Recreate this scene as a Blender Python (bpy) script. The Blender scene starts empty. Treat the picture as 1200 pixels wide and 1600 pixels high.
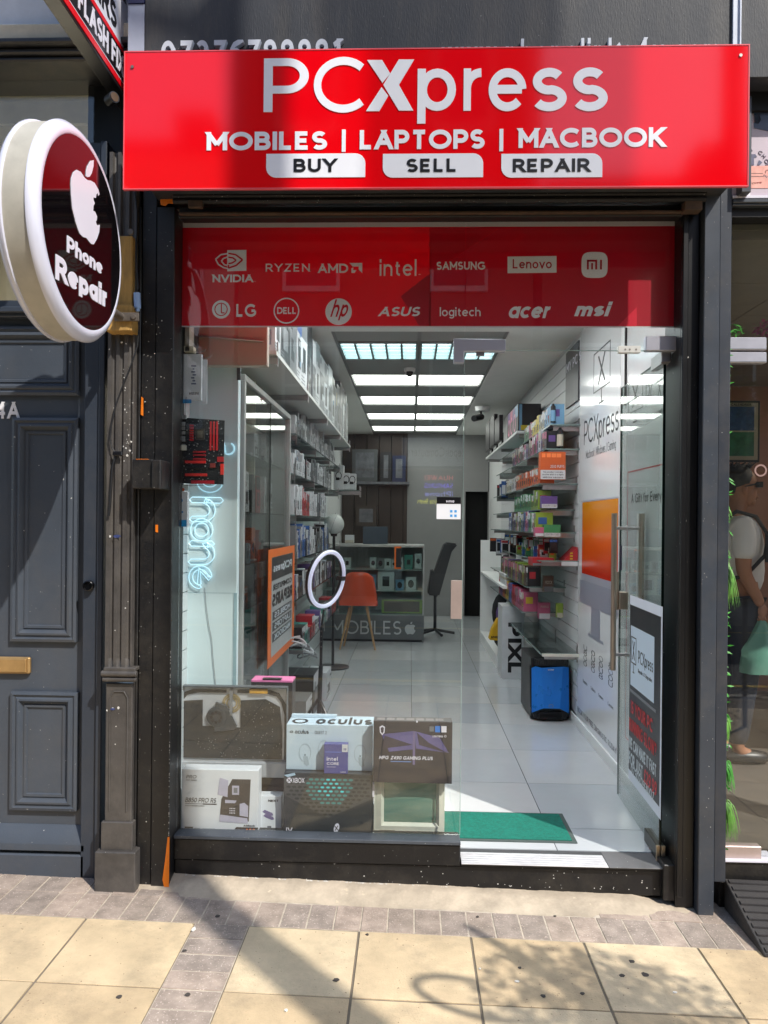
import bpy, bmesh, math, random
from mathutils import Vector, Matrix
random.seed(7)
SC = bpy.context.scene
COL = SC.collection
R = math.radians

# ---------------------------------------------------------------- camera
FPX = 1202.0
CAM = Vector((0.0, -3.205, 1.58))
cam_rot = Matrix.Rotation(R(1.95), 3, 'Z') @ Matrix.Rotation(R(90.0), 3, 'X') @ Matrix.Rotation(R(0.56), 3, 'Z')
cd = bpy.data.cameras.new('camera')
cd.sensor_fit = 'VERTICAL'; cd.sensor_height = 36.0; cd.sensor_width = 27.0
cd.lens = FPX / 1600.0 * 36.0
cd.shift_y = 17.0 / 1600.0
cd.clip_start = 0.02; cd.clip_end = 600.0
co = bpy.data.objects.new('camera', cd); COL.objects.link(co)
co.matrix_world = Matrix.Translation(CAM) @ cam_rot.to_4x4()
SC.camera = co

# ---------------------------------------------------------------- world, sun, exposure
TO_SUN = Vector((0.68, -0.73, 1.09)).normalized()
w = bpy.data.worlds.new('World'); SC.world = w; w.use_nodes = True
nt = w.node_tree
sky = nt.nodes.new('ShaderNodeTexSky'); sky.sky_type = 'NISHITA'; sky.sun_disc = False
sky.sun_elevation = math.asin(TO_SUN.z); sky.sun_rotation = math.atan2(TO_SUN.x, TO_SUN.y)
nt.links.new(sky.outputs[0], nt.nodes['Background'].inputs[0])
nt.nodes['Background'].inputs[1].default_value = 0.15
sd = bpy.data.lights.new('sun', 'SUN'); sd.energy = 3.3; sd.angle = R(0.55); sd.color = (1.0, 0.95, 0.87)
so = bpy.data.objects.new('sun', sd); COL.objects.link(so)
so.rotation_euler = TO_SUN.to_track_quat('Z', 'Y').to_euler()
SC.view_settings.view_transform = 'Standard'; SC.view_settings.look = 'None'
SC.view_settings.exposure = 0.6; SC.view_settings.gamma = 1.0
SC.cycles.max_bounces = 12; SC.cycles.transparent_max_bounces = 24; SC.cycles.glossy_bounces = 4
SC.cycles.diffuse_bounces = 6; SC.cycles.caustics_reflective = False; SC.cycles.caustics_refractive = False
SC.cycles.sample_clamp_indirect = 4.0

# real positions are worked out from the photograph with the camera's own geometry
def ray(px, py):
    return cam_rot @ Vector(((px - 600.0) / FPX, (817.0 - py) / FPX, -1.0))
def atY(px, py, Y=0.0):
    r = ray(px, py); return CAM + r * ((Y - CAM.y) / r.y)
def atX(px, py, X):
    r = ray(px, py); return CAM + r * ((X - CAM.x) / r.x)
def atZ(px, py, Z):
    r = ray(px, py); return CAM + r * ((Z - CAM.z) / r.z)

# ---------------------------------------------------------------- materials
def lin(c):
    return tuple((x / 255.0 / 12.92) if x <= 10 else ((x / 255.0 + 0.055) / 1.055) ** 2.4 for x in c) + (1.0,)
_m = {}
def M(name, c, rough=0.5, metal=0.0, var=0.12, vs=6.0, bump=0.0, bs=60.0, speck=0.0, ss=140.0, sc=(200, 200, 195),
      coat=0.0, spec=0.5, grime=0.0, emit=None, estr=0.0, stretch=None):
    if name in _m: return _m[name]
    m = bpy.data.materials.new(name); m.use_nodes = True; n = m.node_tree.nodes; l = m.node_tree.links
    b = n['Principled BSDF']
    base = lin(c) if max(c) > 1.0 else tuple(c) + (1.0,)
    tc = n.new('ShaderNodeTexCoord'); src = tc.outputs['Object']
    if stretch:
        mp = n.new('ShaderNodeMapping'); mp.inputs['Scale'].default_value = stretch
        l.new(src, mp.inputs[0]); src = mp.outputs[0]
    col = None
    if var > 0:
        no = n.new('ShaderNodeTexNoise'); no.inputs['Scale'].default_value = vs; no.inputs['Detail'].default_value = 6; no.inputs['Roughness'].default_value = 0.65
        l.new(src, no.inputs['Vector'])
        mr = n.new('ShaderNodeMapRange'); mr.inputs['From Min'].default_value = 0.3; mr.inputs['From Max'].default_value = 0.7
        mr.inputs['To Min'].default_value = 1 - var; mr.inputs['To Max'].default_value = 1 + var
        l.new(no.outputs['Fac'], mr.inputs['Value'])
        mx = n.new('ShaderNodeVectorMath'); mx.operation = 'SCALE'; mx.inputs[0].default_value = base[:3]
        l.new(mr.outputs[0], mx.inputs['Scale']); col = mx.outputs[0]
        rr = n.new('ShaderNodeMapRange'); rr.inputs['To Min'].default_value = max(0.02, rough * 0.8); rr.inputs['To Max'].default_value = min(1, rough * 1.25)
        l.new(no.outputs['Fac'], rr.inputs['Value']); l.new(rr.outputs[0], b.inputs['Roughness'])
    else:
        b.inputs['Base Color'].default_value = base; b.inputs['Roughness'].default_value = rough
    if speck > 0:
        no2 = n.new('ShaderNodeTexNoise'); no2.inputs['Scale'].default_value = ss; no2.inputs['Detail'].default_value = 3
        l.new(src, no2.inputs['Vector'])
        r2 = n.new('ShaderNodeMapRange'); r2.inputs['From Min'].default_value = 0.74 - speck * 0.14; r2.inputs['From Max'].default_value = 0.78 - speck * 0.14
        l.new(no2.outputs['Fac'], r2.inputs['Value'])
        mix = n.new('ShaderNodeMix'); mix.data_type = 'RGBA'
        mix.inputs['B'].default_value = lin(sc)
        if col: l.new(col, mix.inputs['A'])
        else: mix.inputs['A'].default_value = base
        l.new(r2.outputs[0], mix.inputs['Factor']); col = mix.outputs['Result']
    if grime > 0:
        no3 = n.new('ShaderNodeTexNoise'); no3.inputs['Scale'].default_value = 2.3; no3.inputs['Detail'].default_value = 9; no3.inputs['Roughness'].default_value = 0.75
        l.new(src, no3.inputs['Vector'])
        r3 = n.new('ShaderNodeMapRange'); r3.inputs['From Min'].default_value = 0.48; r3.inputs['From Max'].default_value = 0.72; r3.inputs['To Max'].default_value = grime
        l.new(no3.outputs['Fac'], r3.inputs['Value'])
        mix = n.new('ShaderNodeMix'); mix.data_type = 'RGBA'; mix.inputs['B'].default_value = lin((112, 104, 92))
        if col: l.new(col, mix.inputs['A'])
        else: mix.inputs['A'].default_value = base
        l.new(r3.outputs[0], mix.inputs['Factor']); col = mix.outputs['Result']
    if col: l.new(col, b.inputs['Base Color'])
    if bump > 0:
        nb = n.new('ShaderNodeTexNoise'); nb.inputs['Scale'].default_value = bs; nb.inputs['Detail'].default_value = 5
        l.new(src, nb.inputs['Vector'])
        bp = n.new('ShaderNodeBump'); bp.inputs['Strength'].default_value = bump; bp.inputs['Distance'].default_value = 0.004
        l.new(nb.outputs['Fac'], bp.inputs['Height']); l.new(bp.outputs[0], b.inputs['Normal'])
    b.inputs['Metallic'].default_value = metal; b.inputs['Coat Weight'].default_value = coat; b.inputs['Coat Roughness'].default_value = 0.06
    b.inputs['Specular IOR Level'].default_value = spec
    if emit:
        b.inputs['Emission Color'].default_value = lin(emit); b.inputs['Emission Strength'].default_value = estr
    _m[name] = m; return m

def glass_mat(name, tint=(0.97, 0.985, 0.98), f0=0.05, dirt=0.0, rough=0.0):
    if name in _m: return _m[name]
    m = bpy.data.materials.new(name); m.use_nodes = True; n = m.node_tree.nodes; l = m.node_tree.links
    n.remove(n['Principled BSDF']); out = n['Material Output']
    tr = n.new('ShaderNodeBsdfTransparent'); tr.inputs[0].default_value = tint + (1,)
    gl = n.new('ShaderNodeBsdfGlossy'); gl.inputs['Roughness'].default_value = rough
    lw = n.new('ShaderNodeLayerWeight'); lw.inputs[0].default_value = 0.5
    p5 = n.new('ShaderNodeMath'); p5.operation = 'POWER'; p5.inputs[1].default_value = 4.0
    l.new(lw.outputs['Facing'], p5.inputs[0])
    mr = n.new('ShaderNodeMapRange'); mr.inputs['To Min'].default_value = f0; mr.inputs['To Max'].default_value = 0.9
    l.new(p5.outputs[0], mr.inputs['Value'])
    mx = n.new('ShaderNodeMixShader'); l.new(mr.outputs[0], mx.inputs[0]); l.new(tr.outputs[0], mx.inputs[1]); l.new(gl.outputs[0], mx.inputs[2])
    last = mx.outputs[0]
    if dirt > 0:
        df = n.new('ShaderNodeBsdfDiffuse'); df.inputs[0].default_value = (0.55, 0.55, 0.52, 1)
        tc = n.new('ShaderNodeTexCoord'); mp = n.new('ShaderNodeMapping'); mp.inputs['Scale'].default_value = (1, 1, 0.35)
        no = n.new('ShaderNodeTexNoise'); no.inputs['Scale'].default_value = 5; no.inputs['Detail'].default_value = 10; no.inputs['Roughness'].default_value = 0.7
        l.new(tc.outputs['Object'], mp.inputs[0]); l.new(mp.outputs[0], no.inputs['Vector'])
        r = n.new('ShaderNodeMapRange'); r.inputs['From Min'].default_value = 0.4; r.inputs['From Max'].default_value = 0.85; r.inputs['To Max'].default_value = dirt
        l.new(no.outputs['Fac'], r.inputs['Value'])
        m2 = n.new('ShaderNodeMixShader'); l.new(r.outputs[0], m2.inputs[0]); l.new(last, m2.inputs[1]); l.new(df.outputs[0], m2.inputs[2]); last = m2.outputs[0]
    l.new(last, out.inputs[0]); _m[name] = m; return m

# ---------------------------------------------------------------- mesh builder
class MB:
    def __init__(s): s.v = []; s.f = []; s.mi = []
    def add(s, vs, fs, mi=0):
        b = len(s.v); s.v += [Vector(v) for v in vs]
        for f in fs: s.f.append([b + i for i in f]); s.mi.append(mi)
        return s
    def box(s, x0, x1, y0, y1, z0, z1, mi=0):
        if x0 > x1: x0, x1 = x1, x0
        if y0 > y1: y0, y1 = y1, y0
        if z0 > z1: z0, z1 = z1, z0
        return s.add([(x0, y0, z0), (x1, y0, z0), (x1, y1, z0), (x0, y1, z0), (x0, y0, z1), (x1, y0, z1), (x1, y1, z1), (x0, y1, z1)],
              [(0, 3, 2, 1), (4, 5, 6, 7), (0, 1, 5, 4), (1, 2, 6, 5), (2, 3, 7, 6), (3, 0, 4, 7)], mi)
    def obox(s, c, ux, uy, uz, hx, hy, hz, mi=0):
        c, ux, uy, uz = Vector(c), Vector(ux), Vector(uy), Vector(uz)
        vs = [c + ux * (a * hx) + uy * (b * hy) + uz * (d * hz) for d in (-1, 1) for a, b in ((-1, -1), (1, -1), (1, 1), (-1, 1))]
        return s.add(vs, [(0, 3, 2, 1), (4, 5, 6, 7), (0, 1, 5, 4), (1, 2, 6, 5), (2, 3, 7, 6), (3, 0, 4, 7)], mi)
    def prism(s, pts, d, mi=0):
        n = len(pts); d = Vector(d); pts = [Vector(p) for p in pts]
        s.add(pts + [p + d for p in pts], [list(range(n))[::-1], list(range(n, 2 * n))] + [[i, (i + 1) % n, n + (i + 1) % n, n + i] for i in range(n)], mi); return s
    def cyl(s, p0, p1, r0, r1=None, n=20, mi=0, cap=True):
        r1 = r0 if r1 is None else r1; p0, p1 = Vector(p0), Vector(p1); a = (p1 - p0).normalized()
        u = a.orthogonal().normalized(); v = a.cross(u); vs = []
        for p, r in ((p0, r0), (p1, r1)):
            for i in range(n):
                t = 2 * math.pi * i / n; vs.append(p + (u * math.cos(t) + v * math.sin(t)) * r)
        fs = [[i, (i + 1) % n, n + (i + 1) % n, n + i] for i in range(n)]
        if cap: fs += [list(range(n))[::-1], list(range(n, 2 * n))]
        return s.add(vs, fs, mi)
    def tube(s, pts, r, n=8, mi=0, closed=False):
        pts = [Vector(p) for p in pts]; m = len(pts); vs = []; up = None
        for i, p in enumerate(pts):
            if closed: t = (pts[(i + 1) % m] - pts[i - 1])
            else: t = pts[min(i + 1, m - 1)] - pts[max(i - 1, 0)]
            t.normalize()
            if up is None: u = t.orthogonal().normalized()
            else:
                u = up - t * up.dot(t); u.normalize()
            up = u; v = t.cross(u); rr = r[i] if isinstance(r, (list, tuple)) else r
            for k in range(n):
                a = 2 * math.pi * k / n; vs.append(p + (u * math.cos(a) + v * math.sin(a)) * rr)
        fs = []
        for i in range(m if closed else m - 1):
            j = (i + 1) % m
            for k in range(n): fs.append([i * n + k, i * n + (k + 1) % n, j * n + (k + 1) % n, j * n + k])
        if not closed: fs += [list(range(n))[::-1], [(m - 1) * n + k for k in range(n)]]
        return s.add(vs, fs, mi)
    def lathe(s, c, axis, prof, n=32, mi=0):
        c = Vector(c); a = Vector(axis).normalized(); u = a.orthogonal().normalized(); v = a.cross(u); vs = []
        for r, h in prof:
            for i in range(n):
                t = 2 * math.pi * i / n; vs.append(c + a * h + (u * math.cos(t) + v * math.sin(t)) * max(r, 1e-5))
        m = len(prof); fs = [[j * n + i, j * n + (i + 1) % n, (j + 1) * n + (i + 1) % n, (j + 1) * n + i] for j in range(m - 1) for i in range(n)]
        return s.add(vs, fs, mi)
    def sphere(s, c, rx, ry=None, rz=None, n=20, mi=0):
        ry = ry or rx; rz = rz or rx; m = n // 2; c = Vector(c)
        vs = []; fs = []
        for j in range(m + 1):
            p = math.pi * j / m
            for i in range(n):
                t = 2 * math.pi * i / n; vs.append(c + Vector((rx * math.sin(p) * math.cos(t), ry * math.sin(p) * math.sin(t), -rz * math.cos(p))))
        for j in range(m):
            for i in range(n): fs.append([j * n + i, j * n + (i + 1) % n, (j + 1) * n + (i + 1) % n, (j + 1) * n + i])
        return s.add(vs, fs, mi)
    def xf(s, mat, start=0):
        for i in range(start, len(s.v)): s.v[i] = mat @ s.v[i]
        return s
    def build(s, name, mats, parent=None, bevel=0.0, seg=1, smooth=True, ang=35):
        me = bpy.data.meshes.new(name)
        off = Vector(parent['_b']) if parent is not None and '_b' in parent else Vector((0, 0, 0))
        org = Vector((0, 0, 0))
        me.from_pydata([tuple(v - off) for v in s.v], [], s.f)
        if not isinstance(mats, (list, tuple)): mats = [mats]
        for mt in mats: me.materials.append(mt)
        for p, i in zip(me.polygons, s.mi): p.material_index = min(i, len(mats) - 1)
        bm = bmesh.new(); bm.from_mesh(me)
        bmesh.ops.recalc_face_normals(bm, faces=bm.faces)
        if bevel > 0:
            es = [e for e in bm.edges if len(e.link_faces) == 2 and e.calc_face_angle(0) > 0.5]
            bmesh.ops.bevel(bm, geom=es, offset=bevel, segments=seg, affect='EDGES', clamp_overlap=True)
        bm.to_mesh(me); bm.free()
        if smooth:
            for p in me.polygons: p.use_smooth = True
            me.set_sharp_from_angle(angle=R(ang))
        o = bpy.data.objects.new(name, me); COL.objects.link(o)
        if parent is not None: o.parent = parent
        # children of a mesh part are in that part's space, which is the thing's space
        o['_b'] = tuple(off)
        return o

def thing(name, label, cat, loc=(0, 0, 0), group=None):
    o = bpy.data.objects.new(name, None); COL.objects.link(o); o.location = loc; o['_b'] = tuple(loc)
    o.empty_display_size = 0.1
    o['label'] = label; o['category'] = cat
    if group: o['group'] = group
    return o
def tag(o, label, cat, group=None):
    o['label'] = label; o['category'] = cat
    if group: o['group'] = group
    return o
def struct(o, kind='structure'):
    o['kind'] = kind; return o
KIDS = {}
def clone(o, parent=None, dloc=None, label=None, mats=None):
    c = o.copy(); COL.objects.link(c)
    if parent is not None: c.parent = parent
    if dloc is not None: c.location = Vector(o.location) + Vector(dloc)
    if label: c['label'] = label
    for ch in [x for x in COL.objects if x.parent == o]: clone(ch, c)
    return c

# ---------------------------------------------------------------- a geometric stroke alphabet
def arc(cx, cy, rx, ry, a0, a1, n=None):
    n = n or max(5, int(abs(a1 - a0) / 9)); return [(cx + rx * math.cos(R(a0 + (a1 - a0) * i / n)), cy + ry * math.sin(R(a0 + (a1 - a0) * i / n))) for i in range(n + 1)]
G = {
 'A': (.74, [[(0, 0), (.37, 1)], [(.37, 1), (.74, 0)], [(.14, .3), (.6, .3)]]),
 'B': (.6, [[(0, 0), (0, 1)], [(0, 1), (.32, 1)] + arc(.32, .76, .22, .24, 90, -90) + [(0, .52)], [(0, .52)] + arc(.34, .26, .26, .26, 90, -90) + [(0, 0)]]),
 'C': (.86, [arc(.5, .5, .5, .5, 45, 315)]),
 'D': (.76, [[(0, 0), (0, 1)], [(0, 1), (.3, 1)] + arc(.3, .5, .46, .5, 90, -90) + [(0, 0)]]),
 'E': (.54, [[(0, 0), (0, 1)], [(0, 1), (.52, 1)], [(0, .5), (.47, .5)], [(0, 0), (.54, 0)]]),
 'F': (.5, [[(0, 0), (0, 1)], [(0, 1), (.52, 1)], [(0, .48), (.46, .48)]]),
 'G': (.9, [arc(.5, .5, .5, .5, 45, 320), [(.9, .47), (.9, .12)], [(.55, .47), (.9, .47)]]),
 'H': (.66, [[(0, 0), (0, 1)], [(.66, 0), (.66, 1)], [(0, .5), (.66, .5)]]),
 'I': (0.0, [[(0, 0), (0, 1)]]),
 'J': (.42, [[(.42, 1), (.42, .3)] + arc(.2, .26, .22, .26, 0, -150)]),
 'K': (.62, [[(0, 0), (0, 1)], [(.58, 1), (0, .36)], [(.2, .58), (.62, 0)]]),
 'L': (.5, [[(0, 0), (0, 1)], [(0, 0), (.5, 0)]]),
 'M': (.84, [[(0, 0), (0, 1)], [(0, 1), (.42, .25)], [(.42, .25), (.84, 1)], [(.84, 0), (.84, 1)]]),
 'N': (.68, [[(0, 0), (0, 1)], [(0, 1), (.68, 0)], [(.68, 0), (.68, 1)]]),
 'O': (1.0, [arc(.5, .5, .5, .5, 0, 360, 32)]),
 'P': (.58, [[(0, 0), (0, 1)], [(0, 1), (.3, 1)] + arc(.3, .7, .28, .3, 90, -90) + [(0, .4)]]),
 'Q': (1.0, [arc(.5, .5, .5, .5, 0, 360, 32), [(.6, .25), (.95, 0)]]),
 'R': (.6, [[(0, 0), (0, 1)], [(0, 1), (.3, 1)] + arc(.3, .72, .27, .28, 90, -90) + [(0, .44)], [(.3, .44), (.6, 0)]]),
 'S': (.56, [arc(.28, .745, .26, .255, 35, 270) + arc(.28, .25, .28, .25, 80, -145)]),
 'T': (.64, [[(0, 1), (.64, 1)], [(.32, 0), (.32, 1)]]),
 'U': (.64, [[(0, 1), (0, .32)] + arc(.32, .32, .32, .32, 180, 360) + [(.64, 1)]]),
 'V': (.72, [[(0, 1), (.36, 0)], [(.36, 0), (.72, 1)]]),
 'W': (1.1, [[(0, 1), (.28, 0)], [(.28, 0), (.55, 1)], [(.55, 1), (.82, 0)], [(.82, 0), (1.1, 1)]]),
 'X': (.66, [[(0, 0), (.66, 1)], [(0, 1), (.66, 0)]]),
 'Y': (.68, [[(0, 1), (.34, .45)], [(.68, 1), (.34, .45)], [(.34, 0), (.34, .47)]]),
 'Z': (.6, [[(0, 1), (.6, 1)], [(.6, 1), (0, 0)], [(0, 0), (.6, 0)]]),
 '0': (.6, [arc(.3, .5, .3, .5, 0, 360, 26)]),
 '1': (.24, [[(0, .82), (.24, 1)], [(.24, 1), (.24, 0)]]),
 '2': (.54, [arc(.27, .72, .26, .28, 160, -30) + [(0, 0)], [(0, 0), (.56, 0)]]),
 '3': (.54, [arc(.26, .75, .24, .25, 150, -90) + arc(.26, .26, .28, .26, 90, -150)]),
 '4': (.6, [[(.44, 0), (.44, 1)], [(.44, 1), (0, .26)], [(0, .26), (.62, .26)]]),
 '5': (.54, [[(.5, 1), (.08, 1)], [(.08, 1), (.04, .56)], arc(.26, .3, .28, .3, 130, -150)]),
 '6': (.56, [arc(.28, .3, .28, .3, 0, 360, 24), [(.02, .36), (.06, .66), (.2, .9), (.4, 1)]]),
 '7': (.54, [[(0, 1), (.54, 1)], [(.54, 1), (.16, 0)]]),
 '8': (.56, [arc(.28, .75, .24, .25, 0, 360, 22), arc(.28, .26, .28, .26, 0, 360, 22)]),
 '9': (.56, [arc(.28, .7, .28, .3, 0, 360, 24), [(.54, .64), (.5, .34), (.36, .1), (.16, 0)]]),
 'a': (.5, [arc(.25, .35, .25, .35, 0, 360, 22), [(.5, 0), (.5, .7)]]),
 'b': (.52, [arc(.27, .35, .25, .35, 0, 360, 22), [(0, 0), (0, 1)]]),
 'c': (.46, [arc(.27, .35, .27, .35, 48, 312)]),
 'd': (.52, [arc(.25, .35, .25, .35, 0, 360, 22), [(.52, 0), (.52, 1)]]),
 'e': (.54, [[(.02, .36), (.53, .36)], arc(.27, .35, .27, .35, 2, 318)]),
 'f': (.3, [[(.12, 0), (.12, .8)] + arc(.3, .8, .18, .2, 180, 90), [(0, .66), (.3, .66)]]),
 'g': (.5, [arc(.25, .35, .25, .35, 0, 360, 22), [(.5, .7), (.5, -.06)] + arc(.26, -.06, .24, .2, 0, -150)]),
 'h': (.48, [[(0, 0), (0, 1)], [(0, .4)] + arc(.24, .42, .24, .28, 180, 0) + [(.48, 0)]]),
 'i': (0.0, [[(0, 0), (0, .7)], [(0, .86), (0, 1.0)]]),
 'j': (0.1, [[(.1, .7), (.1, -.1), (0, -.24)], [(.1, .86), (.1, 1.0)]]),
 'k': (.44, [[(0, 0), (0, 1)], [(.42, .7), (0, .26)], [(.14, .4), (.46, 0)]]),
 'l': (0.0, [[(0, 0), (0, 1)]]),
 'm': (.78, [[(0, 0), (0, .7)], [(0, .4)] + arc(.195, .45, .195, .25, 180, 0) + [(.39, 0)], [(.39, .4)] + arc(.585, .45, .195, .25, 180, 0) + [(.78, 0)]]),
 'n': (.48, [[(0, 0), (0, .7)], [(0, .4)] + arc(.24, .42, .24, .28, 180, 0) + [(.48, 0)]]),
 'o': (.54, [arc(.27, .35, .27, .35, 0, 360, 24)]),
 'p': (.52, [arc(.27, .35, .25, .35, 0, 360, 24), [(0, .7), (0, -.28)]]),
 'q': (.52, [arc(.25, .35, .25, .35, 0, 360, 24), [(.52, .7), (.52, -.28)]]),
 'r': (.28, [[(0, 0), (0, .7)], [(0, .36)] + arc(.26, .38, .26, .32, 180, 88)]),
 's': (.42, [arc(.21, .52, .19, .18, 35, 270) + arc(.21, .175, .21, .175, 80, -150)]),
 't': (.3, [[(.12, .9), (.12, .16)] + arc(.3, .18, .18, .18, 190, 275), [(0, .66), (.3, .66)]]),
 'u': (.48, [[(0, .7), (0, .28)] + arc(.24, .28, .24, .28, 180, 360) + [(.48, .7)]]),
 'v': (.5, [[(0, .7), (.25, 0)], [(.25, 0), (.5, .7)]]),
 'w': (.76, [[(0, .7), (.19, 0)], [(.19, 0), (.38, .7)], [(.38, .7), (.57, 0)], [(.57, 0), (.76, .7)]]),
 'x': (.46, [[(0, 0), (.46, .7)], [(0, .7), (.46, 0)]]),
 'y': (.5, [[(0, .7), (.26, 0)], [(.5, .7), (.16, -.28)]]),
 'z': (.42, [[(0, .7), (.42, .7)], [(.42, .7), (0, 0)], [(0, 0), (.42, 0)]]),
 '|': (0.0, [[(0, -.1), (0, 1)]]), '.': (0.0, [[(0, 0), (0, .03)]]), '-': (.3, [[(0, .42), (.3, .42)]]), '?': (.46, [arc(.23, .76, .22, .24, 160, -60) + [(.23, .3)], [(.23, 0), (.23, .05)]]),
 '&': (.6, [arc(.28, .78, .18, .22, -40, 220) + [(.58, 0)], arc(.26, .26, .26, .26, 110, 360)]), '!': (0, [[(0, .3), (0, 1)], [(0, 0), (0, .04)]]),
 '£': (.5, [arc(.34, .74, .2, .26, 20, 180) + [(.14, .1), (0, 0)], [(0, 0), (.52, 0)], [(0, .46), (.4, .46)]]), '/': (.4, [[(0, 0), (.4, 1)]]),
}
LOW = set('acegmnopqrsuvwxyz')
def clip(poly, lo, hi):
    for sgn, lim in ((1, lo), (-1, -hi)):
        out = []
        for i in range(len(poly)):
            a, b = poly[i - 1], poly[i]; ia, ib = sgn * a[1] >= lim - 1e-9, sgn * b[1] >= lim - 1e-9
            if ia != ib:
                t = (lim / sgn - a[1]) / (b[1] - a[1]); out.append((a[0] + t * (b[0] - a[0]), lim / sgn))
            if ib: out.append(b)
        poly = out
        if len(poly) < 3: return []
    return poly
def strokes(text, wt=0.14, gap=0.16, shear=0.0):
    """list of polygons (cap height 1) and total width"""
    polys = []; x = 0.0
    for ch in text:
        if ch == ' ': x += 0.34 + gap; continue
        W, ss = G.get(ch, G['o']); lowc = ch in LOW or ch == 'i'
        xh = 0.7
        def my(y):
            if y < 0: return wt / 2 + y
            if ch.islower():
                if y <= xh: return wt / 2 + y * (xh - wt) / xh
                return xh - wt / 2 + (y - xh) * (1 - xh) / (1 - xh)
            return wt / 2 + y * (1 - wt)
        for sidx, st in enumerate(ss):
            st = [p for i_, p in enumerate(st) if i_ == 0 or math.hypot(p[0] - st[i_ - 1][0], p[1] - st[i_ - 1][1]) > 1e-4]
            pts = [(wt / 2 + px, my(py)) for px, py in st]
            closed = len(st) > 3 and math.hypot(st[0][0] - st[-1][0], st[0][1] - st[-1][1]) < 1e-6
            hi = 1.0
            if lowc and not (ch == 'i' and sidx == 1): hi = xh
            if max(p[1] for p in st) > hi + .02: hi = 1.0
            lo = 0.0 if min(p[1] for p in st) >= 0 else -0.3
            if not closed:
                def ext(a, b):
                    d = math.hypot(a[0] - b[0], a[1] - b[1]) or 1; e = wt * (0.5 + abs(a[0] - b[0]) / d * 1.0); return (a[0] + (a[0] - b[0]) / d * e, a[1] + (a[1] - b[1]) / d * e)
                ly = (0, .7, 1) if ch.islower() else (0, 1)
                vert = abs(st[0][1] - st[1][1]) > .05
                if vert and any(abs(st[0][1] - q) < 1e-6 for q in ly): pts[0] = ext(pts[0], pts[1])
                vert = abs(st[-1][1] - st[-2][1]) > .05
                if vert and any(abs(st[-1][1] - q) < 1e-6 for q in ly): pts[-1] = ext(pts[-1], pts[-2])
            n = len(pts); Ls = []
            for i in range(n):
                if closed: a, b, c = pts[i - 1] if i else pts[-2], pts[i], pts[(i + 1)] if i < n - 1 else pts[1]
                else: a, b, c = pts[max(i - 1, 0)], pts[i], pts[min(i + 1, n - 1)]
                d1 = (b[0] - a[0], b[1] - a[1]); d2 = (c[0] - b[0], c[1] - b[1])
                if i == 0 and not closed: d1 = d2
                if i == n - 1 and not closed: d2 = d1
                l1 = math.hypot(*d1) or 1; l2 = math.hypot(*d2) or 1
                n1 = (-d1[1] / l1, d1[0] / l1); n2 = (-d2[1] / l2, d2[0] / l2)
                m = (n1[0] + n2[0], n1[1] + n2[1]); ml = math.hypot(*m) or 1; m = (m[0] / ml, m[1] / ml)
                k = min(1.8, 1.0 / max(0.3, m[0] * n1[0] + m[1] * n1[1])) * wt / 2
                Ls.append(((b[0] + m[0] * k, b[1] + m[1] * k), (b[0] - m[0] * k, b[1] - m[1] * k)))
            for i in range(n - 1):
                q = clip([Ls[i][0], Ls[i + 1][0], Ls[i + 1][1], Ls[i][1]], lo, hi)
                if q: polys.append(([(x + a, b) for a, b in q], sidx))
        x += W + wt + gap
    return polys, x - gap
def text(mb, s, org, rt, up, h, width=None, wt=0.14, gap=0.16, th=0.002, shear=0.0, align=0.0, mi=0):
    """letters standing proud by th on the plane (org, rt, up); width fits the whole string"""
    org, rt, up = Vector(org), Vector(rt).normalized(), Vector(up).normalized(); nrm = rt.cross(up)
    polys, W = strokes(s, wt, gap)
    sx = (width / W) if width else h
    for q, k in polys:
        t = th + 0.00012 * k
        pts = [org + rt * ((x - align * W) * sx + shear * y * h) + up * (y * h) for x, y in q]
        n = len(pts); fs = [list(range(n, 2 * n))] + [[i, (i + 1) % n, n + (i + 1) % n, n + i] for i in range(n)]
        mb.add(pts + [p + nrm * t for p in pts], fs, mi)
    return mb
def flat(mb, pts2, org, rt, up, th=0.002, mi=0):
    org, rt, up = Vector(org), Vector(rt), Vector(up); n = rt.cross(up)
    return mb.prism([org + rt * a + up * b for a, b in pts2], n * th, mi)
X, Y, Z = Vector((1, 0, 0)), Vector((0, 1, 0)), Vector((0, 0, 1))
def circ(cx, cy, rx, ry=None, n=32, a0=0, a1=360):
    ry = ry or rx; full = abs(a1 - a0) >= 360
    return [(cx + rx * math.cos(R(a0 + (a1 - a0) * i / n)), cy + ry * math.sin(R(a0 + (a1 - a0) * i / n))) for i in range(n if full else n + 1)]
def ringpoly(mb, cx, cy, rx, ry, w_, org, rt, up, th=0.002, n=32, mi=0):
    org, rt, up = Vector(org), Vector(rt), Vector(up); nn = rt.cross(up)
    for i in range(n):
        a, b = 2 * math.pi * i / n, 2 * math.pi * (i + 1) / n
        q = [(cx + (rx) * math.cos(a), cy + ry * math.sin(a)), (cx + rx * math.cos(b), cy + ry * math.sin(b)),
             (cx + (rx - w_) * math.cos(b), cy + (ry - w_) * math.sin(b)), (cx + (rx - w_) * math.cos(a), cy + (ry - w_) * math.sin(a))]
        mb.prism([org + rt * x + up * y for x, y in q], nn * th, mi)
ORD = 'first second third fourth fifth sixth seventh eighth ninth tenth eleventh twelfth thirteenth fourteenth fifteenth sixteenth seventeenth eighteenth nineteenth twentieth twenty-first twenty-second twenty-third twenty-fourth twenty-fifth twenty-sixth'.split()
FZ = 0.15      # shop floor level
def gz(x): return 0.016 - 0.0205 * x      # the pavement falls to the right
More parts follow.
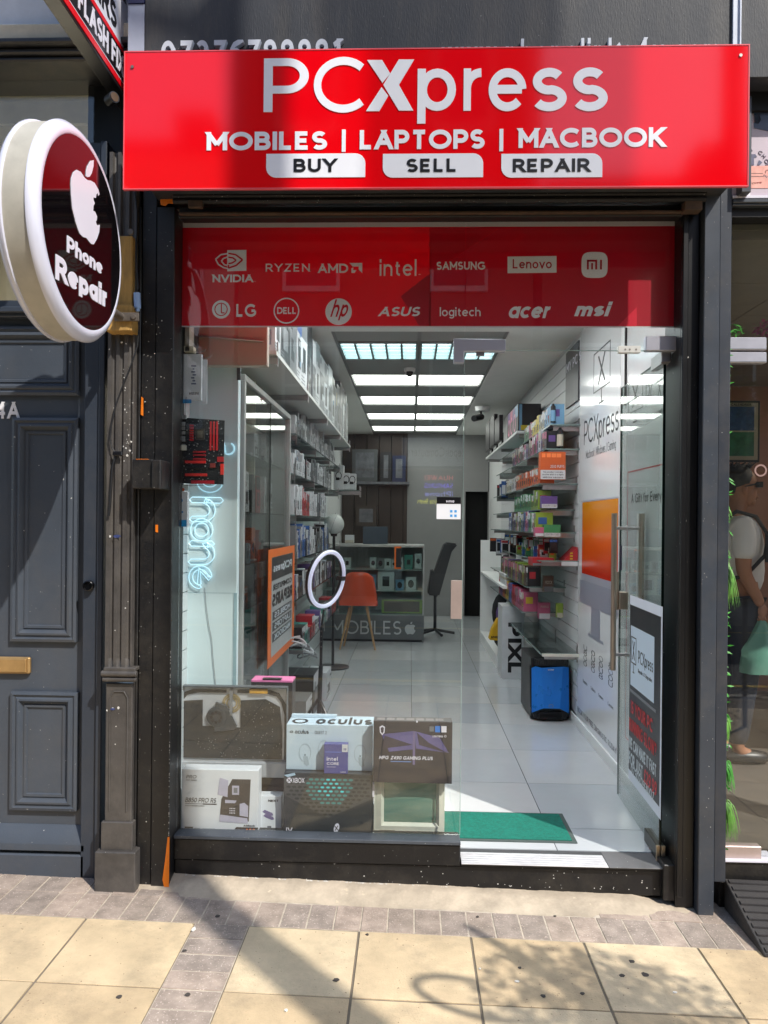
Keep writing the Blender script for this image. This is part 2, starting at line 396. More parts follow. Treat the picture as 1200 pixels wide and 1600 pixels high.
# ================================================================ MATERIALS (shared)
BLK = M('black_painted_metal', (20, 20, 22), .42, var=.25, vs=5, bump=.15, bs=90, speck=.1, ss=110, grime=.22)
BLK2 = M('worn_black_wood', (74, 71, 69), .42, var=.3, vs=9, bump=.35, bs=45, speck=.06, ss=130, sc=(190, 185, 178), grime=.35)
DARK = M('dark_recess', (14, 14, 15), .6, var=.2)
NAVY = M('navy_door_paint', (68, 75, 85), .42, var=.12, vs=3, bump=.12, bs=120, speck=.12, ss=70, grime=.18)
NAVYD = M('navy_frame_paint', (50, 57, 68), .42, var=.08, vs=3, bump=.12, bs=120, grime=.15)
GREYP = M('grey_painted_metal', (60, 66, 75), .36, var=.18, vs=4, speck=.08, ss=130, grime=.3)
GREYP2 = M('grey_painted_trim', (50, 55, 64), .4, var=.18, vs=4, speck=.08, ss=130, grime=.3)
RED = M('red_acrylic', (232, 0, 14), .09, var=.02, vs=2, coat=.35)
WHITEA = M('white_acrylic', (232, 234, 240), .25, var=.02)
WHITEP = M('white_print', (222, 220, 232), .35, var=.02)
INK = M('black_print', (16, 16, 20), .35, var=0)
STEEL = M('brushed_steel', (175, 172, 172), .32, metal=1.0, var=.1, vs=20, stretch=(1, 1, 8))
PLATE = M('satin_metal_plate', (186, 186, 196), .38, metal=.55, var=.05, vs=8)
SCREW = M('screw_metal', (150, 145, 140), .4, metal=.9, var=.1)
ORANGE = M('orange_tape', (225, 118, 12), .5, var=.12, vs=20)
GLASS = glass_mat('window_glass', dirt=.02, f0=.052)
GLASSD = glass_mat('door_glass', tint=(.93, .97, .955), f0=.045, dirt=.02)
GLASSE = M('glass_edge', (12, 30, 28), .1, var=0)
GLS = glass_mat('shelf_glass', tint=(.86, .93, .91), f0=.06)

# ================================================================ GROUND
def shear_ground(mb):
    for v in mb.v: v.z += gz(v.x)
    return mb
g = MB(); g.box(-40, 40, -4.0, 0.5, -.5, -.004); shear_ground(g)
CEM = M('bedding_mortar', (118, 108, 94), .9, var=.2, vs=8, bump=.6, bs=40)
struct(g.build('pavement_base', CEM, smooth=False))
slm = [M('yellow_slab_%s' % k, c, .85, var=.2, vs=5, bump=.6, bs=160, speck=.35, ss=80, sc=(136, 114, 88), grime=.55) for k, c in
       (('a', (203, 181, 147)), ('b', (195, 172, 138)), ('c', (207, 187, 155)))]
GUM = M('old_gum', (70, 64, 60), .8, var=.2)
g = MB(); rs = random.Random(3); P_ = .425
xs0 = -.81 - .425 * 12
def slab(x0, x1, y0, y1, top, mi):
    g_.box(x0 + .0045, x1 - .0045, y0 + .004, y1 - .004, top - .04, top + rs.uniform(-.0012, .0012), mi)
g_ = MB()
for j in range(9):
    y1 = -.27 - .415 * j; y0 = y1 - .415
    if y0 < -4.0: break
    x = -.81
    for k in range(14): slab(x - P_ * (k + 1) - (.0 if j % 2 else 0), x - P_ * k, y0, y1, 0, rs.randint(0, 2))
    x = -.605
    for k in range(16): slab(x + P_ * k, x + P_ * (k + 1), y0, y1, 0, rs.randint(0, 2))
shear_ground(g_); struct(g_.build('pavement', slm, bevel=.0012))
g_ = MB(); g_.box(-6, 6, -.268, .1, -.1, -.0022); g_.box(-.811, -.604, -4.0, -.268, -.1, -.0022); shear_ground(g_); struct(g_.build('brick_mortar', M('pale_mortar', (184, 172, 156), .95, var=.25, vs=30), smooth=False))
brm = [M('paver_%s' % k, c, .9, var=.3, vs=14, bump=.8, bs=120, speck=.75, ss=150, sc=(206, 190, 178), grime=.5) for k, c in
       (('a', (160, 145, 133)), ('b', (170, 153, 140)), ('c', (152, 139, 129)))]
g_ = MB()
x = -6.0
while x < 6:
    g_.box(x + .002, x + .1, -.266, -.085, -.04, rs.uniform(-.0015, .0015), rs.randint(0, 2)); x += .104
x = -6.0
while x < -.9:
    g_.box(x + .002, x + .1, -.08, .095, -.04, rs.uniform(-.0015, .0015), rs.randint(0, 2)); x += .104
x = .78
while x < 6:
    g_.box(x + .002, x + .2, -.08, .02, -.04, rs.uniform(-.0015, .0015), rs.randint(0, 2)); x += .204
y = -.27
while y > -4.0:
    g_.box(-.808, -.607, y - .1, y - .003, -.04, rs.uniform(-.0015, .0015), rs.randint(0, 2)); y -= .1038
shear_ground(g_); struct(g_.build('brick_paving', brm, bevel=.001))
# uneven cement fillet running along the foot of the shopfront
g_ = MB(); nx, ny = 150, 14; rs = random.Random(5)
from mathutils import noise as mnoise
X0, X1 = -1.3, 1.2
vs = []; fs = []
for i in range(nx + 1):
    xx = X0 + (X1 - X0) * i / nx
    wv = .012 * mnoise.noise(Vector((xx * 3, 0, 0))) + .008 * mnoise.noise(Vector((xx * 14, 3, 0)))
    yf = -.078 + wv + (.02 if xx > .75 else 0)
    if xx < -.95: yf = -.045 + wv
    for j in range(ny + 1):
        t = j / ny; yy = yf + (.16 - yf) * t
        zz = -.002 + .03 * min(1, t * 2.2) ** 1.3 + .004 * mnoise.noise(Vector((xx * 18, yy * 18, 1))) * min(1, t * 5) + .0015 * mnoise.noise(Vector((xx * 60, yy * 60, 1)))
        if xx > .95: zz -= .022 * min(1, (xx - .95) / .1) * min(1, t * 2)
        vs.append((xx, yy, zz))
for i in range(nx):
    for j in range(ny): a = i * (ny + 1) + j; fs.append((a, a + ny + 1, a + ny + 2, a + 1))
g_.add(vs, fs); shear_ground(g_)
CF = M('cement_fillet', (184, 170, 150), .95, var=.22, vs=7, bump=.8, bs=50, speck=.35, ss=30, sc=(205, 190, 165), grime=.45)
struct(g_.build('cement_strip', CF, ang=80))
# gum spots and litter lying on the pavement
def disc_spot(name, px, py, r, mat, label, cat, grp=None, n=11, h=.002, sq=1.0):
    p = atZ(px, py, 0.0); p = atZ(px, py, gz(p.x)); m = MB(); rr = random.Random(int(px))
    pts = [Vector((p.x + r * (1 + rr.uniform(-.25, .25)) * math.cos(2 * math.pi * i / n), p.y + r * sq * (1 + rr.uniform(-.25, .25)) * math.sin(2 * math.pi * i / n), gz(p.x) + .0012)) for i in range(n)]
    m.prism(pts, (0, 0, h)); o = m.build(name, mat, bevel=.0008); return tag(o, label, cat, grp)
GL = ['large gum spot below the left of the door threshold, mid slab', 'small gum spot on the brick row below the window', 'small gum spot under the threshold at the slab joint', 'gum spot low in the middle of the slab right of the arc shadow', 'gum spot beside the leafy shadow near the bottom edge', 'gum spot on the first slab joint right of the door', 'largest gum spot on the slab in front of the jamb foot', 'gum spot just left of the largest one before the jamb', 'gum spot on the brick row right of the orange taped post', 'gum spot on the cement edge under the door', 'tiny gum spot on cement below the door keep', 'gum spot on the left slab under the plinth block', 'faint gum spot on the left slab near the brick band', 'gum spot inside the brick band near the bottom edge']
for _k, (a, b, r) in enumerate(((525, 1532, .011), (574, 1461, .007), (812, 1513, .007), (849, 1557, .009), (910, 1553, .008), (987, 1503, .011), (1008, 1524, .014), (972, 1525, .01), (340, 1432, .01), (746, 1433, .006), (867, 1432, .006), (186, 1558, .01), (288, 1486, .008), (293, 1555, .01))):
    disc_spot('gum_spot', a, b, r, GUM, GL[_k], 'gum spot', 'gum spots on the pavement')
LIT = M('white_litter', (225, 222, 215), .7)
LL = ['white twisted scrap on the slab corner by the brick band', 'small white scrap in the pole shadow near the bottom', 'flat pale scrap beside the leafy shadow', 'flat pale scrap right of the leafy shadow', 'tiny white speck of paper on the slab joint', 'small white flake on the cement under the threshold']
for _k, (a, b, r, s) in enumerate(((302, 1453, .008, 2.2), (447, 1580, .006, 1.2), (808, 1535, .009, .6), (1055, 1552, .009, .5), (750, 1515, .004, 1), (614, 1389, .005, 1))):
    disc_spot('litter_scrap', a, b, r, LIT, LL[_k], 'litter', 'scraps of litter on the pavement', n=5, h=.004, sq=s)
# road, kerb, far pavement
ASP = M('asphalt', (62, 62, 64), .9, var=.25, vs=14, bump=.6, bs=120, speck=.3, ss=160, sc=(120, 118, 115))
g = MB(); g.box(-40, 40, -10, -3.85, -.6, -.13); struct(g.build('road', ASP, smooth=False))
KB = M('kerb_stone', (160, 152, 138), .85, var=.15, bump=.4)
g = MB(); x = -12
while x < 12: g.box(x + .003, x + .9, -4.14, -4.003, -.3, gz(x) - .002); x += .903
struct(g.build('kerb', KB, bevel=.01, seg=2))
g = MB(); g.box(-12, 12, -5.0, -4.9, -.129, -.126); g.box(-12, 12, -9.2, -9.1, -.129, -.126)
struct(g.build('road_markings', M('road_yellow', (205, 170, 60), .7, var=.3, vs=9), smooth=False))
g = MB(); g.box(-40, 40, -13.3, -10, -.5, 0); struct(g.build('far_pavement', M('far_slabs', (150, 140, 122), .9, var=.15, vs=1.5)))
g = MB(); g.box(-200, 200, -200, 200, -1.0, -.62); struct(g.build('ground', M('far_ground', (95, 92, 85), .95, var=.1)))

# ================================================================ OPPOSITE SIDE OF THE STREET (seen only as reflections)
def opp_house(name, x0, x1, h, wall, label, gable=False):
    t = thing(name, label, 'building', ((x0 + x1) / 2, -13.3, 0))
    m = MB(); m.box(x0, x1, -22, -13.3, 0, h)
    wl = m.build('wall', wall, t, smooth=False)
    wn = M('dark_window', (28, 32, 38), .08, var=.1); fr = M('sash_white', (215, 214, 208), .5)
    n = max(1, int((x1 - x0) / 2.2)); st = 3.7
    while st + 1.9 < h:
        for i in range(n):
            cx = x0 + (x1 - x0) * (i + .5) / n
            q = MB(); q.box(cx - .55, cx + .55, -13.3, -13.25, st, st + 1.7); f = q.build('window', wn, t)
            q = MB(); q.box(cx - .62, cx + .62, -13.3, -13.2, st - .12, st); q.box(cx - .62, cx - .55, -13.3, -13.22, st, st + 1.7); q.box(cx + .55, cx + .62, -13.3, -13.22, st, st + 1.7); q.box(cx - .62, cx + .62, -13.3, -13.22, st + 1.7, st + 1.78); q.box(cx - .55, cx + .55, -13.25, -13.23, st + .82, st + .88)
            q.build('frame', fr, f)
        st += 3.0
    q = MB(); q.box(x0 + .1, x1 - .1, -13.3, -13.05, 2.75, 3.45); q.build('fascia', M('fascia_dark', (50, 48, 58), .4), t)
    q = MB(); q.box(x0 + .3, x1 - .3, -13.3, -13.2, .5, 2.7); q.build('shop_window', wn, t)
    q = MB(); q.box(x0 + .3, x1 - .3, -13.3, -13.12, .0, .5); q.build('stall_riser', M('riser', (90, 84, 76), .6), t)
    q = MB()
    if gable: q.prism([(x0, -13.35, h), (x1, -13.35, h), ((x0 + x1) / 2, -13.35, h + 3)], (0, -8, 0))
    else: q.box(x0 - .1, x1 + .1, -13.5, -13.2, h, h + .25); q.box(x1 - 1.6, x1 - .7, -16, -15, h, h + 1.8)
    q.build('roof', M('slate', (70, 68, 70), .7), t, smooth=False)
    return t
BR = M('brick_brown', (118, 84, 66), .9, var=.2, vs=5); RD = M('render_cream', (190, 180, 160), .9, var=.08)
opp_house('terraced_house', -16, -9.2, 8.6, BR, 'brown brick terraced house with a shop across the road')
opp_house('terraced_house', -9.0, -3.9, 9.2, RD, 'cream rendered building across the road beside the tall brick one')
oph = opp_house('terraced_house', -3.8, 2.6, 12.0, BR, 'tall brown brick building across the road facing the shop', True)
opp_house('terraced_house', 2.8, 8.0, 8.4, BR, 'low brown brick shop building across the road with parapet')
opp_house('terraced_house', 8.2, 16, 10, RD, 'wide cream rendered building across the road at the end')
m = MB(); m.box(-.2, 1.5, -13.04, -13.02, 2.8, 3.4); m.build('sign_board', M('sign_white2', (225, 222, 220), .5), oph)
m = MB(); text(m, 'WeRepairComputers', (1.42, -13.015, 3.0), -X, Z, .2, 1.5, .13, mi=0); m.build('lettering', M('mauve_letters', (120, 80, 90), .5), oph)
m = MB(); m.box(.1, .95, -13.03, -12.98, 1.95, 2.7); scr = m.build('shop_screen', INK, oph)
for s, z, c, e in (('HUAWEI', 2.5, (235, 90, 90), 2.0), ('SAMSUNG', 2.33, (110, 70, 255), 3), ('iPhone', 2.16, (150, 150, 255), 2.5), ('Mobile & Laptop Repairs', 2.0, (235, 235, 60), 3)):
    m = MB(); text(m, s, (.9, -12.975, z), -X, Z, .1, .75 if len(s) > 12 else .6, .16); m.build('lit_text', M('lit_' + s[:3], c, .5, emit=c, estr=e), scr)

# ================================================================ STREET LAMP behind the viewer (throws the long shadows)
MESHCL = bpy.data.materials.new('mesh_banner_cloth'); MESHCL.use_nodes = True; _n = MESHCL.node_tree.nodes; _l = MESHCL.node_tree.links
_t = _n.new('ShaderNodeBsdfTransparent'); _x = _n.new('ShaderNodeMixShader'); _x.inputs[0].default_value = .68; _n['Principled BSDF'].inputs['Base Color'].default_value = (.05, .05, .2, 1)
_l.new(_n['Principled BSDF'].outputs[0], _x.inputs[1]); _l.new(_t.outputs[0], _x.inputs[2]); _l.new(_x.outputs[0], _n['Material Output'].inputs[0])
lp = thing('street_lamp', 'black street lamp post with a banner arm at the kerb behind the viewer', 'street lamp', (2.53, -3.7, 0))
m = MB(); m.cyl((2.53, -3.7, -.1), (2.53, -3.7, 1.0), .1, .09); m.cyl((2.53, -3.7, 1.0), (2.53, -3.7, 9), .1, .085); m.build('pole', BLK, lp)
m = MB(); m.tube([(2.53, -3.7, 8.9), (2.3, -3.9, 9.3), (1.6, -4.6, 9.4)], .04); m.box(1.2, 1.7, -4.9, -4.5, 9.34, 9.48); m.build('lamp_head', BLK, lp)
m = MB(); m.box(2.95, 3.9, -3.72, -3.68, 7.45, 9.6); m.box(2.5, 3.9, -3.73, -3.67, 7.4, 7.45); m.box(2.5, 3.9, -3.73, -3.67, 9.6, 9.65); m.build('banner', MESHCL, lp, smooth=False)
# hanging basket: leafy
def leaf_cloud(n, c, rad, size, seed=1):
    m = MB(); rr = random.Random(seed)
    for _ in range(n):
        while True:
            p = Vector((rr.uniform(-1, 1), rr.uniform(-1, 1), rr.uniform(-1, 1)))
            if p.length < 1: break
        p = Vector((p.x * rad[0], p.y * rad[1], p.z * rad[2])) + Vector(c)
        a = Vector((rr.uniform(-1, 1), rr.uniform(-1, 1), rr.uniform(-1, 1))).normalized(); b = a.orthogonal().normalized(); s = size * rr.uniform(.6, 1.3)
        m.add([p - a * s, p + b * s * .4, p + a * s, p - b * s * .4], [(0, 1, 2, 3)])
    return m
LEAF = M('basket_leaf', (60, 100, 40), .6, var=.4, vs=12)
SH = Vector((.68, -.73, 1.09)); HBC = atZ(955, 1575, 0) + SH * 2.2
hb = thing('hanging_basket', 'round leafy flower basket hanging on a post behind the viewer', 'hanging basket', (2.0, -2.75, 2.1))
leaf_cloud(1100, HBC, (.42, .32, .32), .032, 4).build('foliage', LEAF, hb)
m = MB(); m.sphere(HBC - Vector((0, 0, .1)), .13); m.tube([HBC, HBC + Vector((0, 0, .7)), HBC + Vector((.5, -.6, .75)), Vector((HBC.x + .55, HBC.y - .65, -.1))], .02); m.build('bracket', BLK, hb)
HC = atZ(738, 1562, 0) + SH * 2.2; m = MB(); m.tube([(HC.x + .17 * math.cos(a * .33), HC.y, HC.z + .17 * math.sin(a * .33)) for a in range(3, 17)], .016); m.build('hoop', BLK, hb)

# ================================================================ SHOPFRONT FRAME
def strip(px0, px1, yref, Yf): return atY(px0, yref, Yf).x, atY(px1, yref, Yf).x
zt = 2.86
gl = thing('shutter_post', 'black steel shutter post with orange tape between fluted pilaster and window', 'post', (-1.07, .05, .03))
m = MB(); m.box(-1.139, -1.078, 0.0, .16, .02, 3.3); m.box(-1.0765, -1.0, -.006, .16, .02, 2.9); m.box(-1.155, -1.142, -.004, .02, .02, 2.9); m.build('post_section', BLK, gl, bevel=.003)
for x in (-1.12, -1.03):
    for z in (2.65, 2.5, 2.34, 1.4, .9): pass
def tape(pts, Yf, parent, nm='tape'):
    m = MB(); ps = [atY(a, b, Yf) for a, b in pts]; m.prism(ps, (0, -.0015, 0)); m.build(nm, ORANGE, parent, smooth=False)
tape([(221, 620), (224, 622), (224, 650), (220, 648)], -.0065, gl)
tape([(243, 820), (247, 820), (247, 832), (243, 831)], -.0075, gl)
tape([(262, 1308), (265, 1308), (264, 1388), (257, 1388), (254, 1374), (258, 1345)], -.0075, gl)
tape([(213, 1330), (215, 1330), (215, 1388), (213, 1388)], -.0065, gl)
tape([(250, 296), (271, 296), (272, 319), (263, 318), (258, 322), (251, 320)], -.0075, gl)
PAINTCHIP = M('paint_chip', (205, 203, 198), .7)
rr = random.Random(8)
m = MB()
for _ in range(26):
    a, b = rr.uniform(226, 270), rr.choice([rr.uniform(500, 560), rr.uniform(580, 720), rr.uniform(760, 1340)])
    p = atY(a, b, -.0065); s = rr.uniform(.0006, .0018); m.box(p.x - s, p.x + s, -.0075, -.0062, p.z - s, p.z + s * 1.6)
for _ in range(70):
    b = rr.uniform(1000, 1330); p = atY(269, b, -.0065); s = rr.uniform(.0006, .002); m.box(-1.0015, -.9995, -.0075, -.0062, p.z - s, p.z + s * 2)
m.build('paint_chips', PAINTCHIP, gl, smooth=False)
# lock housing
lb = thing('shutter_lock_box', 'square black metal lock box bolted on the shutter post', 'lock box', (-1.1, -.1, 1.8))
p0, p1 = atY(206, 763, -.12), atY(253, 718, -.12)
xm = atY(238, 740, -.12).x
m = MB(); m.box(p0.x, xm - .001, -.12, -.004, p0.z, p1.z); m.build('case', BLK, lb, bevel=.003)
m = MB(); m.box(xm + .001, p1.x, -.135, -.007, p0.z - .002, p1.z - .002); m.build('cover', BLK, lb, bevel=.004)
m = MB(); m.box(p0.x + .015, xm - .02, -.118, -.1, p1.z + .0003, p1.z + .002); m.build('tape', ORANGE, lb)
# black recess jamb at the right and its foot block
rj = thing('door_jamb', 'deep black recessed jamb with chipped foot between door and grey pilaster', 'jamb', (1.15, .1, .02))
m = MB(); m.box(1.112, 1.186, .02, .22, .0, 3.3); m.box(1.112, 1.135, -.0, .02, .05, 2.86); m.build('jamb_post', M('jamb_black', (13, 13, 15), .35, var=.2, speck=.2, ss=60), rj, bevel=.003)
m = MB(); a, b = atY(1036, 1348, .04), atY(1090, 1398, .04); m.box(a.x, 1.185, .03, .2, .02, a.z - .005); m.build('foot_block', BLK, rj, bevel=.004)
m = MB()
for (u, v) in ((1062, 1379), (1064, 1382), (1070, 1386), (1074, 1388), (1076, 1384), (1078, 1391), (1073, 1392), (1061, 1384)):
    p = atY(u, v, .03); s = rr.uniform(.003, .007); m.box(p.x - s, p.x + s, .027, .0305, p.z - s, p.z + s)
m.build('paint_chips', PAINTCHIP, rj, smooth=False)
# grey pilaster on the right in two strips
rp = thing('grey_pilaster', 'tall grey painted metal pilaster in two strips right of the open door', 'pilaster', (1.24, -.0, 0))
m = MB(); m.box(1.19, 1.254, -.02, .2, -.012, 3.3); m.build('front_strip', GREYP, rp, bevel=.003)
m = MB(); m.box(1.2575, 1.306, -.006, .2, .12, 3.3); m.build('rear_strip', GREYP2, rp, bevel=.003)
m = MB()
for _ in range(22):
    b = rr.uniform(420, 1420); p = atY(rr.choice([1094, rr.uniform(1098, 1118), rr.uniform(1124, 1134)]), b, -.02); s = rr.uniform(.0006, .0014)
    if 1.192 < p.x < 1.252: m.box(p.x - s, p.x + s, -.0215, -.0198, p.z - s, p.z + s)
m.build('paint_chips', PAINTCHIP, rp, smooth=False)

# sill (black step) under window and door
sl = thing('shopfront_sill', 'worn black metal sill step running under the window and door', 'sill', (0, .06, .1))
zs = .232
m = MB(); m.box(-.998, 1.085, .07, .2, .02, .128); m.box(-.998, .226, .058, .2, .13, zs - .012); m.box(.228, 1.085, .06, .2, .128, .143); m.build('riser', BLK, sl, bevel=.004)
m = MB(); m.box(-.998, .226, .05, .13, zs - .011, zs + .004); m.build('bottom_rail', M('grey_rail', (74, 80, 88), .4, var=.2, speck=.3), sl, bevel=.002)
m = MB()
for _ in range(80):
    xx = rr.uniform(-.95, 1.05); s = rr.uniform(.0005, .0018); zz = rr.choice([.045, .05, .127, rr.uniform(.03, .125)]) + rr.uniform(-.006, .006)
    if zz < .128: m.box(xx - s * 2, xx + s, .068, .0703, zz - s, zz + s)
m.build('paint_chips', PAINTCHIP, sl, smooth=False)
m = MB()
for _ in range(190):
    xx = rr.choice([rr.uniform(-.95, -.3), rr.uniform(-.35, -.1), rr.uniform(-.9, .2)]); s = rr.uniform(.001, .0045); m.obox((xx, .062, gz(xx) + .024), Vector((1, rr.uniform(-.5, .5), rr.uniform(-.3, .3))).normalized(), Y, Z, s * rr.uniform(.8, 2), s, s)
m.build('plaster_crumbs', M('plaster', (205, 200, 192), .9), sl, smooth=False)
ts = thing('door_threshold', 'pale ribbed aluminium threshold plate under the open glass door', 'threshold', (.6, .1, .14))
m = MB(); a = atY(950, 1345, .06); m.box(.23, a.x, .045, .16, .1445, .149)
for k in range(5): m.box(.23, a.x - .004, .05 + k * .022, .056 + k * .022, .149, .1525)
m.build('ribbed_plate', M('threshold_alu', (205, 205, 208), .45, metal=.3, var=.12, vs=12), ts, bevel=.001)
m = MB(); m.box(a.x + .003, 1.08, .045, .2, .1435, .148); m.build('grey_plate', M('dull_plate', (98, 98, 100), .5, var=.25, speck=.3), ts, bevel=.001)

# shutter housing under the sign
sh = thing('shutter_housing', 'black roller shutter housing behind the underside of the red sign', 'shutter housing', (0, 0, 2.85))
m = MB(); m.box(-1.0, 1.188, -.04, .2, 2.92, 3.35); m.box(-.985, 1.11, 0.0, .06, 2.855, 2.9)
m.build('box', DARK, sh, bevel=.004)
m = MB()
for k in range(4): m.cyl((-.995, -.045, 2.905 + k * .021), (1.185, -.045, 2.905 + k * .021), .0115, n=10)
m.build('shutter_slats', M('shutter_black', (40, 38, 38), .4, metal=.3, var=.3, vs=20, speck=.3), sh)
m = MB(); m.box(-.93, -.87, -.06, -.04, 2.875, 2.905); m.box(-.98, 1.1, -.02, .01, 2.862, 2.872); m.box(1.1, 1.17, -.05, -.0, 2.86, 2.9); m.build('bracket', M('rusty_bracket', (75, 58, 45), .8, var=.4, vs=30), sh, bevel=.002)

# ================================================================ THE RED SIGN
SY = -.36
def S(px, py): return atY(px, py, SY)
tl, br_ = S(202, 83), S(1166, 290)
sx0, sx1, sz0, sz1 = -1.083, 1.215, 2.822, 3.332
rsn = thing('shop_sign', 'long glossy red shop sign reading PCXpress above the shop window', 'sign', (0, SY, sz0))
m = MB(); m.box(sx0, sx1, SY, SY + .004, sz0, sz1); m.build('panel', RED, rsn)
m = MB(); 
m.box(sx0 - .004, sx0, SY - .002, SY + .012, sz0 - .004, sz1 + .004); m.box(sx1, sx1 + .004, SY - .002, SY + .012, sz0 - .004, sz1 + .004)
m.box(sx0, sx1, SY - .002, SY + .012, sz0 - .004, sz0); m.box(sx0, sx1, SY - .002, SY + .012, sz1, sz1 + .004)
m.build('edge_trim', M('sign_edge', (225, 90, 100), .3, var=.05), rsn)
m = MB(); m.box(sx0 + .01, sx1 - .01, SY + .005, -.2, sz0 + .075, sz1 - .01); m.build('back_tray', M('sign_tray', (45, 45, 48), .6), rsn)
def sfit(mb, s, x0, x1, base, top, wt, gap=.16, hgt=None):
    """letters between photo columns x0..x1, base and cap lines at the given rows"""
    o = S(x0, base); e = S(x1, base); t = S(x0, top); text(mb, s, (o.x, SY - .0005, o.z), X, Z, t.z - o.z, e.x - o.x, wt, gap, .0025)
m = MB()
for s, x0, x1, b_, t_ in (('P', 412, 482, 175.5, 92), ('C', 490, 571, 177, 90), ('p', 652, 712, 174, 80), ('r', 724, 758, 173.5, 79.5), ('e', 763, 822, 174.5, 79), ('s', 830, 885, 174.5, 78), ('s', 893, 949, 174.5, 77)):
    sfit(m, s, x0, x1, b_, t_, .142)
m.build('lettering', WHITEA, rsn, smooth=False)
m = MB()
def crop(mb, pts, k=2.2222, ox=180): mb.prism([S(ox + a / k, b / k) - Vector((0, .0005, 0)) for a, b in pts], (0, -.0026, 0))
crop(m, [(985, 208), (1038, 208), (985, 296), (1035, 385), (985, 385), (931, 296)])
crop(m, [(875, 210), (927, 210), (955, 257), (928, 289)]); crop(m, [(871, 387), (925, 304), (948, 334), (917, 387)])
m.build('letter_x', WHITEA, rsn, smooth=False)
m = MB(); sfit(m, 'MOBILES', 323, 511, 235.5, 207, .23, .1); sfit(m, '|', 534, 540, 238, 203, .22); sfit(m, 'LAPTOPS', 562, 757, 234, 204, .23, .1)
sfit(m, '|', 780, 786, 237, 202, .22); sfit(m, 'MACBOOK', 810, 1038, 231.5, 201, .23, .1); m.build('lettering', WHITEA, rsn, smooth=False)
def pill(x0, x1, y0, y1, word, wx0, wx1):
    a, b = S(x0, y1), S(x1, y0); w_, h_ = b.x - a.x, b.z - a.z; r = h_ * .42
    pts = [(r, 0)] + [] + [(w_, 0)] + [(w_ - r + r * math.cos(R(t)), h_ - r + r * math.sin(R(t))) for t in range(0, 91, 15)] + [(0, h_)] + [(r - r * math.cos(R(t)), r - r * math.sin(R(t))) for t in range(0, 91, 15)]
    m = MB(); flat(m, pts, (a.x, SY - .0005, a.z), X, Z, .0025); o = m.build('white_badge', WHITEA, rsn, smooth=False)
    m = MB(); o2 = S(wx0, y1 - 8.5); e = S(wx1, y1 - 8.5); t = S(wx0, y0 + 9); text(m, word, (o2.x, SY - .0035, o2.z), X, Z, t.z - o2.z, e.x - o2.x, .2, .16, .0015); m.build('lettering', INK, o, smooth=False)
pill(416, 571, 240, 278, 'BUY', 459, 526); pill(598, 755, 240, 278, 'SELL', 635, 714); pill(783, 941, 240, 278, 'REPAIR', 801, 921)
for a, b in ((207, 105), (1157, 87)):
    m = MB(); p = S(a, b); m.cyl((p.x, SY - .004, p.z), (p.x, SY + .001, p.z), .006, n=12); m.build('screw', SCREW, rsn)

# old fascia above and behind the sign
FY = -.12
fs_ = thing('old_fascia', 'weathered dark grey fascia board with raised phone number above the red sign', 'fascia', (0, FY, 3.2))
FAS = M('weathered_fascia', (42, 45, 51), .6, var=.3, vs=3, bump=.3, bs=60, speck=.1, ss=120, grime=.25, stretch=(3, 3, .7))
a = atY(226, 40, FY); b = atY(1145, 40, FY)
m = MB(); m.box(a.x, b.x, FY, .1, 3.28, 4.3); m.box(a.x + .02, b.x, -.1, .1, 2.93, 3.28); m.build('board', FAS, fs_, bevel=.003)
m = MB(); o = atY(254, 109.5, FY); e = atY(532, 109.5, FY); text(m, '07376788881', (o.x, FY - .001, o.z), X, Z, .105, e.x - o.x, .2, .2, .022)
o = atY(690, 106.5, FY); e = atY(1122, 106, FY); text(m, 'www.phonelinks4u.com', (o.x, FY - .001, o.z), X, Z, .1, e.x - o.x, .17, .2, .022)
m.build('raised_lettering', M('aged_letters', (190, 195, 205), .5, var=.1), fs_, bevel=0, smooth=False)
ft = thing('fascia_trim', 'pale white vertical trim strip between the two dark fascias', 'trim', (1.3, FY, 3.3))
a = atY(1145, 40, FY - .01); b = atY(1156, 40, FY - .01); m = MB(); m.box(a.x + .001, b.x - .003, FY - .012, .1, 3.25, 4.3); m.box(b.x - .003, b.x + .002, FY - .02, .1, 3.25, 4.3); m.build('strip', M('trim_white', (205, 212, 225), .5), ft)
a = atY(1160, 150, -.05); b = atY(1177, 150, -.05); m = MB(); m.box(a.x, b.x - .004, -.05, .1, 2.93, 3.32); m.build('grey_end_plate', GREYP, ft, bevel=.003)
rf = thing('neighbour_fascia', 'dark grey fascia over the neighbouring shop at upper right', 'fascia', (1.8, FY, 3.2))
a = atY(1156, 40, FY); m = MB(); m.box(a.x + .003, 3.8, FY, .1, atY(1190, 121, FY).z, 4.3); m.build('board', FAS, rf, bevel=.003)
m = MB(); m.box(a.x, 3.8, -.02, .1, atY(1190, 172, -.02).z, atY(1190, 121, -.02).z + .02); m.build('shutter_recess', DARK, rf)
# strip above the left pilaster
ls = thing('fascia_end_strip', 'narrow pale grey end strip with dark blue top left of the old fascia', 'trim', (-1.15, FY, 3.3))
a = atY(200, 40, FY); b = atY(226, 40, FY); m = MB(); m.box(a.x, b.x - .002, FY + .002, .1, 3.25, atY(215, 6, FY).z); m.build('pale_strip', M('pale_strip', (160, 168, 186), .6), ls)
m = MB(); m.box(a.x, b.x - .002, FY - .004, .1, atY(215, 6, FY).z + .001, 4.3); m.build('blue_top', M('dark_blue', (24, 30, 70), .5), ls)
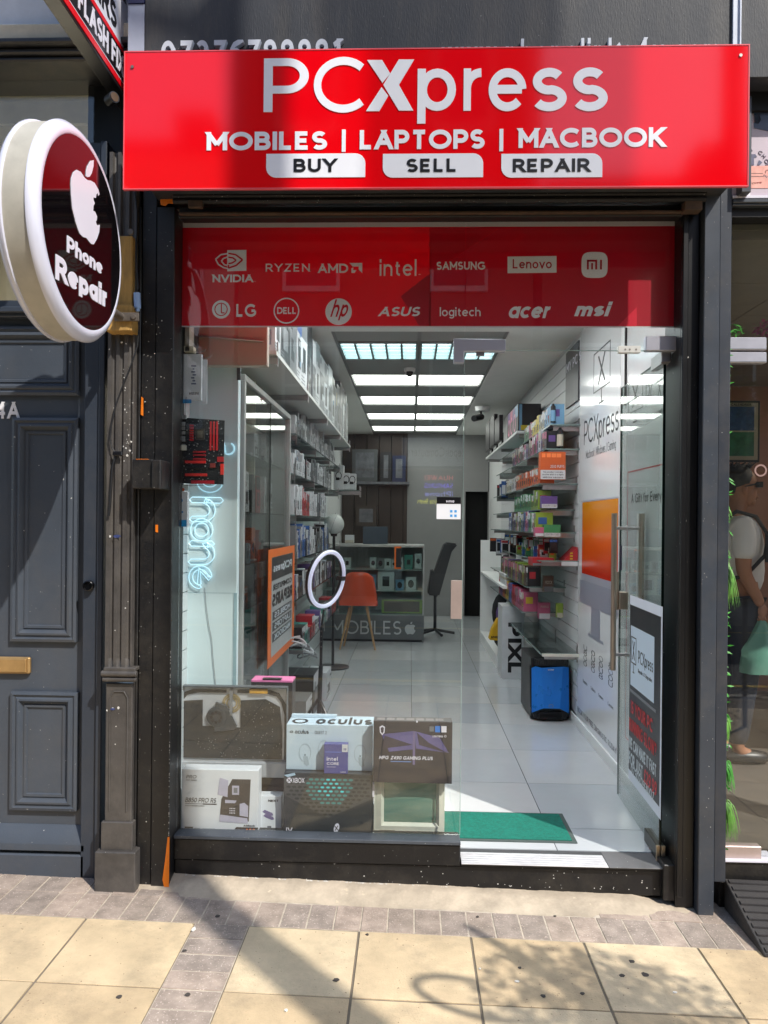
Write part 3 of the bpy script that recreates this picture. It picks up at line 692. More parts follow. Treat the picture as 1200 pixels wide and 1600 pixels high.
# ================================================================ LEFT NEIGHBOUR: NAVY DOOR, FANLIGHT, PILASTER
DY = .10
dr = thing('front_door', 'navy blue panelled front door with brass letterbox beside the shop', 'door', (-1.8, DY, .07))
def D(px, py, y=DY): return atY(px, py, y)
xr = D(136, 900).x; zb = D(60, 1322).z; zd = D(60, 500).z
m = MB(); m.box(-2.32, xr, DY, DY + .05, zb - .01, zd); m.build('leaf', NAVY, dr)
def moulded(px0, px1, py0, py1, nm='panel_moulding', shift=0.0):
    a, b = D(px0, py1), D(px1, py0); x0, x1, z0, z1 = a.x + shift, b.x + shift, a.z, b.z
    m = MB()
    def frame(x0, x1, z0, z1, prof):
        # swept moulding profile: (inset, height) pairs, mitred
        vs = []; n = len(prof)
        for ins, h in prof:
            vs += [(x0 + ins, DY - h, z0 + ins), (x1 - ins, DY - h, z0 + ins), (x1 - ins, DY - h, z1 - ins), (x0 + ins, DY - h, z1 - ins)]
        fs = [[k * 4 + i, k * 4 + (i + 1) % 4, (k + 1) * 4 + (i + 1) % 4, (k + 1) * 4 + i] for k in range(n - 1) for i in range(4)]
        m.add(vs, fs)
    frame(x0, x1, z0, z1, [(0, -.001), (0, .02), (.012, .024), (.016, .018), (.022, .016), (.03, .024), (.038, .026), (.044, .018), (.05, .008), (.055, .006), (.058, .012), (.068, .011), (.072, .0035)])
    m.add([(x0 + .072, DY - .0035, z0 + .072), (x1 - .072, DY - .0035, z0 + .072), (x1 - .072, DY - .0035, z1 - .072), (x0 + .072, DY - .0035, z1 - .072)], [(0, 1, 2, 3)])
    m.build(nm, NAVY, dr, ang=25)
for sh_ in (0, -.47):
    moulded(19, 125, 654, 1001, shift=sh_); moulded(18, 124, 1081, 1263, shift=sh_)
a, b = D(128, 545), D(128, 615); moulded(-330, 127, 512, 617)
a, b = D(-60, 1050), D(50, 1026)
BRASS = M('aged_brass', (196, 160, 108), .42, metal=.75, var=.15, vs=10, bump=.1)
m = MB(); m.box(a.x, b.x, DY - .022, DY, a.z, b.z); lx = m.build('letterbox', BRASS, dr, bevel=.006)
m = MB(); m.box(a.x + .012, b.x - .014, DY - .027, DY - .02, a.z + .008, b.z - .008); m.build('flap', BRASS, lx, bevel=.002)
m = MB(); o = D(-6, 654); text(m, '4A', (o.x, DY - .001, o.z), X, Z, D(0, 628).z - o.z, .105, .19, .14, .004); m.build('door_number', M('white_number', (228, 228, 232), .3), dr)
m = MB(); c = atY(139, 915, .04); m.lathe((c.x, .045, c.z), (0, -1, 0), [(0, .0), (.023, .0), (.023, .018), (.019, .021), (.017, .012), (.0, .012)], 24); m.build('bell_push', M('black_gloss', (12, 12, 14), .12, var=0), dr)
m = MB(); m.box(-2.32, xr, DY - .035, DY, zb + .005, zb + .01); z0 = D(60, 1370, .04).z
m.prism([(-2.32, DY, zb + .1), (-2.32, DY - .02, zb + .075), (-2.32, DY - .05, zb + .03), (-2.32, DY - .05, zb - .0), (-2.32, DY, zb - .0)], (xr + 2.32 + .02, 0, 0)); m.build('weather_board', NAVY, dr, bevel=.003)
m = MB(); m.box(-2.4, xr + .02, DY - .05, DY + .04, .03, zb - .015); m.build('step_board', NAVY, dr, bevel=.005)
# frame round the door
fr = thing('door_frame', 'dark navy timber frame and reveal around the navy front door', 'door frame', (-1.3, .05, .05))
x1 = atY(157, 900, 0.01).x
m = MB(); m.box(xr + .002, x1 - .03, .05, .25, .03, 3.2); m.box(x1 - .028, x1, .035, .25, .03, 3.2); m.build('jamb', NAVYD, fr, bevel=.004)
m = MB(); m.box(-2.45, -2.33, .05, .25, .03, 3.2); m.build('jamb', NAVYD, fr, bevel=.004)
zt0, zt1 = atY(60, 496, .06).z, atY(60, 470, .06).z
m = MB(); m.box(-2.33, xr, .05, .2, zt0, zt1); m.box(-2.33, xr, .03, .05, zt0 + .015, zt0 + .04); m.build('transom_rail', NAVYD, fr, bevel=.004)
zf = atY(60, 104, .02).z
m = MB(); m.box(-2.6, -1.16, -.02, .25, zf, zf + .02); m.box(-2.6, -1.15, -.04, .25, zf + .021, zf + .045); m.box(-2.6, -1.14, -.07, .25, zf + .046, zf + .07); m.build('cornice', M('black_cornice', (34, 36, 42), .4, var=.2, grime=.3), fr, bevel=.006)
fg = thing('fanlight', 'clear glass fanlight above the navy front door', 'window', (-1.8, .12, 2.8))
m = MB(); m.box(-2.33, xr, .12, .128, zt1, zf); m.build('pane', GLASS, fg)
m = MB(); m.box(-3.4, -.9, 1.2, 1.22, 1.8, 4.4); m.box(-3.4, -3.3, .3, 1.2, 1.8, 4.4); m.box(-1.02, -.98, .3, 1.2, 2.99, 4.4); m.box(-3.4, -.98, .3, 1.2, 4.4, 4.44); m.build('pale_blind', M('hall_blind', (214, 210, 192), .9, var=.05), fg)  # hall back wall, sides and ceiling behind the fanlight
m = MB(); m.box(-3.3, -1.0, 1.17, 1.199, atY(60, 165, 1.2).z - .12, atY(60, 163, 1.2).z); m.build('blind_seam', M('hall_blind2', (190, 188, 178), .9), fg)
hl = thing('hall_lamp', 'hallway lamp glowing behind the transom of the navy door', 'lamp', (-1.8, .5, 2.25)); m = MB(); m.sphere((-1.8, .6, 2.2), .2); m.build('globe', M('hall_globe', (240, 235, 220), .5, var=0, emit=(255, 240, 215), estr=9), hl); m = MB(); m.cyl((-1.8, .6, 2.2), (-1.8, .6, 0), .01); m.build('stand', BLK, hl)  # unseen fill light added to brighten the hall behind the fanlight
up = thing('neighbour_upper_wall', 'white painted wall with cream ledge above the black cornice at top left', 'wall', (-1.8, 0, 3.4))
m = MB(); zc = zf + .072; m.box(-3.4, -1.13, -.04, .25, zc, zc + .075); m.build('ledge', M('cream_ledge', (236, 222, 196), .8, var=.15, grime=.3), up, bevel=.008)
m = MB(); m.box(-3.4, -1.13, .0, .25, zc + .077, 4.6); m.build('render', M('white_render', (232, 236, 244), .85, var=.08, grime=.15), up)
m = MB(); m.box(-3.4, -2.46, .03, .3, .0, 3.4); m.build('brickwork', M('painted_brick', (120, 116, 110), .85, var=.1), up)

# fluted pilaster
fp = thing('fluted_pilaster', 'worn black fluted timber pilaster with chipped paint between door and shutter post', 'pilaster', (-1.22, 0, .04))
def T(px, py, y=-.03): return atY(px, py, y)
xa, xb = T(166, 800).x, T(208, 800).x
za, zb2 = T(190, 1046).z, 3.12
m = MB(); n = 64; pr = []
for i in range(n + 1):
    t = i / n; d = 0
    for c_ in (.22, .52, .84):
        q = (t - c_) / .085
        if abs(q) < 1: d = .012 * math.sqrt(1 - q * q)
    pr.append((xa + (xb - xa) * t, -.03 + d))
zt_ = za + .045
vs = [(x, y, zt_) for x, y in pr] + [(x, y, zb2) for x, y in pr]; m.add(vs, [(i, i + 1, n + 2 + i, n + 1 + i) for i in range(n)])
vs = [(x, -.03, za) for x, y in pr] + [(x, y, zt_) for x, y in pr]; m.add(vs, [(i, i + 1, n + 2 + i, n + 1 + i) for i in range(n)])
m.add([(xa, -.03, za), (xa, .1, za), (xa, .1, zb2), (xa, -.03, zb2)], [(0, 1, 2, 3)]); m.add([(xb, -.03, za), (xb, .1, za), (xb, .1, zb2), (xb, -.03, zb2)], [(0, 1, 2, 3)])
m.build('fluted_shaft', BLK2, fp, ang=50)
q0, q1 = T(156, 1068, -.06), T(212, 1046, -.06)
m = MB(); m.box(q0.x + .01, q1.x - .006, -.05, .08, q1.z - .012, q1.z + .004); m.cyl((q0.x, -.045, q1.z - .022), (q1.x, -.045, q1.z - .022), .013, n=14); m.cyl((q0.x + .004, -.04, q1.z - .046), (q1.x - .004, -.04, q1.z - .046), .011, n=14); m.build('cap_moulding', BLK2, fp, bevel=.003)
l0, l1 = T(163, 1286), T(207, 1068)
m = MB(); m.box(l0.x, l1.x, -.03, .08, l0.z, l1.z); m.build('lower_panel', BLK2, fp, bevel=.004)
m = MB(); m.tube([(l0.x + .02, -.031, l0.z + .05), (l0.x + .02, -.031, l1.z - .06), (l0.x + .035, -.031, l1.z - .035), (l1.x - .035, -.031, l1.z - .035), (l1.x - .02, -.031, l1.z - .06), (l1.x - .02, -.031, l0.z + .05)], .0035); m.build('bead', BLK2, fp)
l0, l1 = T(157, 1333, -.04), T(207, 1285, -.04); m = MB(); m.box(l0.x, l1.x, -.04, .08, l0.z, l1.z - .001); m.build('base_block', BLK2, fp, bevel=.003)
l0, l1 = T(147, 1388, -.06), T(211, 1332, -.06); m = MB(); m.box(l0.x, l1.x, -.06, .08, .02, l1.z - .002); m.build('plinth_block', BLK2, fp, bevel=.004)
m = MB(); rr = random.Random(21)
for (u, v, s) in [(190, 535, 3), (197, 537, 1.5), (171, 546, 2), (194, 590, 1.5), (196, 606, 2), (195, 640, 2), (197, 700, 2.5), (199, 712, 3.5), (203, 704, 3), (205, 690, 2.5), (201, 680, 2), (194, 720, 1.5), (172, 838, 3.5), (180, 839, 2.5), (200, 940, 1.5), (196, 950, 2), (180, 985, 1.5), (167, 1110, 2.5), (176, 1108, 4), (185, 1106, 3), (181, 1135, 1.5), (180, 1163, 1.5)] + [(rr.choice([195, 200, 205]) + rr.uniform(-3, 3), rr.uniform(540, 760), rr.uniform(.5, 1.4)) for _ in range(24)]:
    p = T(u, v, -.0305); r = s * .0017; nn = 7
    m.prism([Vector((p.x + r * rr.uniform(.5, 1.2) * math.cos(k * 2 * math.pi / nn), -.0302, p.z + r * rr.uniform(.5, 1.4) * math.sin(k * 2 * math.pi / nn))) for k in range(nn)], (0, -.0012, 0))
m.build('paint_chips', PAINTCHIP, fp, smooth=False)
m = MB()
for (u, v, s) in ((183, 838, 4), (176, 1108, 2.6)):
    p = T(u, v, -.032); r = s * .0026; m.prism([Vector((p.x + r * 1.6 * math.cos(k), -.032, p.z + r * .7 * math.sin(k))) for k in range(6)], (0, -.0012, 0))
m.build('sticker_remnant', M('blue_sticker', (50, 62, 110), .6, var=.3, vs=50), fp, smooth=False)
m = MB()
for k in range(3): xx = xa - .012; m.box(-1.148 - .004 * k, -1.146, .01, .03, .1, 3.1)
m.box(-1.149, -1.1405, .03, .06, .05, 3.2); m.box(-1.45, -.98, .17, .3, 2.2, 4.6); m.build('side_lath', DARK, fp)
# wooden packing blocks on the pilaster
WOOD = M('yellowed_wood', (176, 138, 74), .7, var=.3, vs=7, bump=.4, bs=30, grime=.4, stretch=(6, 1, 1))
wb = thing('wood_packing_block', 'tall yellowed timber packing block behind the round sign bracket', 'wood block', (-1.18, -.06, 2.4))
q0, q1 = atY(184, 480, -.06), atY(207, 368, -.06); m = MB(); m.box(q0.x, q1.x, -.06, -.012, q0.z, q1.z); m.build('block', WOOD, wb, bevel=.004)
wb2 = thing('wood_packing_block', 'short sunlit timber block under the round sign bracket', 'wood block', (-1.18, -.1, 2.35))
q0, q1 = atY(164, 517, -.09), atY(206, 474, -.09); m = MB(); m.box(q0.x, q1.x, -.09, -.012, q0.z, q1.z - .004); m.build('block', WOOD, wb2, bevel=.004)
# cable with blue connector
cb = thing('cable', 'thin black cable with pale blue connector hanging over the fluted pilaster', 'cable', (-1.15, -.05, 2.3))
pts = [atY(a, b, c) for a, b, c in ((206, 150, -.03), (205, 250, -.04), (214, 330, -.045), (213, 400, -.05), (216, 452, -.05))]
m = MB(); m.tube(pts, .0035); pts = [atY(a, b, -.045) for a, b in ((215, 484), (217, 510), (215, 540), (208, 562), (201, 580), (192, 602), (182, 630), (175, 660), (172, 685), (175, 700), (181, 708), (188, 707))]
m.tube(pts, .0032)
m.tube([atY(a, b, -.04) for a, b in ((181, 710), (176, 730), (174, 760), (172, 790), (170, 806))], .005); m.build('wire', M('black_cable', (22, 22, 24), .5), cb)
m = MB(); a, b = atY(214, 458, -.055), atY(215, 482, -.055); m.cyl(a, b, .014, n=14); m.cyl(b, b - Z * .012, .009, n=12); m.build('connector', M('pale_blue_plastic', (150, 180, 225), .4), cb)
m = MB(); a = atY(184, 709, -.045); m.obox(a, X, Y, Z, .02, .008, .01); m.build('clip', INK, cb, bevel=.004)
# small spotlight high on the frame
sp = thing('spotlight', 'small black cylindrical spotlight on the dark wall under the angled sign', 'spotlight', (-1.2, -.08, 3.2))
a = atY(170, 158, -.1); m = MB(); m.cyl(a, a + Vector((.035, -.03, .0)), .022, n=18); m.cyl(a + Vector((0, 0, .03)), a + Vector((0, .1, .05)), .006); m.build('body', INK, sp)
m = MB(); m.cyl(a + Vector((.036, -.0305, .0)), a + Vector((.037, -.0312, .0)), .018, n=18); m.build('lens', M('amber_lens', (90, 70, 50), .2), sp)

# ================================================================ ROUND PROJECTING SIGN
RX, RR = -1.13, .354; RC = Vector((RX, -.574, 2.565))
rs_ = thing('projecting_sign', 'round double-sided Phone Repair sign with white rim on a wall bracket', 'sign', tuple(RC))
m = MB(); m.lathe((RX - .115, RC.y, RC.z), X, [(RR - .004, 0), (RR, .004), (RR, .075), (RR - .004, .08)], 72); m.build('drum', M('weathered_drum', (186, 182, 170), .5, var=.18, vs=3, grime=.4), rs_)
RIM = M('white_sign_rim', (214, 216, 232), .22, var=.02, coat=.3)
def rim(x0, sg):
    m = MB(); m.lathe((x0, RC.y, RC.z), X * sg, [(RR - .004, -.006), (RR + .006, -.002), (RR + .007, .006), (RR, .014), (RR - .006, .022), (RR - .02, .029), (RR * .905, .031), (RR * .893, .028)], 80); return m.build('rim', RIM, rs_, ang=60)
rim(RX - .035, 1); rim(RX - .115, -1)
ri = RR * .895
def onface(name, pts, mat, parent, t=.0015, off=0):
    m = MB(); m.prism(pts, (t, 0, 0)); return m.build(name, mat, parent, smooth=False)
FX = RX - .035 + .028
FB = M('sign_face_black', (14, 11, 14), .05, var=0, coat=.5, spec=.5); FR = M('sign_face_red', (150, 22, 34), .08, var=0, coat=.5)
m = MB(); m.prism([(FX, RC.y + ri * math.cos(R(t * 5)), RC.z + ri * math.sin(R(t * 5))) for t in range(72)], (.002, 0, 0)); m.build('face', FB, rs_, smooth=False)
m = MB(); m.lathe((RX - .143, RC.y, RC.z), X, [(ri, 0), (0, 0)], 40); m.build('rear_face', FB, rs_)
LX = FX + .0025
def K(a, b): return atX(a / 3.904, 150 + b / 3.904, LX)
leaf = [(522, 488), (524, 460), (530, 430), (550, 395), (570, 392), (568, 430), (557, 472), (545, 492), (532, 495)]
onface('apple_leaf', [K(a, b) for a, b in leaf], WHITEP, rs_)
body = [(433, 500), (445, 465), (465, 450), (490, 462), (515, 500), (532, 513), (552, 516), (575, 530), (598, 570), (605, 600), (598, 610), (594, 592), (586, 600), (583, 622), (568, 618), (568, 632), (576, 655), (568, 672), (566, 700), (578, 706), (590, 735), (588, 758), (582, 766), (590, 790), (607, 785), (603, 830), (590, 870), (570, 905), (556, 903), (540, 885), (525, 865), (505, 860), (485, 840), (472, 808), (458, 765), (440, 690), (432, 600), (430, 540)]
onface('apple_emblem', [K(a, b) for a, b in body], WHITEP, rs_)
for s, a, b, c, wt in (('Phone', (408, 950), (625, 1070), 848, .23), ('Repair', (338, 1115), (660, 1265), 962, .25)):
    o, e, t = K(*a), K(*b), K(a[0], c); up_ = Z; rt = (e - o); rt.x = 0
    m = MB(); text(m, s, (LX - .0005, o.y, o.z), Vector((0, rt.y, rt.z * .55)), Z, t.z - o.z, abs(e.y - o.y) * .99, wt, .1, .002); m.build('lettering', WHITEP, rs_, smooth=False)
m = MB()
for z in (atY(190, 490, -.15).z, RC.z + .36 * 0 + atY(190, 362, -.15).z):
    m.cyl((RX - .06, -.24, z), (RX - .06, -.1, z), .016, n=14); m.obox((-1.165, -.1, z), X, Y, Z, .05, .006, .017)
m.cyl((-1.135, -.112, atY(198, 495, -.11).z), (-1.135, -.1, atY(198, 495, -.11).z), .011, n=6); m.cyl((-1.15, -.112, atY(198, 362, -.11).z), (-1.15, -.1, atY(198, 362, -.11).z), .012, n=14)
m.build('wall_bracket', M('rusty_steel', (120, 112, 105), .5, metal=.6, var=.35, vs=25), rs_, bevel=.001)

# ================================================================ ANGLED PROJECTING SIGN AT TOP LEFT
PX = -1.215
ps = thing('projecting_sign', 'rectangular black white and red sign reading FLASH FIX at top left', 'sign', (PX, -.6, 3.38))
zb_ = atX(183, 133, PX).z; zb2_ = atX(192, 80, PX).z
m = MB(); m.box(PX - .06, PX, -.72, .09, zb_, 4.7); m.build('sign_case', M('sign_case', (26, 26, 28), .35), ps, bevel=.002)
def band(nm, y0, y1, z0, z1, mat, o=.002): m = MB(); m.box(PX, PX + o, y0, y1, z0, z1); return m.build(nm, mat, ps, smooth=False)
SR = M('sign_red', (222, 16, 30), .25, var=.02); SW = M('sign_white', (216, 218, 228), .3, var=.03)
band('black_band', -.71, .06, zb_ + .045, zb2_ - .012, M('sign_black', (22, 20, 24), .2, var=0), .002)
band('red_border', -.71, .07, zb_ + .014, zb_ + .04, SR, .003); band('white_line', -.71, .07, zb_ + .041, zb_ + .044, SW, .003)
band('red_border', -.71, .062, zb2_ - .011, zb2_ + .01, SR, .003); band('red_border', .062, .075, zb_ + .045, 4.68, SR, .003)
band('white_band', -.71, .06, zb2_ + .011, 4.68, SW, .002)
m = MB(); text(m, 'FLASH FIX', (PX + .002, -.475, zb_ + .065), Y, Z, .085, .435, .22, .12, .002); m.build('lettering', WHITEP, ps, smooth=False)
m = MB(); text(m, 'REPAIRS', (PX + .002, -.62, zb2_ + .035), Y, Z, .1, .5, .2, .12, .002); m.build('lettering', INK, ps, smooth=False)
m = MB(); text(m, 'k', (PX + .002, -.09, zb2_ + .21), Y, Z, .1, .06, .17, .12, .002); m.build('lettering', INK, ps, smooth=False)
# ================================================================ WINDOW, BANNER, DOOR
GY = .09
def W_(px, py, y=GY): return atY(px, py, y)
wl = thing('shop_window', 'large fixed clear glass pane left of the open door', 'window', (-.4, GY, .24))
xj = W_(722, 900).x; zg0, zg1 = .25, W_(500, 345).z
m = MB(); m.box(-.998, xj, GY, GY + .01, zg0, zg1); m.build('pane', GLASS, wl, smooth=False)
m = MB(); m.box(xj + .0002, xj + .0022, GY, GY + .01, zg0, W_(722, 560).z); m.build('pane_edge', M('pale_glass_edge', (150, 170, 165), .2), wl, smooth=False)
m = MB(); a, b = W_(704, 967, GY - .006), W_(722, 907, GY - .006); m.box(a.x, b.x, GY - .008, GY - .0005, a.z, b.z); m.build('lock_plate', M('warm_plate', (190, 172, 165), .4, metal=.5), wl, bevel=.001)
st = thing('payment_sticker', 'small white and black card sticker on the inside of the window', 'sticker', (.15, GY, 1.65))
a, b = W_(682, 811, GY - .002), W_(720, 777, GY - .002); m = MB(); m.box(a.x, b.x, GY - .002, GY - .0004, a.z, b.z); m.build('card', M('white_card', (228, 230, 236), .4, var=0), st, bevel=.0)
zc = a.z + (b.z - a.z) * .7; m = MB(); m.box(a.x, b.x, GY - .003, GY - .002, zc, b.z); m.build('black_header', INK, st)
m = MB(); text(m, 'sumup', (a.x + .04, GY - .003, zc + .006), X, Z, .012, .035, .2, th=.0004); m.build('lettering', WHITEP, st)
m = MB()
for i in range(2):
    for j in range(2): m.box(a.x + .058 + i * .018, a.x + .068 + i * .018, GY - .003, GY - .002, a.z + .01 + j * .019, a.z + .02 + j * .019)
m.build('blue_icons', M('blue_icon', (70, 160, 225), .4, var=0), st)
tg = thing('transom_pane', 'clear glass transom above the open door', 'window', (.65, GY, 2.3))
zt0 = W_(880, 547).z; m = MB(); m.box(xj + .004, 1.112, GY, GY + .01, zt0, zg1); m.build('pane', GLASS, tg, smooth=False)
m = MB(); m.box(xj + .004, 1.11, GY + .0005, GY + .0095, zt0 - .0025, zt0 - .0005); m.build('pane_edge', M('pale_glass_edge', (150, 170, 165), .2), tg, smooth=False)
# patch fittings
pf = thing('patch_fitting', 'L-shaped satin metal patch fitting joining window and transom', 'glass fitting', (.3, GY, 2.3))
p = [W_(a, b, GY - .012) for a, b in ((709, 567), (709, 529), (790, 530), (790, 548.5), (725, 549), (725, 567))]
m = MB(); m.prism(p, (0, .034, 0)); m.build('plate', PLATE, pf, bevel=.002)
m = MB(); a, b = W_(744, 556, GY), W_(757, 549, GY); m.box(a.x, b.x, GY, GY + .01, a.z, b.z - .001); m.build('stop', STEEL, pf, bevel=.001)
pf = thing('patch_fitting', 'wide satin metal patch fitting holding the top hinge of the glass door', 'glass fitting', (1.05, GY, 2.3))
a, b = W_(1009, 548, GY - .012), W_(1066, 525, GY - .012); m = MB(); m.box(a.x, b.x, GY - .014, GY + .024, a.z, b.z); m.build('plate', PLATE, pf, bevel=.003)
m = MB(); m.box(b.x + .001, 1.112, GY - .01, GY + .02, a.z + .005, b.z - .002); m.build('bracket', STEEL, pf, bevel=.001)
kp = thing('door_keep', 'small pale metal lock keep on the transom edge', 'glass fitting', (.95, GY, 2.29))
a, b = W_(966, 551, GY - .006), W_(1001, 540.5, GY - .006); m = MB(); m.box(a.x, b.x, GY - .008, GY + .018, a.z, b.z); m.build('plate', M('pale_keep', (215, 215, 210), .4, metal=.2), kp, bevel=.001)
m = MB()
for u in (977, 984, 994): c = W_(u, 546, GY - .009); m.cyl((c.x, GY - .0095, c.z), (c.x, GY - .008, c.z), .004, n=10)
m.build('screws', SCREW, kp)

# banner of brand logos behind the glass
BY = GY + .016
def vinyl(nm, c):
    m = M(nm, c, .35, var=.03, vs=2); n = m.node_tree.nodes; l = m.node_tree.links
    t = n.new('ShaderNodeBsdfTranslucent'); t.inputs[0].default_value = lin(c); x = n.new('ShaderNodeMixShader'); x.inputs[0].default_value = .22 if 'red' in nm else 0
    l.new(n['Principled BSDF'].outputs[0], x.inputs[1]); l.new(t.outputs[0], x.inputs[2]); l.new(x.outputs[0], n['Material Output'].inputs[0]); return m
bn = thing('logo_banner', 'dark red vinyl banner of white brand logos across the top of the window', 'banner', (0, BY, 2.4))
def B(px, py): return atY(px, py, BY)
zb0, zb1, zb2_ = B(500, 509).z, B(500, 355).z, B(500, 346).z
xb0, xb1 = B(277, 450).x, B(1065, 450).x
BR_ = vinyl('banner_red', (236, 10, 44)); BD_ = vinyl('banner_dark_red', (204, 18, 48))
m = MB(); m.box(xb0 + .004, B(672, 400).x + .004, BY + .001, BY + .0029, zb0, zb1); 
m.build('red_vinyl', BR_, bn, smooth=False)
m = MB(); m.box(B(672, 400).x, xb1 - .006, BY + .001, BY + .003, zb0, zb1); m.build('dark_vinyl', BD_, bn, smooth=False)
def bflat(nm, pts, mat, y=.0): m = MB(); m.prism([B(a, b) + Vector((0, y, 0)) for a, b in pts], (0, -.0006, 0)); return m.build(nm, mat, bn, smooth=False)
bflat('red_wedge', [(673, 357), (780, 357), (673, 428)], BR_, .0009); bflat('dark_wedge', [(671, 428), (671, 509), (655, 509), (626, 463)], BD_, .0009)
bflat('red_flash', [(965, 509.5), (995, 480), (995, 509.5)], M('bright_red', (235, 30, 60), .4, var=0), .0009)
m = MB(); m.box(xb0, xb1, BY + .001, BY + .003, zb1 + .0005, zb2_); m.box(xb0, xb0 + .0035, BY + .001, BY + .003, zb0 - .006, zb1); m.box(xb0 + .004, xb1, BY + .001, BY + .003, zb0 - .006, zb0 - .0005); m.box(xb1 - .0055, xb1, BY + .001, BY + .003, zb0, zb1); m.build('white_margin', vinyl('banner_white', (225, 215, 220)), bn, smooth=False)
BW = vinyl('banner_logo_white', (252, 250, 254))
def blogo(nm, s, x0, x1, base, top, wt=.16, gap=.12, shear=0):
    o, e, t = B(x0, base), B(x1, base), B(x0, top); m = MB(); h = t.z - o.z
    text(m, s, (o.x, BY + .0005, o.z), X, Z, h, (e.x - o.x) - shear * h, wt, gap, .0008, shear); m.build(nm, BW, bn, smooth=False)
def bring(nm, cx, cy, r, wd): m = MB(); c = B(cx, cy); k = r * .00274; ringpoly(m, c.x, c.z, k, k, wd, (0, BY + .0005, 0), X, Z, .0008, 36); return m
blogo('lettering_nvidia', 'NVIDIA.', 332, 400, 441, 429, .22, .1)
bflat('eye_emblem', [(355, 391), (385, 390.5), (385, 423), (355, 424)], BW)
def eyearc(pts, w, mat=BW, y=0): 
    m = MB(); P2 = [B(a, b) for a, b in pts]
    for i in range(len(P2) - 1):
        d = (P2[i + 1] - P2[i]); nn = Vector((-d.z, 0, d.x)).normalized() * w * .5
        m.prism([P2[i] + nn + Vector((0, y, 0)), P2[i + 1] + nn + Vector((0, y, 0)), P2[i + 1] - nn + Vector((0, y, 0)), P2[i] - nn + Vector((0, y, 0))], (0, -.0007, 0))
    return m
eyearc([(357, 396), (345, 398), (337, 405), (341, 413), (349, 418), (357, 420)], .006).build('eye_outline', BW, bn, smooth=False)
eyearc([(357, 401), (349, 404), (346, 408), (351, 414), (358, 415)], .006).build('eye_outline', BW, bn, smooth=False)
eyearc([(357, 396), (368, 398), (379, 406), (369, 415), (357, 419), (357, 414)], .0065, y=-.0009).build('eye_gap', BR_, bn, smooth=False)
eyearc([(357, 402), (364, 403), (369, 407), (363, 411), (357, 412)], .006, y=-.0009).build('eye_gap', BR_, bn, smooth=False)
blogo('lettering_ryzen', 'RYZEN', 415, 484, 424.5, 412, .15, .22)
blogo('lettering_amd', 'AMD', 497, 544, 426.5, 412, .2, .12)
bflat('arrow_emblem', [(546, 411), (566, 411), (566, 427), (560.5, 421), (560.5, 416.5), (551, 416.5)], BW); bflat('arrow_emblem', [(549, 419.5), (552, 417.5), (552, 422), (557, 422), (554, 426.5), (549, 426.5)], BW)
blogo('lettering_intel', 'intel.', 593, 657, 431, 405, .13, .15)
blogo('lettering_samsung', 'SAMSUNG', 682, 758, 421.5, 409, .2, .12)
bflat('white_plate', [(793, 401), (869.5, 400), (869.5, 426), (793, 427)], BW)
o, e, t = B(801, 419.5), B(862, 419.5), B(801, 405); m = MB(); text(m, 'Lenovo', (o.x, BY - .0003, o.z), X, Z, t.z - o.z, e.x - o.x, .15, .13, .0006); m.build('lettering_lenovo', BD_, bn, smooth=False)
c = B(929, 414); m = MB(); k = .0555
pts = []
for i in range(40):
    t = 2 * math.pi * i / 40; cs, sn = math.cos(t), math.sin(t); pts.append((c.x + k * math.copysign(abs(cs) ** .55, cs), BY + .0005, c.z + k * math.copysign(abs(sn) ** .55, sn)))
m.prism(pts, (0, -.0008, 0)); m.build('rounded_plate', BW, bn, smooth=False)
m = MB()
def br_(x0, x1, y0, y1): a, b = B(x0, y1), B(x1, y0); m.box(a.x, b.x, BY - .001, BY - .0003, a.z, b.z)
br_(917, 920, 406, 421); br_(917, 933, 406, 409); br_(930, 933, 409, 421); br_(923.7, 926.5, 411, 421); br_(937.5, 940.5, 406, 421); m.build('lettering_mi', BD_, bn, smooth=False)
m = bring('r', 345.5, 483.5, 14.5, .039); m.build('round_face', BW, bn, smooth=False)
m = MB()
m = eyearc([(341, 477), (341, 477.1)], .004)
m = eyearc([(346, 475), (346, 489), (351, 489)], .0045, y=-.0009); m.build('face_mark', BR_, bn, smooth=False)
m = bring('r', 345.5, 483.5, 10.5, .004)
for v in m.v: v.y -= .0009
m.build('face_mark', BR_, bn, smooth=False)
blogo('lettering_lg', 'LG', 369, 400, 495, 475, .2, .14)
bring('r', 447.5, 485.5, 20.5, .0055).build('ring', BW, bn, smooth=False)
blogo('lettering_dell', 'DELL', 433, 463, 490.5, 480, .2, .08)
c = B(529, 487); m = MB(); m.prism([(c.x + .0575 * math.cos(R(t)), BY + .0005, c.z + .0575 * math.sin(R(t))) for t in range(0, 360, 10)], (0, -.0008, 0)); m.build('disc', BW, bn, smooth=False)
m = MB(); text(m, 'h', (c.x - .036, BY - .0003, c.z - .022), X, Z, .075, .03, .15, th=.0006, shear=.3); m.build('lettering_hp', BR_, bn, smooth=False)
m = MB(); text(m, 'p', (c.x + .002, BY - .0003, c.z - .022), X, Z, .075, .03, .15, th=.0006, shear=.3); m.build('lettering_hp', BR_, bn, smooth=False)
blogo('lettering_asus', 'ASUS', 591, 659, 494, 479.5, .2, .1, .3)
blogo('lettering_logitech', 'logitech', 687, 751, 494, 480, .14, .1)
o, e = B(793, 497), B(866, 497); m = MB(); text(m, 'acer', (o.x, BY + .0005, o.z), X, Z, .071, e.x - o.x - .02, .2, .06, .0008, .25); m.build('lettering_acer', BW, bn, smooth=False)
o, e = B(897, 494), B(957, 494); m = MB(); text(m, 'msi', (o.x, BY + .0005, o.z), X, Z, .062, e.x - o.x - .02, .24, .08, .0008, .35); m.build('lettering_msi', BW, bn, smooth=False)

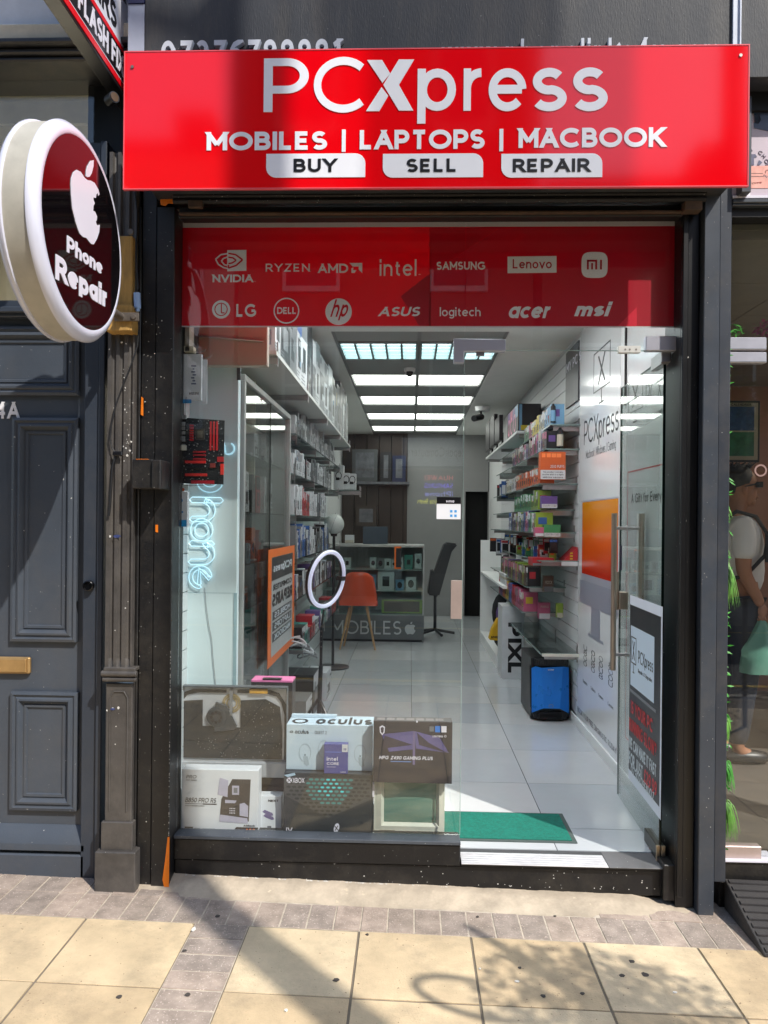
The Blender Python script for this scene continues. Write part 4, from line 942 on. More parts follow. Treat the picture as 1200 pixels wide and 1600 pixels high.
# open glass door leaf, opened inwards
dl = thing('glass_door', 'open frameless glass door with long steel pull handles, swung inwards', 'door', (1.09, .12, .16))
DXH, DXF, DY0, DY1 = 1.083, 1.107, .13, .885
ux = Vector((DXF - DXH, DY1 - DY0, 0)).normalized(); nx_ = Vector((-ux.y, ux.x, 0))   # nx_ points to -X (shop side)
Ld = math.hypot(DXF - DXH, DY1 - DY0)
def dp(s, n_, z): return Vector((DXH, DY0, 0)) + ux * s + nx_ * n_ + Z * z
dz0, dz1 = .165, 2.30
m = MB(); m.obox(dp(Ld / 2, 0, (dz0 + dz1) / 2), ux, nx_, Z, Ld / 2, .005, (dz1 - dz0) / 2); m.build('leaf', GLASSD, dl, smooth=False)
m = MB(); m.obox(dp(-.0015, 0, (dz0 + dz1) / 2), ux, nx_, Z, .0012, .0055, (dz1 - dz0) / 2); m.build('front_edge', GLASSE, dl, smooth=False)
m = MB(); m.obox(dp(Ld + .001, 0, (dz0 + dz1) / 2), ux, nx_, Z, .0008, .005, (dz1 - dz0) / 2); m.obox(dp(Ld / 2, 0, dz1 + .001), ux, nx_, Z, Ld / 2, .005, .0008); m.build('polished_edge', M('green_edge', (70, 95, 90), .3), dl, smooth=False)
m = MB(); m.obox(dp(.075, 0, dz1 + .0), ux, nx_, Z, .08, .016, .03); m.obox(dp(-.012, 0, dz1 + .01), ux, nx_, Z, .01, .02, .035); m.build('top_patch', STEEL, dl, bevel=.003)
m = MB(); m.obox(dp(.09, 0, dz0 + .018), ux, nx_, Z, .095, .017, .03); m.build('bottom_patch', M('dark_steel', (80, 78, 75), .35, metal=.9), dl, bevel=.003)
m = MB(); m.obox(dp(-.01, .011, dz0 + .015), ux, nx_, Z, .006, .008, .034); m.obox(dp(-.01, -.011, dz0 + .015), ux, nx_, Z, .006, .008, .034); m.build('patch_end', M('warm_steel', (196, 175, 145), .35, metal=.8), dl, bevel=.002)
hs = .60
for sd_, lab in ((.068, None), (-.068, None)):
    m = MB(); m.cyl(dp(hs, sd_, .845), dp(hs, sd_, 1.64), .014, n=20); h = m.build('pull_handle', M('warm_brushed_steel', (186, 170, 156), .3, metal=.9, var=.15, vs=30, stretch=(1, 1, .2)), dl)
    m = MB()
    for z in (.925, 1.565): m.cyl(dp(hs, 0, z), dp(hs, sd_, z), .0085, n=14); m.cyl(dp(hs, sd_ * .08, z), dp(hs, sd_ * .14, z), .016, n=16)
    m.build('standoff', STEEL, h)
m = MB(); m.cyl(dp(Ld - .06, .03, 1.14), dp(Ld - .06, .03, 1.34), .011, n=16); m.obox(dp(Ld - .05, .0, 1.19), ux, nx_, Z, .035, .022, .045); m.build('lock', M('warm_brushed_steel', (1, 1, 1)), dl, bevel=.003)
m = MB(); m.obox(dp(Ld - .04, .006, 1.41), ux, nx_, Z, .02, .0006, .065); m.build('black_sticker', M('navy_sticker', (22, 20, 48), .4), dl)
# poster taped to the door
po = thing('door_poster', 'dark repair offer poster with red and white writing hung on the glass door', 'poster', (1.08, .4, .3))
o_ = dp(0, .008, 0); RTD = -ux; n_off = .0075
def dpt(px, py):
    # where the photo's ray meets the leaf plane
    r = ray(px, py); p0 = dp(0, n_off, 0); t = (p0 - CAM).dot(nx_) / r.dot(nx_); return CAM + r * t
s0, s1 = (dpt(1034, 1100) - dp(0, 0, 0)).dot(ux), (dpt(983, 1100) - dp(0, 0, 0)).dot(ux)
pz0, pz1 = .33, 1.235
def pl(nm, sa, sb, za, zb_, mat, off=0.0, parent=None):
    m = MB(); m.obox(dp((sa + sb) / 2, n_off + off, (za + zb_) / 2), ux, nx_, Z, abs(sb - sa) / 2, .0006, (zb_ - za) / 2); return m.build(nm, mat, parent or po, smooth=False)
pl('white_sheet', s0, s1, pz0, pz1, M('poster_white', (214, 220, 232), .4, var=.02)); wdt = s1 - s0
pl('dark_field', s0 + .02, s1 - .008, pz0 + .05, pz1 - .045, M('poster_charcoal', (42, 46, 50), .35, var=.1), .0013)
zl0, zl1 = .80, 1.09
pl('logo_panel', s0 + wdt * .2, s1 - wdt * .06, zl0, zl1, M('poster_panel', (196, 212, 228), .4, var=.02), .0026)
pl('shadow_line', s0 + wdt * .14, s1 - wdt * .04, zl0 - .035, zl0 - .022, M('poster_grey', (120, 122, 126), .4), .0026)  # plain grey bar below the logo panel
def ptext(s, sl, sr, z, h, mat, wt=.18, off=.0032):
    m = MB(); text(m, s, dp(sl, n_off + off, z), -ux, Z, h, abs(sl - sr), wt, .12, .0006); m.build('lettering', mat, po, smooth=False)
PR = M('poster_red', (196, 40, 44), .4, var=0); PG = M('poster_pale', (205, 214, 220), .4, var=0)
sL = s1 - .03; 
ptext('PCXpress', s1 - wdt * .32, s0 + wdt * .23, .93, .06, INK, .12); ptext('Repairs & Upgrades', s1 - wdt * .32, s0 + wdt * .25, .885, .018, INK, .14)
def mon_logo(nm, org, rt, up, w_, h_, mat, parent, k=.02):
    m = MB(); org, rt, up = Vector(org), Vector(rt), Vector(up); nn = rt.cross(up)
    def b(x0, x1, y0, y1): m.prism([org + rt * x0 + up * y0, org + rt * x1 + up * y0, org + rt * x1 + up * y1, org + rt * x0 + up * y1], nn * .0008)
    b(0, k * w_, 0, h_); b(w_ - k * w_, w_, 0, h_); b(k * w_, w_ - k * w_, 0, k * w_); b(k * w_, w_ - k * w_, h_ - k * w_, h_)
    b(w_ * .48, w_ * .52, -h_ * .3, 0); b(w_ * .35, w_ * .65, -h_ * .34, -h_ * .3)
    text(m, 'X', org + rt * w_ * .3 + up * h_ * .15, rt, up, h_ * .7, w_ * .4, .1, th=.0009); return m.build(nm, mat, parent, smooth=False)
mon_logo('monitor_emblem', dp(s1 - wdt * .08, n_off + .0032, .91), -ux, Z, wdt * .17, .13, INK, po, .06)
ptext('IS YOUR PC', s1 - .05, s0 + .12, .665, .062, PR, .2); ptext('RUNNING SLOW?', s1 - .02, s0 + .06, .575, .062, PR, .2)
ptext('WE CAN MAKE IT FAST', s1 - .02, s0 + .06, .49, .055, PG, .2); ptext('FOR JUST', s1 - .02, s0 + wdt * .5, .41, .062, PG, .2); ptext('£29.99', s0 + wdt * .46, s0 + .05, .41, .062, PR, .2)
ptext('07307093007', s1 - .06, s0 + .09, .385 - .055 + .045, .04, PG, .16)
# ================================================================ SHOP INTERIOR SHELL
WX0, WX1, YB, CZ = -1.06, 1.2, 8.7, 2.97
TILE = [M('floor_tile_%d' % i, c, .13, var=.06, vs=1.6, spec=.6, coat=.3) for i, c in enumerate(((196, 200, 204), (188, 193, 198), (202, 204, 206)))]
g = MB(); g.box(WX0 - .1, WX1 + .05, .13, YB + 2.2, FZ - .1, FZ - .004); struct(g.build('floor_base', M('grout', (70, 72, 74), .8), smooth=False))
m = MB(); rr = random.Random(2); y = .445 - .625
while y < YB:
    for x in (.66 - .635 * 3, .66 - .635 * 2, .66 - .635, .66):
        a0, a1 = max(x, WX0), min(x + .635, WX1 - .001); b0, b1 = max(y, .20), min(y + .625, YB)
        if a1 - a0 > .02 and b1 - b0 > .02: m.box(a0 + .002, a1 - .002, b0 + .002, b1 - .002, FZ - .02, FZ, rr.randint(0, 2))
    y += .625
struct(m.build('floor', TILE, smooth=False))
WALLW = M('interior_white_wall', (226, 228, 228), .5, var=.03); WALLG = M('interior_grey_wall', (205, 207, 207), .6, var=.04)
CEIL = M('ceiling_plaster', (225, 225, 220), .7, var=.04); CEILT = M('ceiling_tile', (150, 152, 150), .75, var=.05)
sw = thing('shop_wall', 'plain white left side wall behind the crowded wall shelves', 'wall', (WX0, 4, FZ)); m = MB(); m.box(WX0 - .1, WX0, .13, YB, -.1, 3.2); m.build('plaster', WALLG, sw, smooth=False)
sw2 = thing('shop_wall', 'white right side wall behind posters and slatwall shelves', 'wall', (WX1 + .05, 4, FZ)); m = MB(); m.box(WX1 + .012, WX1 + .1, .13, YB, -.1, 3.2); m.build('plaster', WALLW, sw2, smooth=False)
m = MB(); m.box(WX1 + .0, WX1 + .011, .16, 2.26, FZ, 2.96); m.build('flat_panel', WALLW, sw2, smooth=False)
m = MB(); m.box(WX1 - .014, WX1 - .001, .2, 3.2, FZ, FZ + .07); m.build('skirting', WALLW, sw2, bevel=.003)
SLAT = M('slatwall_board', (208, 210, 212), .45, var=.04)
m = MB(); z = FZ + .08
while z < 2.95: m.box(WX1, WX1 + .01, 2.262, 7.0, z, min(z + .094, 2.955)); z += .1
m.build('slat_boards', SLAT, sw2, smooth=False)
m = MB(); z = FZ + .02
while z < 2.4: m.box(WX0, WX0 + .012, .15, .42, z, z + .085); m.box(WX0, WX0 + .012, 1.62, 6.5, z, z + .085); z += .09
m.build('slat_boards', M('slatwall_board_left', (205, 212, 215), .45, var=.04), sw, smooth=False)
bw = thing('back_wall', 'back wall with wood panelling at left, white at right and a dark doorway', 'wall', (0, YB, FZ))
def Q(px, py, y=YB): return atY(px, py, y)
dz1_ = Q(745, 768).z; dx0, dx1 = Q(727, 800).x, Q(768, 800).x
xw = Q(636, 800).x
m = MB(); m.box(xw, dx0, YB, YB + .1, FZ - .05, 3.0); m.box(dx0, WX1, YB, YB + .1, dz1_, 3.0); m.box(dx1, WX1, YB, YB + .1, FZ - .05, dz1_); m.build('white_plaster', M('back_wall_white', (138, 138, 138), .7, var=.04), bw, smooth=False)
WP = M('brown_panelling', (54, 38, 30), .45, var=.25, vs=4, stretch=(8, 1, 1))
m = MB(); x = WX0
while x < xw - .01: m.box(x + .003, min(x + .19, xw) - .003, YB - .02, YB + .1, FZ, 2.96); x += .19
m.build('wood_panelling', WP, bw, bevel=.003); m = MB(); m.box(WX0 - .1, xw, YB + .1, YB + .14, FZ - .1, 3.05); m.build('panel_backing', DARK, bw, smooth=False)
m = MB(); m.box(dx0 - .01, dx1 + .01, YB + .12, YB + .2, 0, 3); m.build('dark_room', M('unlit_room', (6, 6, 7), .9, var=0), bw, smooth=False)  # black sheet, the darkness beyond the doorway put into its colour
m = MB(); m.box(dx0, dx1, YB, YB + .115, FZ - .02, FZ - .002); m.build('dark_floor', M('dark_lino', (40, 36, 34), .4), bw, smooth=False)
for k, (u0, u1, v0, v1, c_, lb) in enumerate(((550, 590, 702, 752, 'grey', 'pale framed screen box on the back wall shelf, leftmost'), (594, 612, 706, 753, 'black', 'dark boxed laptop in the middle of the back wall shelf'), (613, 634, 712, 753, 'blue', 'dark blue console box at the right of the back wall shelf'), (556, 588, 790, 822, 'brown', 'brown carton low against the wood panelled back wall'))):
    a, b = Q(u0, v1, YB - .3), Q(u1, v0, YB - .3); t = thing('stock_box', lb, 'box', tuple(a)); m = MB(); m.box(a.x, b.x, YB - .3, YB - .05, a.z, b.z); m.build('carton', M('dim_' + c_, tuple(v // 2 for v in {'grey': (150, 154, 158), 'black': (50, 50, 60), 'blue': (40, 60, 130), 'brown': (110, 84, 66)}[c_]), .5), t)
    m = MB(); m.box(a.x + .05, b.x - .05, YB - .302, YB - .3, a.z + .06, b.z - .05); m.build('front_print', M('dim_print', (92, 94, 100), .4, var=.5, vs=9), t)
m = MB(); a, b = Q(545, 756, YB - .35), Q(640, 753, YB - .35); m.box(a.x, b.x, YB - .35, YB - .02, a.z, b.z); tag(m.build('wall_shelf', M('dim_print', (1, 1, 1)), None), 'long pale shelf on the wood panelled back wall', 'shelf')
# ceiling
cl = thing('ceiling', 'grey shop ceiling with a central run of square tiles', 'ceiling', (0, 4, CZ)); cl['kind'] = 'structure'; del cl['category']
LX0, LX1 = -.565, .675; XC = (LX0 + LX1) / 2
m = MB(); m.box(WX0 - .1, LX0 - .02, .13, YB, CZ - .02, CZ + .1); m.box(LX1 + .02, WX1 + .1, .13, YB, CZ - .02, CZ + .1); m.box(LX0 - .02, LX1 + .02, .13, 2.3, CZ - .02, CZ + .1)
for k in range(12): pass
m.build('plaster_margin', CEIL, cl, smooth=False)
rows = []
for (ya, yb) in ((533, 558), (584, 602), (618, 632), (645, 655), (665, 673)):
    rows.append((atZ(645, ya, CZ).y, atZ(645, yb, CZ).y))
m = MB(); m.box(LX0 - .02, LX1 + .02, 2.3, YB, CZ + .02, CZ + .1)
ys = [2.3] + [v for r_ in rows for v in r_] + [YB]
for i in range(0, len(ys) - 1, 2): m.box(LX0, LX1, ys[i] + .012, ys[i + 1] - .012, CZ - .005, CZ + .02)
m.build('ceiling_tiles', CEILT, cl, smooth=False)
m = MB(); m.box(LX0 - .02, LX0, 2.3, YB, CZ - .012, CZ + .02); m.box(LX1, LX1 + .02, 2.3, YB, CZ - .012, CZ + .02); m.box(XC - .014, XC + .014, 2.3, YB, CZ - .012, CZ + .02)
for v in ys[1:-1]: m.box(LX0, LX1, v - .011, v + .011, CZ - .011, CZ + .02)
m.build('ceiling_grid', M('grid_metal', (120, 122, 122), .5), cl, smooth=False)
LED = M('led_panel', (240, 245, 240), .5, var=0, emit=(248, 252, 244), estr=3.2)
LEDC = M('led_tube_panel', (230, 240, 243), .5, var=0, emit=(232, 246, 250), estr=5.5)
for i, (ya, yb) in enumerate(((1.4, 1.98), (.3, .88))):  # unseen lit panels added to brighten the front of the shop
    for j, (xa_, xb_) in enumerate(((LX0 + .01, XC - .016), (XC + .016, LX1 - .01))):
        t = thing('ceiling_light', 'white ceiling panel above the window, hidden behind the banner, %s one of the %s pair' % (('left', 'right')[j], ('inner', 'outer')[i]), 'ceiling light', ((xa_ + xb_) / 2, (ya + yb) / 2, CZ - .03), 'ceiling lights in two columns')
        m = MB(); m.box(xa_, xb_, ya, yb, CZ - .027, CZ - .022); m.build('diffuser', M('led_front_panel', (240, 245, 240), .5, var=0, emit=(240, 248, 250), estr=6.5), t, smooth=False)
for i, (ya, yb) in enumerate(rows):
    for j, (xa_, xb_) in enumerate(((LX0 + .01, XC - .016), (XC + .016, LX1 - .01))):
        side = ('left', 'right')[j]
        pos = ('nearest the window', 'second from the window', 'third from the window', 'fourth from the window', 'farthest from the window')[i]
        t = thing('ceiling_light', ('louvred square ceiling light in the %s column, %s' if i == 0 else 'plain white LED ceiling panel in the %s column, %s') % (side, pos), 'ceiling light', ((xa_ + xb_) / 2, (ya + yb) / 2, CZ), 'ceiling lights in two columns')
        m = MB(); m.box(xa_, xb_, ya + .013, yb - .013, CZ + .004, CZ + .012); m.build('diffuser', LEDC if i == 0 else LED, t, smooth=False)
        if i == 0:
            m = MB()
            for k in range(6): xx = xa_ + (xb_ - xa_) * k / 5; m.box(xx - .008, xx + .008, ya + .012, yb - .012, CZ - .03, CZ + .003)
            for k in range(6): yy = ya + .013 + (yb - ya - .026) * k / 5; m.box(xa_, xb_, yy - .002, yy + .002, CZ - .02, CZ + .003)
            m.build('louvre', M('louvre_metal', (130, 150, 150), .35, metal=.4), t, smooth=False)
cm = thing('dome_camera', 'small white dome security camera with dark lens on the ceiling', 'security camera', (0, 3.7, CZ))
a = atZ(640, 580, CZ - .03)
m = MB(); m.lathe((a.x, a.y, CZ - .001), -Z, [(.0, 0), (.05, 0), (.052, .02), (.045, .035), (0, .035)], 24); m.build('mount', WALLW, cm); m = MB(); m.sphere((a.x, a.y, CZ - .045), .034, n=18); m.build('lens_dome', INK, cm)

# ================================================================ RIGHT WALL POSTERS (faces towards -X)
PXW = WX1 - .001
GP = M('glossy_poster_white', (228, 230, 232), .16, var=.02, coat=.4)
def wy(px, y=800): return atX(px, y, PXW).y
def wz(px, py): return atX(px, py, PXW).z
def wt(s, pl_, pr_, base, h, mat, parent, w_=.12, nm='lettering', gap=.12):
    y0, y1 = wy(pl_), wy(pr_); m = MB(); text(m, s, (PXW - .0022, y0, base), -Y, Z, h, y0 - y1, w_, gap, .0006); return m.build(nm, mat, parent, smooth=False)
w1 = thing('wall_poster', 'glossy white wall poster with monitor emblem and an orange computer screen', 'poster', (PXW, 1.7, FZ))
yA, yB_ = wy(905), wy(968)
m = MB(); m.box(PXW - .002, PXW, yB_, yA, FZ + .02, 2.94); m.build('sheet', GP, w1, smooth=False)
mon_logo('monitor_emblem', (PXW - .0022, wy(926), 2.44), -Y, Z, wy(926) - wy(952), .26, INK, w1, .02)
wt('PCXpress', 912, 966, 2.13, .165, INK, w1, .09); wt('Macbook | Windows | Gaming', 915, 962, 2.03, .055, M('thin_grey_print', (90, 92, 96), .4, var=0), w1, .1)
yo0, yo1 = wy(910), wy(967)
m = MB(); m.box(PXW - .0035, PXW - .002, yo1 - .0, yo0, 1.2, 1.745); scn = m.build('printed_monitor', M('print_grey', (158, 160, 172), .3, var=.02), w1, smooth=False)
OG = bpy.data.materials.new('orange_swirl_print'); OG.use_nodes = True; n_ = OG.node_tree.nodes; l_ = OG.node_tree.links
tc = n_.new('ShaderNodeTexCoord'); sep = n_.new('ShaderNodeSeparateXYZ'); l_.new(tc.outputs['Generated'], sep.inputs[0])
cr = n_.new('ShaderNodeValToRGB'); cr.color_ramp.elements[0].position = 0.05; cr.color_ramp.elements[0].color = lin((190, 40, 14)); cr.color_ramp.elements[1].position = .95; cr.color_ramp.elements[1].color = lin((222, 140, 22))
e_ = cr.color_ramp.elements.new(.45); e_.color = lin((226, 92, 16)); l_.new(sep.outputs['Z'], cr.inputs[0])
wv = n_.new('ShaderNodeTexWave'); wv.inputs['Scale'].default_value = .9; wv.inputs['Distortion'].default_value = 5; wv.inputs['Detail'].default_value = .6
l_.new(tc.outputs['Generated'], wv.inputs[0]); pw = n_.new('ShaderNodeMath'); pw.operation = 'POWER'; pw.inputs[1].default_value = 14; l_.new(wv.outputs['Fac'], pw.inputs[0])
mx_ = n_.new('ShaderNodeMix'); mx_.data_type = 'RGBA'; mx_.inputs['B'].default_value = lin((240, 190, 50)); l_.new(cr.outputs[0], mx_.inputs['A']); l_.new(pw.outputs[0], mx_.inputs['Factor']); l_.new(mx_.outputs['Result'], n_['Principled BSDF'].inputs['Base Color']); n_['Principled BSDF'].inputs['Roughness'].default_value = .2
m = MB(); m.box(PXW - .0045, PXW - .0036, yo1 - .0, yo0 - .02, 1.245, 1.735); m.build('orange_print', OG, scn, smooth=False)
m = MB(); m.box(PXW - .0035, PXW - .002, yo1, wy(908), 1.04, 1.198); m.box(PXW - .0035, PXW - .002, wy(940), wy(926), .86, 1.039); m.box(PXW - .0035, PXW - .002, wy(945), wy(921), .84, .859); m.build('printed_stand', M('print_lilac_grey', (140, 142, 156), .3, var=.02), w1, smooth=False)
for i, c_ in enumerate((914, 926, 938, 953)):
    y_ = wy(c_); m = MB()
    for k in range(4): text(m, '0O8U'[(i + k) % 4], (PXW - .0022, y_ - .01, .62 + k * .036), -Y, Z, .034, .1, .1, th=.0006)
    m.build('service_icon', INK, w1, smooth=False)
    m = MB(); text(m, ('Repairs', 'Tablets', 'Games', 'Consoles')[i], (PXW - .0022, y_, .5), -Y, Z, .022, .13, .12, th=.0006); m.build('lettering', M('thin_grey_print', (1, 1, 1)), w1, smooth=False)
wt('BOOK YOUR FREE DIAGNOSTIC TODAY', 906, 967, .262, .035, INK, w1, .1)
w2 = thing('wall_poster', 'white wall poster with thin red frame behind the open glass door', 'poster', (PXW, .6, FZ))
yA, yB_ = wy(978), .17
m = MB(); m.box(PXW - .002, PXW, yB_, yA, FZ + .02, 2.94); m.build('sheet', GP, w2, smooth=False)
m = MB(); m.box(PXW - .012, PXW, yA + .002, yA + .016, 2.25, 2.94); m.build('black_joint', INK, w2, smooth=False)
mon_logo('monitor_emblem', (PXW - .0022, wy(981), 2.19), -Y, Z, wy(981) - wy(1003), .17, INK, w2, .02)
wt('PCXpress', 1008, 1070, 2.185, .115, INK, w2, .09); wt('Macbook | Windows | Gaming', 1010, 1066, 2.11, .03, INK, w2, .1)
m = MB(); ya_, yb_ = wy(981), .2
for (a, b, c, d) in ((ya_, ya_ - .006, .41, 1.875), (ya_ - .006, yb_, 1.868, 1.875), (ya_ - .006, yb_, .41, .416), (yb_ + .006, yb_, .416, 1.868)): m.box(PXW - .003, PXW - .002, b, a, c, d)
m.build('red_frame', M('frame_red', (190, 40, 44), .4, var=0), w2, smooth=False)
wt('A Gift for Every Wish', 987, 1053, 1.7, .05, INK, w2, .15)
ms = thing('slatwall_sign', 'dark grey hanging sign high on the right slatwall', 'sign', (WX1, 2.4, 2.5))
ya_, yb_ = wy(884), wy(903.5)
m = MB(); m.box(WX1 - .012, WX1 - .001, yb_, ya_, 2.47, 2.90); m.build('board', M('charcoal_board', (72, 72, 76), .35), ms, bevel=.002)
m = MB(); text(m, 'MY PC S', (WX1 - .0125, ya_ - .04, 2.74), -Y, Z, .07, .5, .14, th=.001); m.build('lettering', WHITEP, ms)

# ================================================================ PRODUCT BOX GENERATOR
PAL = {'white': (200, 202, 205), 'cream': (205, 198, 178), 'grey': (120, 124, 128), 'black': (28, 28, 32), 'orange': (222, 88, 28), 'green': (56, 140, 84), 'lime': (140, 170, 50), 'purple': (96, 66, 140), 'pink': (200, 90, 130), 'red': (185, 30, 40),
       'blue': (40, 90, 170), 'yellow': (225, 195, 40), 'teal': (50, 150, 135), 'brown': (90, 62, 48), 'sky': (110, 165, 205)}
def pm(c): return M('card_' + c, tuple(int(v * .8 + 18) for v in PAL[c]) if c not in ('white', 'black') else PAL[c], .38, var=.06, vs=12)
def pack(name, label, cat, c, sz, col, col2, face, group=None, loc=None, tilt=0.0, seed=0, parent=None, big=False):
    """a carton standing at c (centre of its base); face '-y','-x','+x' carries the printed front; col2 = print colour"""
    rr = random.Random(seed * 77 + int(c[1] * 997)); w_, d_, h_ = sz        # w along the face, d depth behind the face
    m = MB(); hw, hd = w_ / 2, d_ / 2
    m.box(-hw, hw, -hd, hd, 0, h_, 0)
    nb = len(m.v)
    z1 = h_ * rr.uniform(.55, .7)
    m.box(-hw + .004, hw - .004, -hd - .0006, -hd + .0002, z1, h_ - .006, 1)
    m.box(-hw * rr.uniform(.3, .6), hw * rr.uniform(.2, .7), -hd - .0012, -hd - .0005, h_ * .2, h_ * rr.uniform(.45, .6), 2)
    for k in range(3): m.box(-hw + .008, -hw + .008 + w_ * rr.uniform(.3, .75), -hd - .001, -hd, h_ * .05 + k * h_ * .04, h_ * .065 + k * h_ * .04, 3)
    for k in range(rr.randint(2, 5)):
        ux_ = rr.uniform(-hw * .85, hw * .5); uz_ = h_ * rr.uniform(.18, .85); m.box(ux_, ux_ + w_ * rr.uniform(.08, .3), -hd - .0016 - .0002 * k, -hd - .0013, uz_, min(h_ * .97, uz_ + h_ * rr.uniform(.04, .16)), rr.choice((0, 1, 2, 4)))
    m.box(-hw, -hw + .0005, -hd * .8, hd * .8, h_ * .1, h_ * .3, 1); m.box(hw - .0005, hw + .0005, -hd * .7, hd * .3, h_ * .4, h_ * .75, 4)
    m.box(-hw, hw, -hd * .02, hd * .02, h_ + .0001, h_ + .0006, 2)       # tape seam on the lid
    if tilt: m.xf(Matrix.Rotation(tilt, 4, 'X'))
    ang = {'-y': 0, '-x': -math.pi / 2, '+x': math.pi / 2}[face] + rr.uniform(-.04, .04)
    m.xf(Matrix.Translation(c) @ Matrix.Rotation(ang, 4, 'Z'))
    o = m.build(name, [pm(col), pm(col2), pm('black' if col != 'black' else 'grey'), pm('grey'), pm(rr.choice(('orange', 'blue', 'red', 'purple', 'teal', 'yellow') if col not in ('white', 'grey') else ('grey', 'grey', 'black', 'sky', 'white')))], None, smooth=False)
    return tag(o, label, cat, group)
def cable_pack(name, label, cat, c, sz, col, face, group):
    """hanging blister card with a moulded product on it"""
    w_, h_ = sz; rr = random.Random(int(c[1] * 1000 + c[2] * 100)); m = MB()
    m.box(-w_ / 2, w_ / 2, -.002, .002, -h_, 0, 0); m.box(-w_ * .4, w_ * .4, -.03, -.002, -h_ * .8, -h_ * .25, 1); m.box(-w_ * .45, w_ * .45, -.0035, -.002, -h_ * .2, -h_ * .04, 2)
    m.cyl((0, -.03, -.01), (0, .08, -.01), .002, n=5, mi=3)
    m.xf(Matrix.Translation(c) @ Matrix.Rotation({'-y': 0, '-x': -math.pi / 2, '+x': math.pi / 2}[face], 4, 'Z'))
    return tag(m.build(name, [pm(col), pm(rr.choice(['white', 'black', 'grey'])), pm(rr.choice(['red', 'blue', 'orange', 'white'])), STEEL], None, smooth=False), label, cat, group)

# ================================================================ RIGHT WALL SHELVES
def shelf(name, label, x0, x1, y0, y1, z, mat=None, th=.008, front=True):
    t = thing(name, label, 'shelf', (x1, (y0 + y1) / 2, z))
    m = MB(); m.box(x0, x1, y0, y1, z - th, z); m.build('board', mat or GLS, t, smooth=False)
    m = MB(); m.box(x0 - .001, x0 - .0003, y0, y1, z - th, z); m.box(x0, x1, y0 - .002, y0 - .0005, z - th, z); m.build('edge', M('glass_edge2', (120, 140, 136), .2) if not mat else mat, t, smooth=False)
    m = MB(); n = max(2, int((y1 - y0) / 1.0))
    for k in range(n + 1):
        yy = y0 + .05 + (y1 - y0 - .1) * k / n; m.box(x0 + .03, x1, yy - .003, yy + .003, z - th - .035, z - th - .001); m.box(x1 - .006, x1 - .0005, yy - .01, yy + .01, z - .07, z + .05)
    m.build('bracket', STEEL, t, smooth=False); return t
nm_ = ['first', 'second', 'third', 'fourth', 'fifth', 'sixth', 'seventh', 'eighth']
rsh = [  # z, x front, y near, y far, palette, (w range), (h range), description
    (2.29, .985, 2.28, 3.6, ['sky', 'cream', 'yellow', 'pink', 'green'], (.05, .09), (.12, .15), 'small bright vape liquid box'),
    (2.12, .955, 2.30, 4.3, ['purple', 'pink', 'white', 'black', 'pink', 'brown'], (.06, .1), (.12, .16), 'patterned vape liquid box'),
    (1.875, .925, 2.35, 4.2, ['orange', 'orange', 'orange', 'orange', 'white', 'cream'], (.09, .12), (.12, .13), 'orange vape device box'),
    (1.69, .925, 2.45, 5.2, ['lime', 'green', 'green', 'green', 'grey', 'white', 'black', 'white'], (.04, .07), (.11, .15), 'slim upright accessory box'),
    (1.525, .90, 2.4, 5.2, ['pink', 'green', 'lime', 'pink', 'purple', 'blue', 'white', 'brown', 'black'], (.05, .08), (.12, .16), 'multicoloured vape box'),
    (1.10, .90, 2.75, 4.6, ['brown', 'pink', 'black', 'purple', 'cream', 'lime'], (.06, .09), (.14, .16), 'brown and cream patterned box'),
    (.885, .90, 2.95, 4.8, ['pink', 'pink', 'red', 'blue', 'yellow', 'orange', 'purple', 'red'], (.06, .09), (.14, .17), 'pink and red patterned box'),
]
for i, (z, xf, ya, yb, pal, wr, hr, ds) in enumerate(rsh):
    shelf('glass_shelf', 'clear glass shelf on the right slatwall, %s from the top' % nm_[i if i < 5 else i + 1], xf, WX1, ya - (0 if i else .0), max(yb, 5.4), z)
    rr = random.Random(40 + i); y = ya + .02; k = 0
    while y < yb and k < 22:
        w_ = rr.uniform(*wr); h_ = rr.uniform(*hr); d_ = rr.uniform(.09, .13)
        fr_ = (y - ya) / (yb - ya); c = pal[min(len(pal) - 1, int(fr_ * len(pal)))] if i in (0, 2, 3, 6) else rr.choice(pal)
        pack('product_box', '%s, %s along the %s glass shelf of the right wall' % (ds, ORD[k], nm_[i if i < 5 else i + 1]), 'box', (xf + .01 + d_ / 2, y + w_ / 2, z), (w_, d_, h_), c, rr.choice(['white', 'cream', c, 'grey', 'pink' if i in (1, 5, 6) else 'white']), '-x', 'boxes on the right wall shelves', seed=i * 50 + k)
        y += w_ + .004; k += 1
def atS(px, py, y): return atY(px, py, y)
# hero packs at the near ends of those shelves
def near_pack(px0, px1, py0, py1, y, dep, col, col2, label, name='display_box', texts=(), cat='box'):
    a, b = atY(px0, py1, y), atY(px1, py0, y); t = thing(name, label, cat, ((a.x + b.x) / 2, y + dep / 2, a.z))
    m = MB(); m.box(a.x, b.x, y, y + dep, a.z, b.z); m.build('carton', pm(col), t, bevel=.001)
    h = b.z - a.z; w_ = b.x - a.x
    m = MB(); m.box(a.x + .002, b.x - .002, y - .001, y, a.z + .002, a.z + h * .34); m.build('white_label', pm(col2), t, smooth=False)
    for (s, fx0, fx1, fz, fh, c) in texts:
        m = MB(); text(m, s, (a.x + w_ * fx0, y - .0015, a.z + h * fz), X, Z, h * fh, w_ * (fx1 - fx0), .16, th=.0006); m.build('lettering', pm(c), t, smooth=False)
    return t, a, b
WRN = (('This product contains', .1, .9, .24, .06, 'black'), ('nicotine which is a highly', .08, .92, .15, .06, 'black'), ('addictive substance', .1, .9, .05, .06, 'black'))
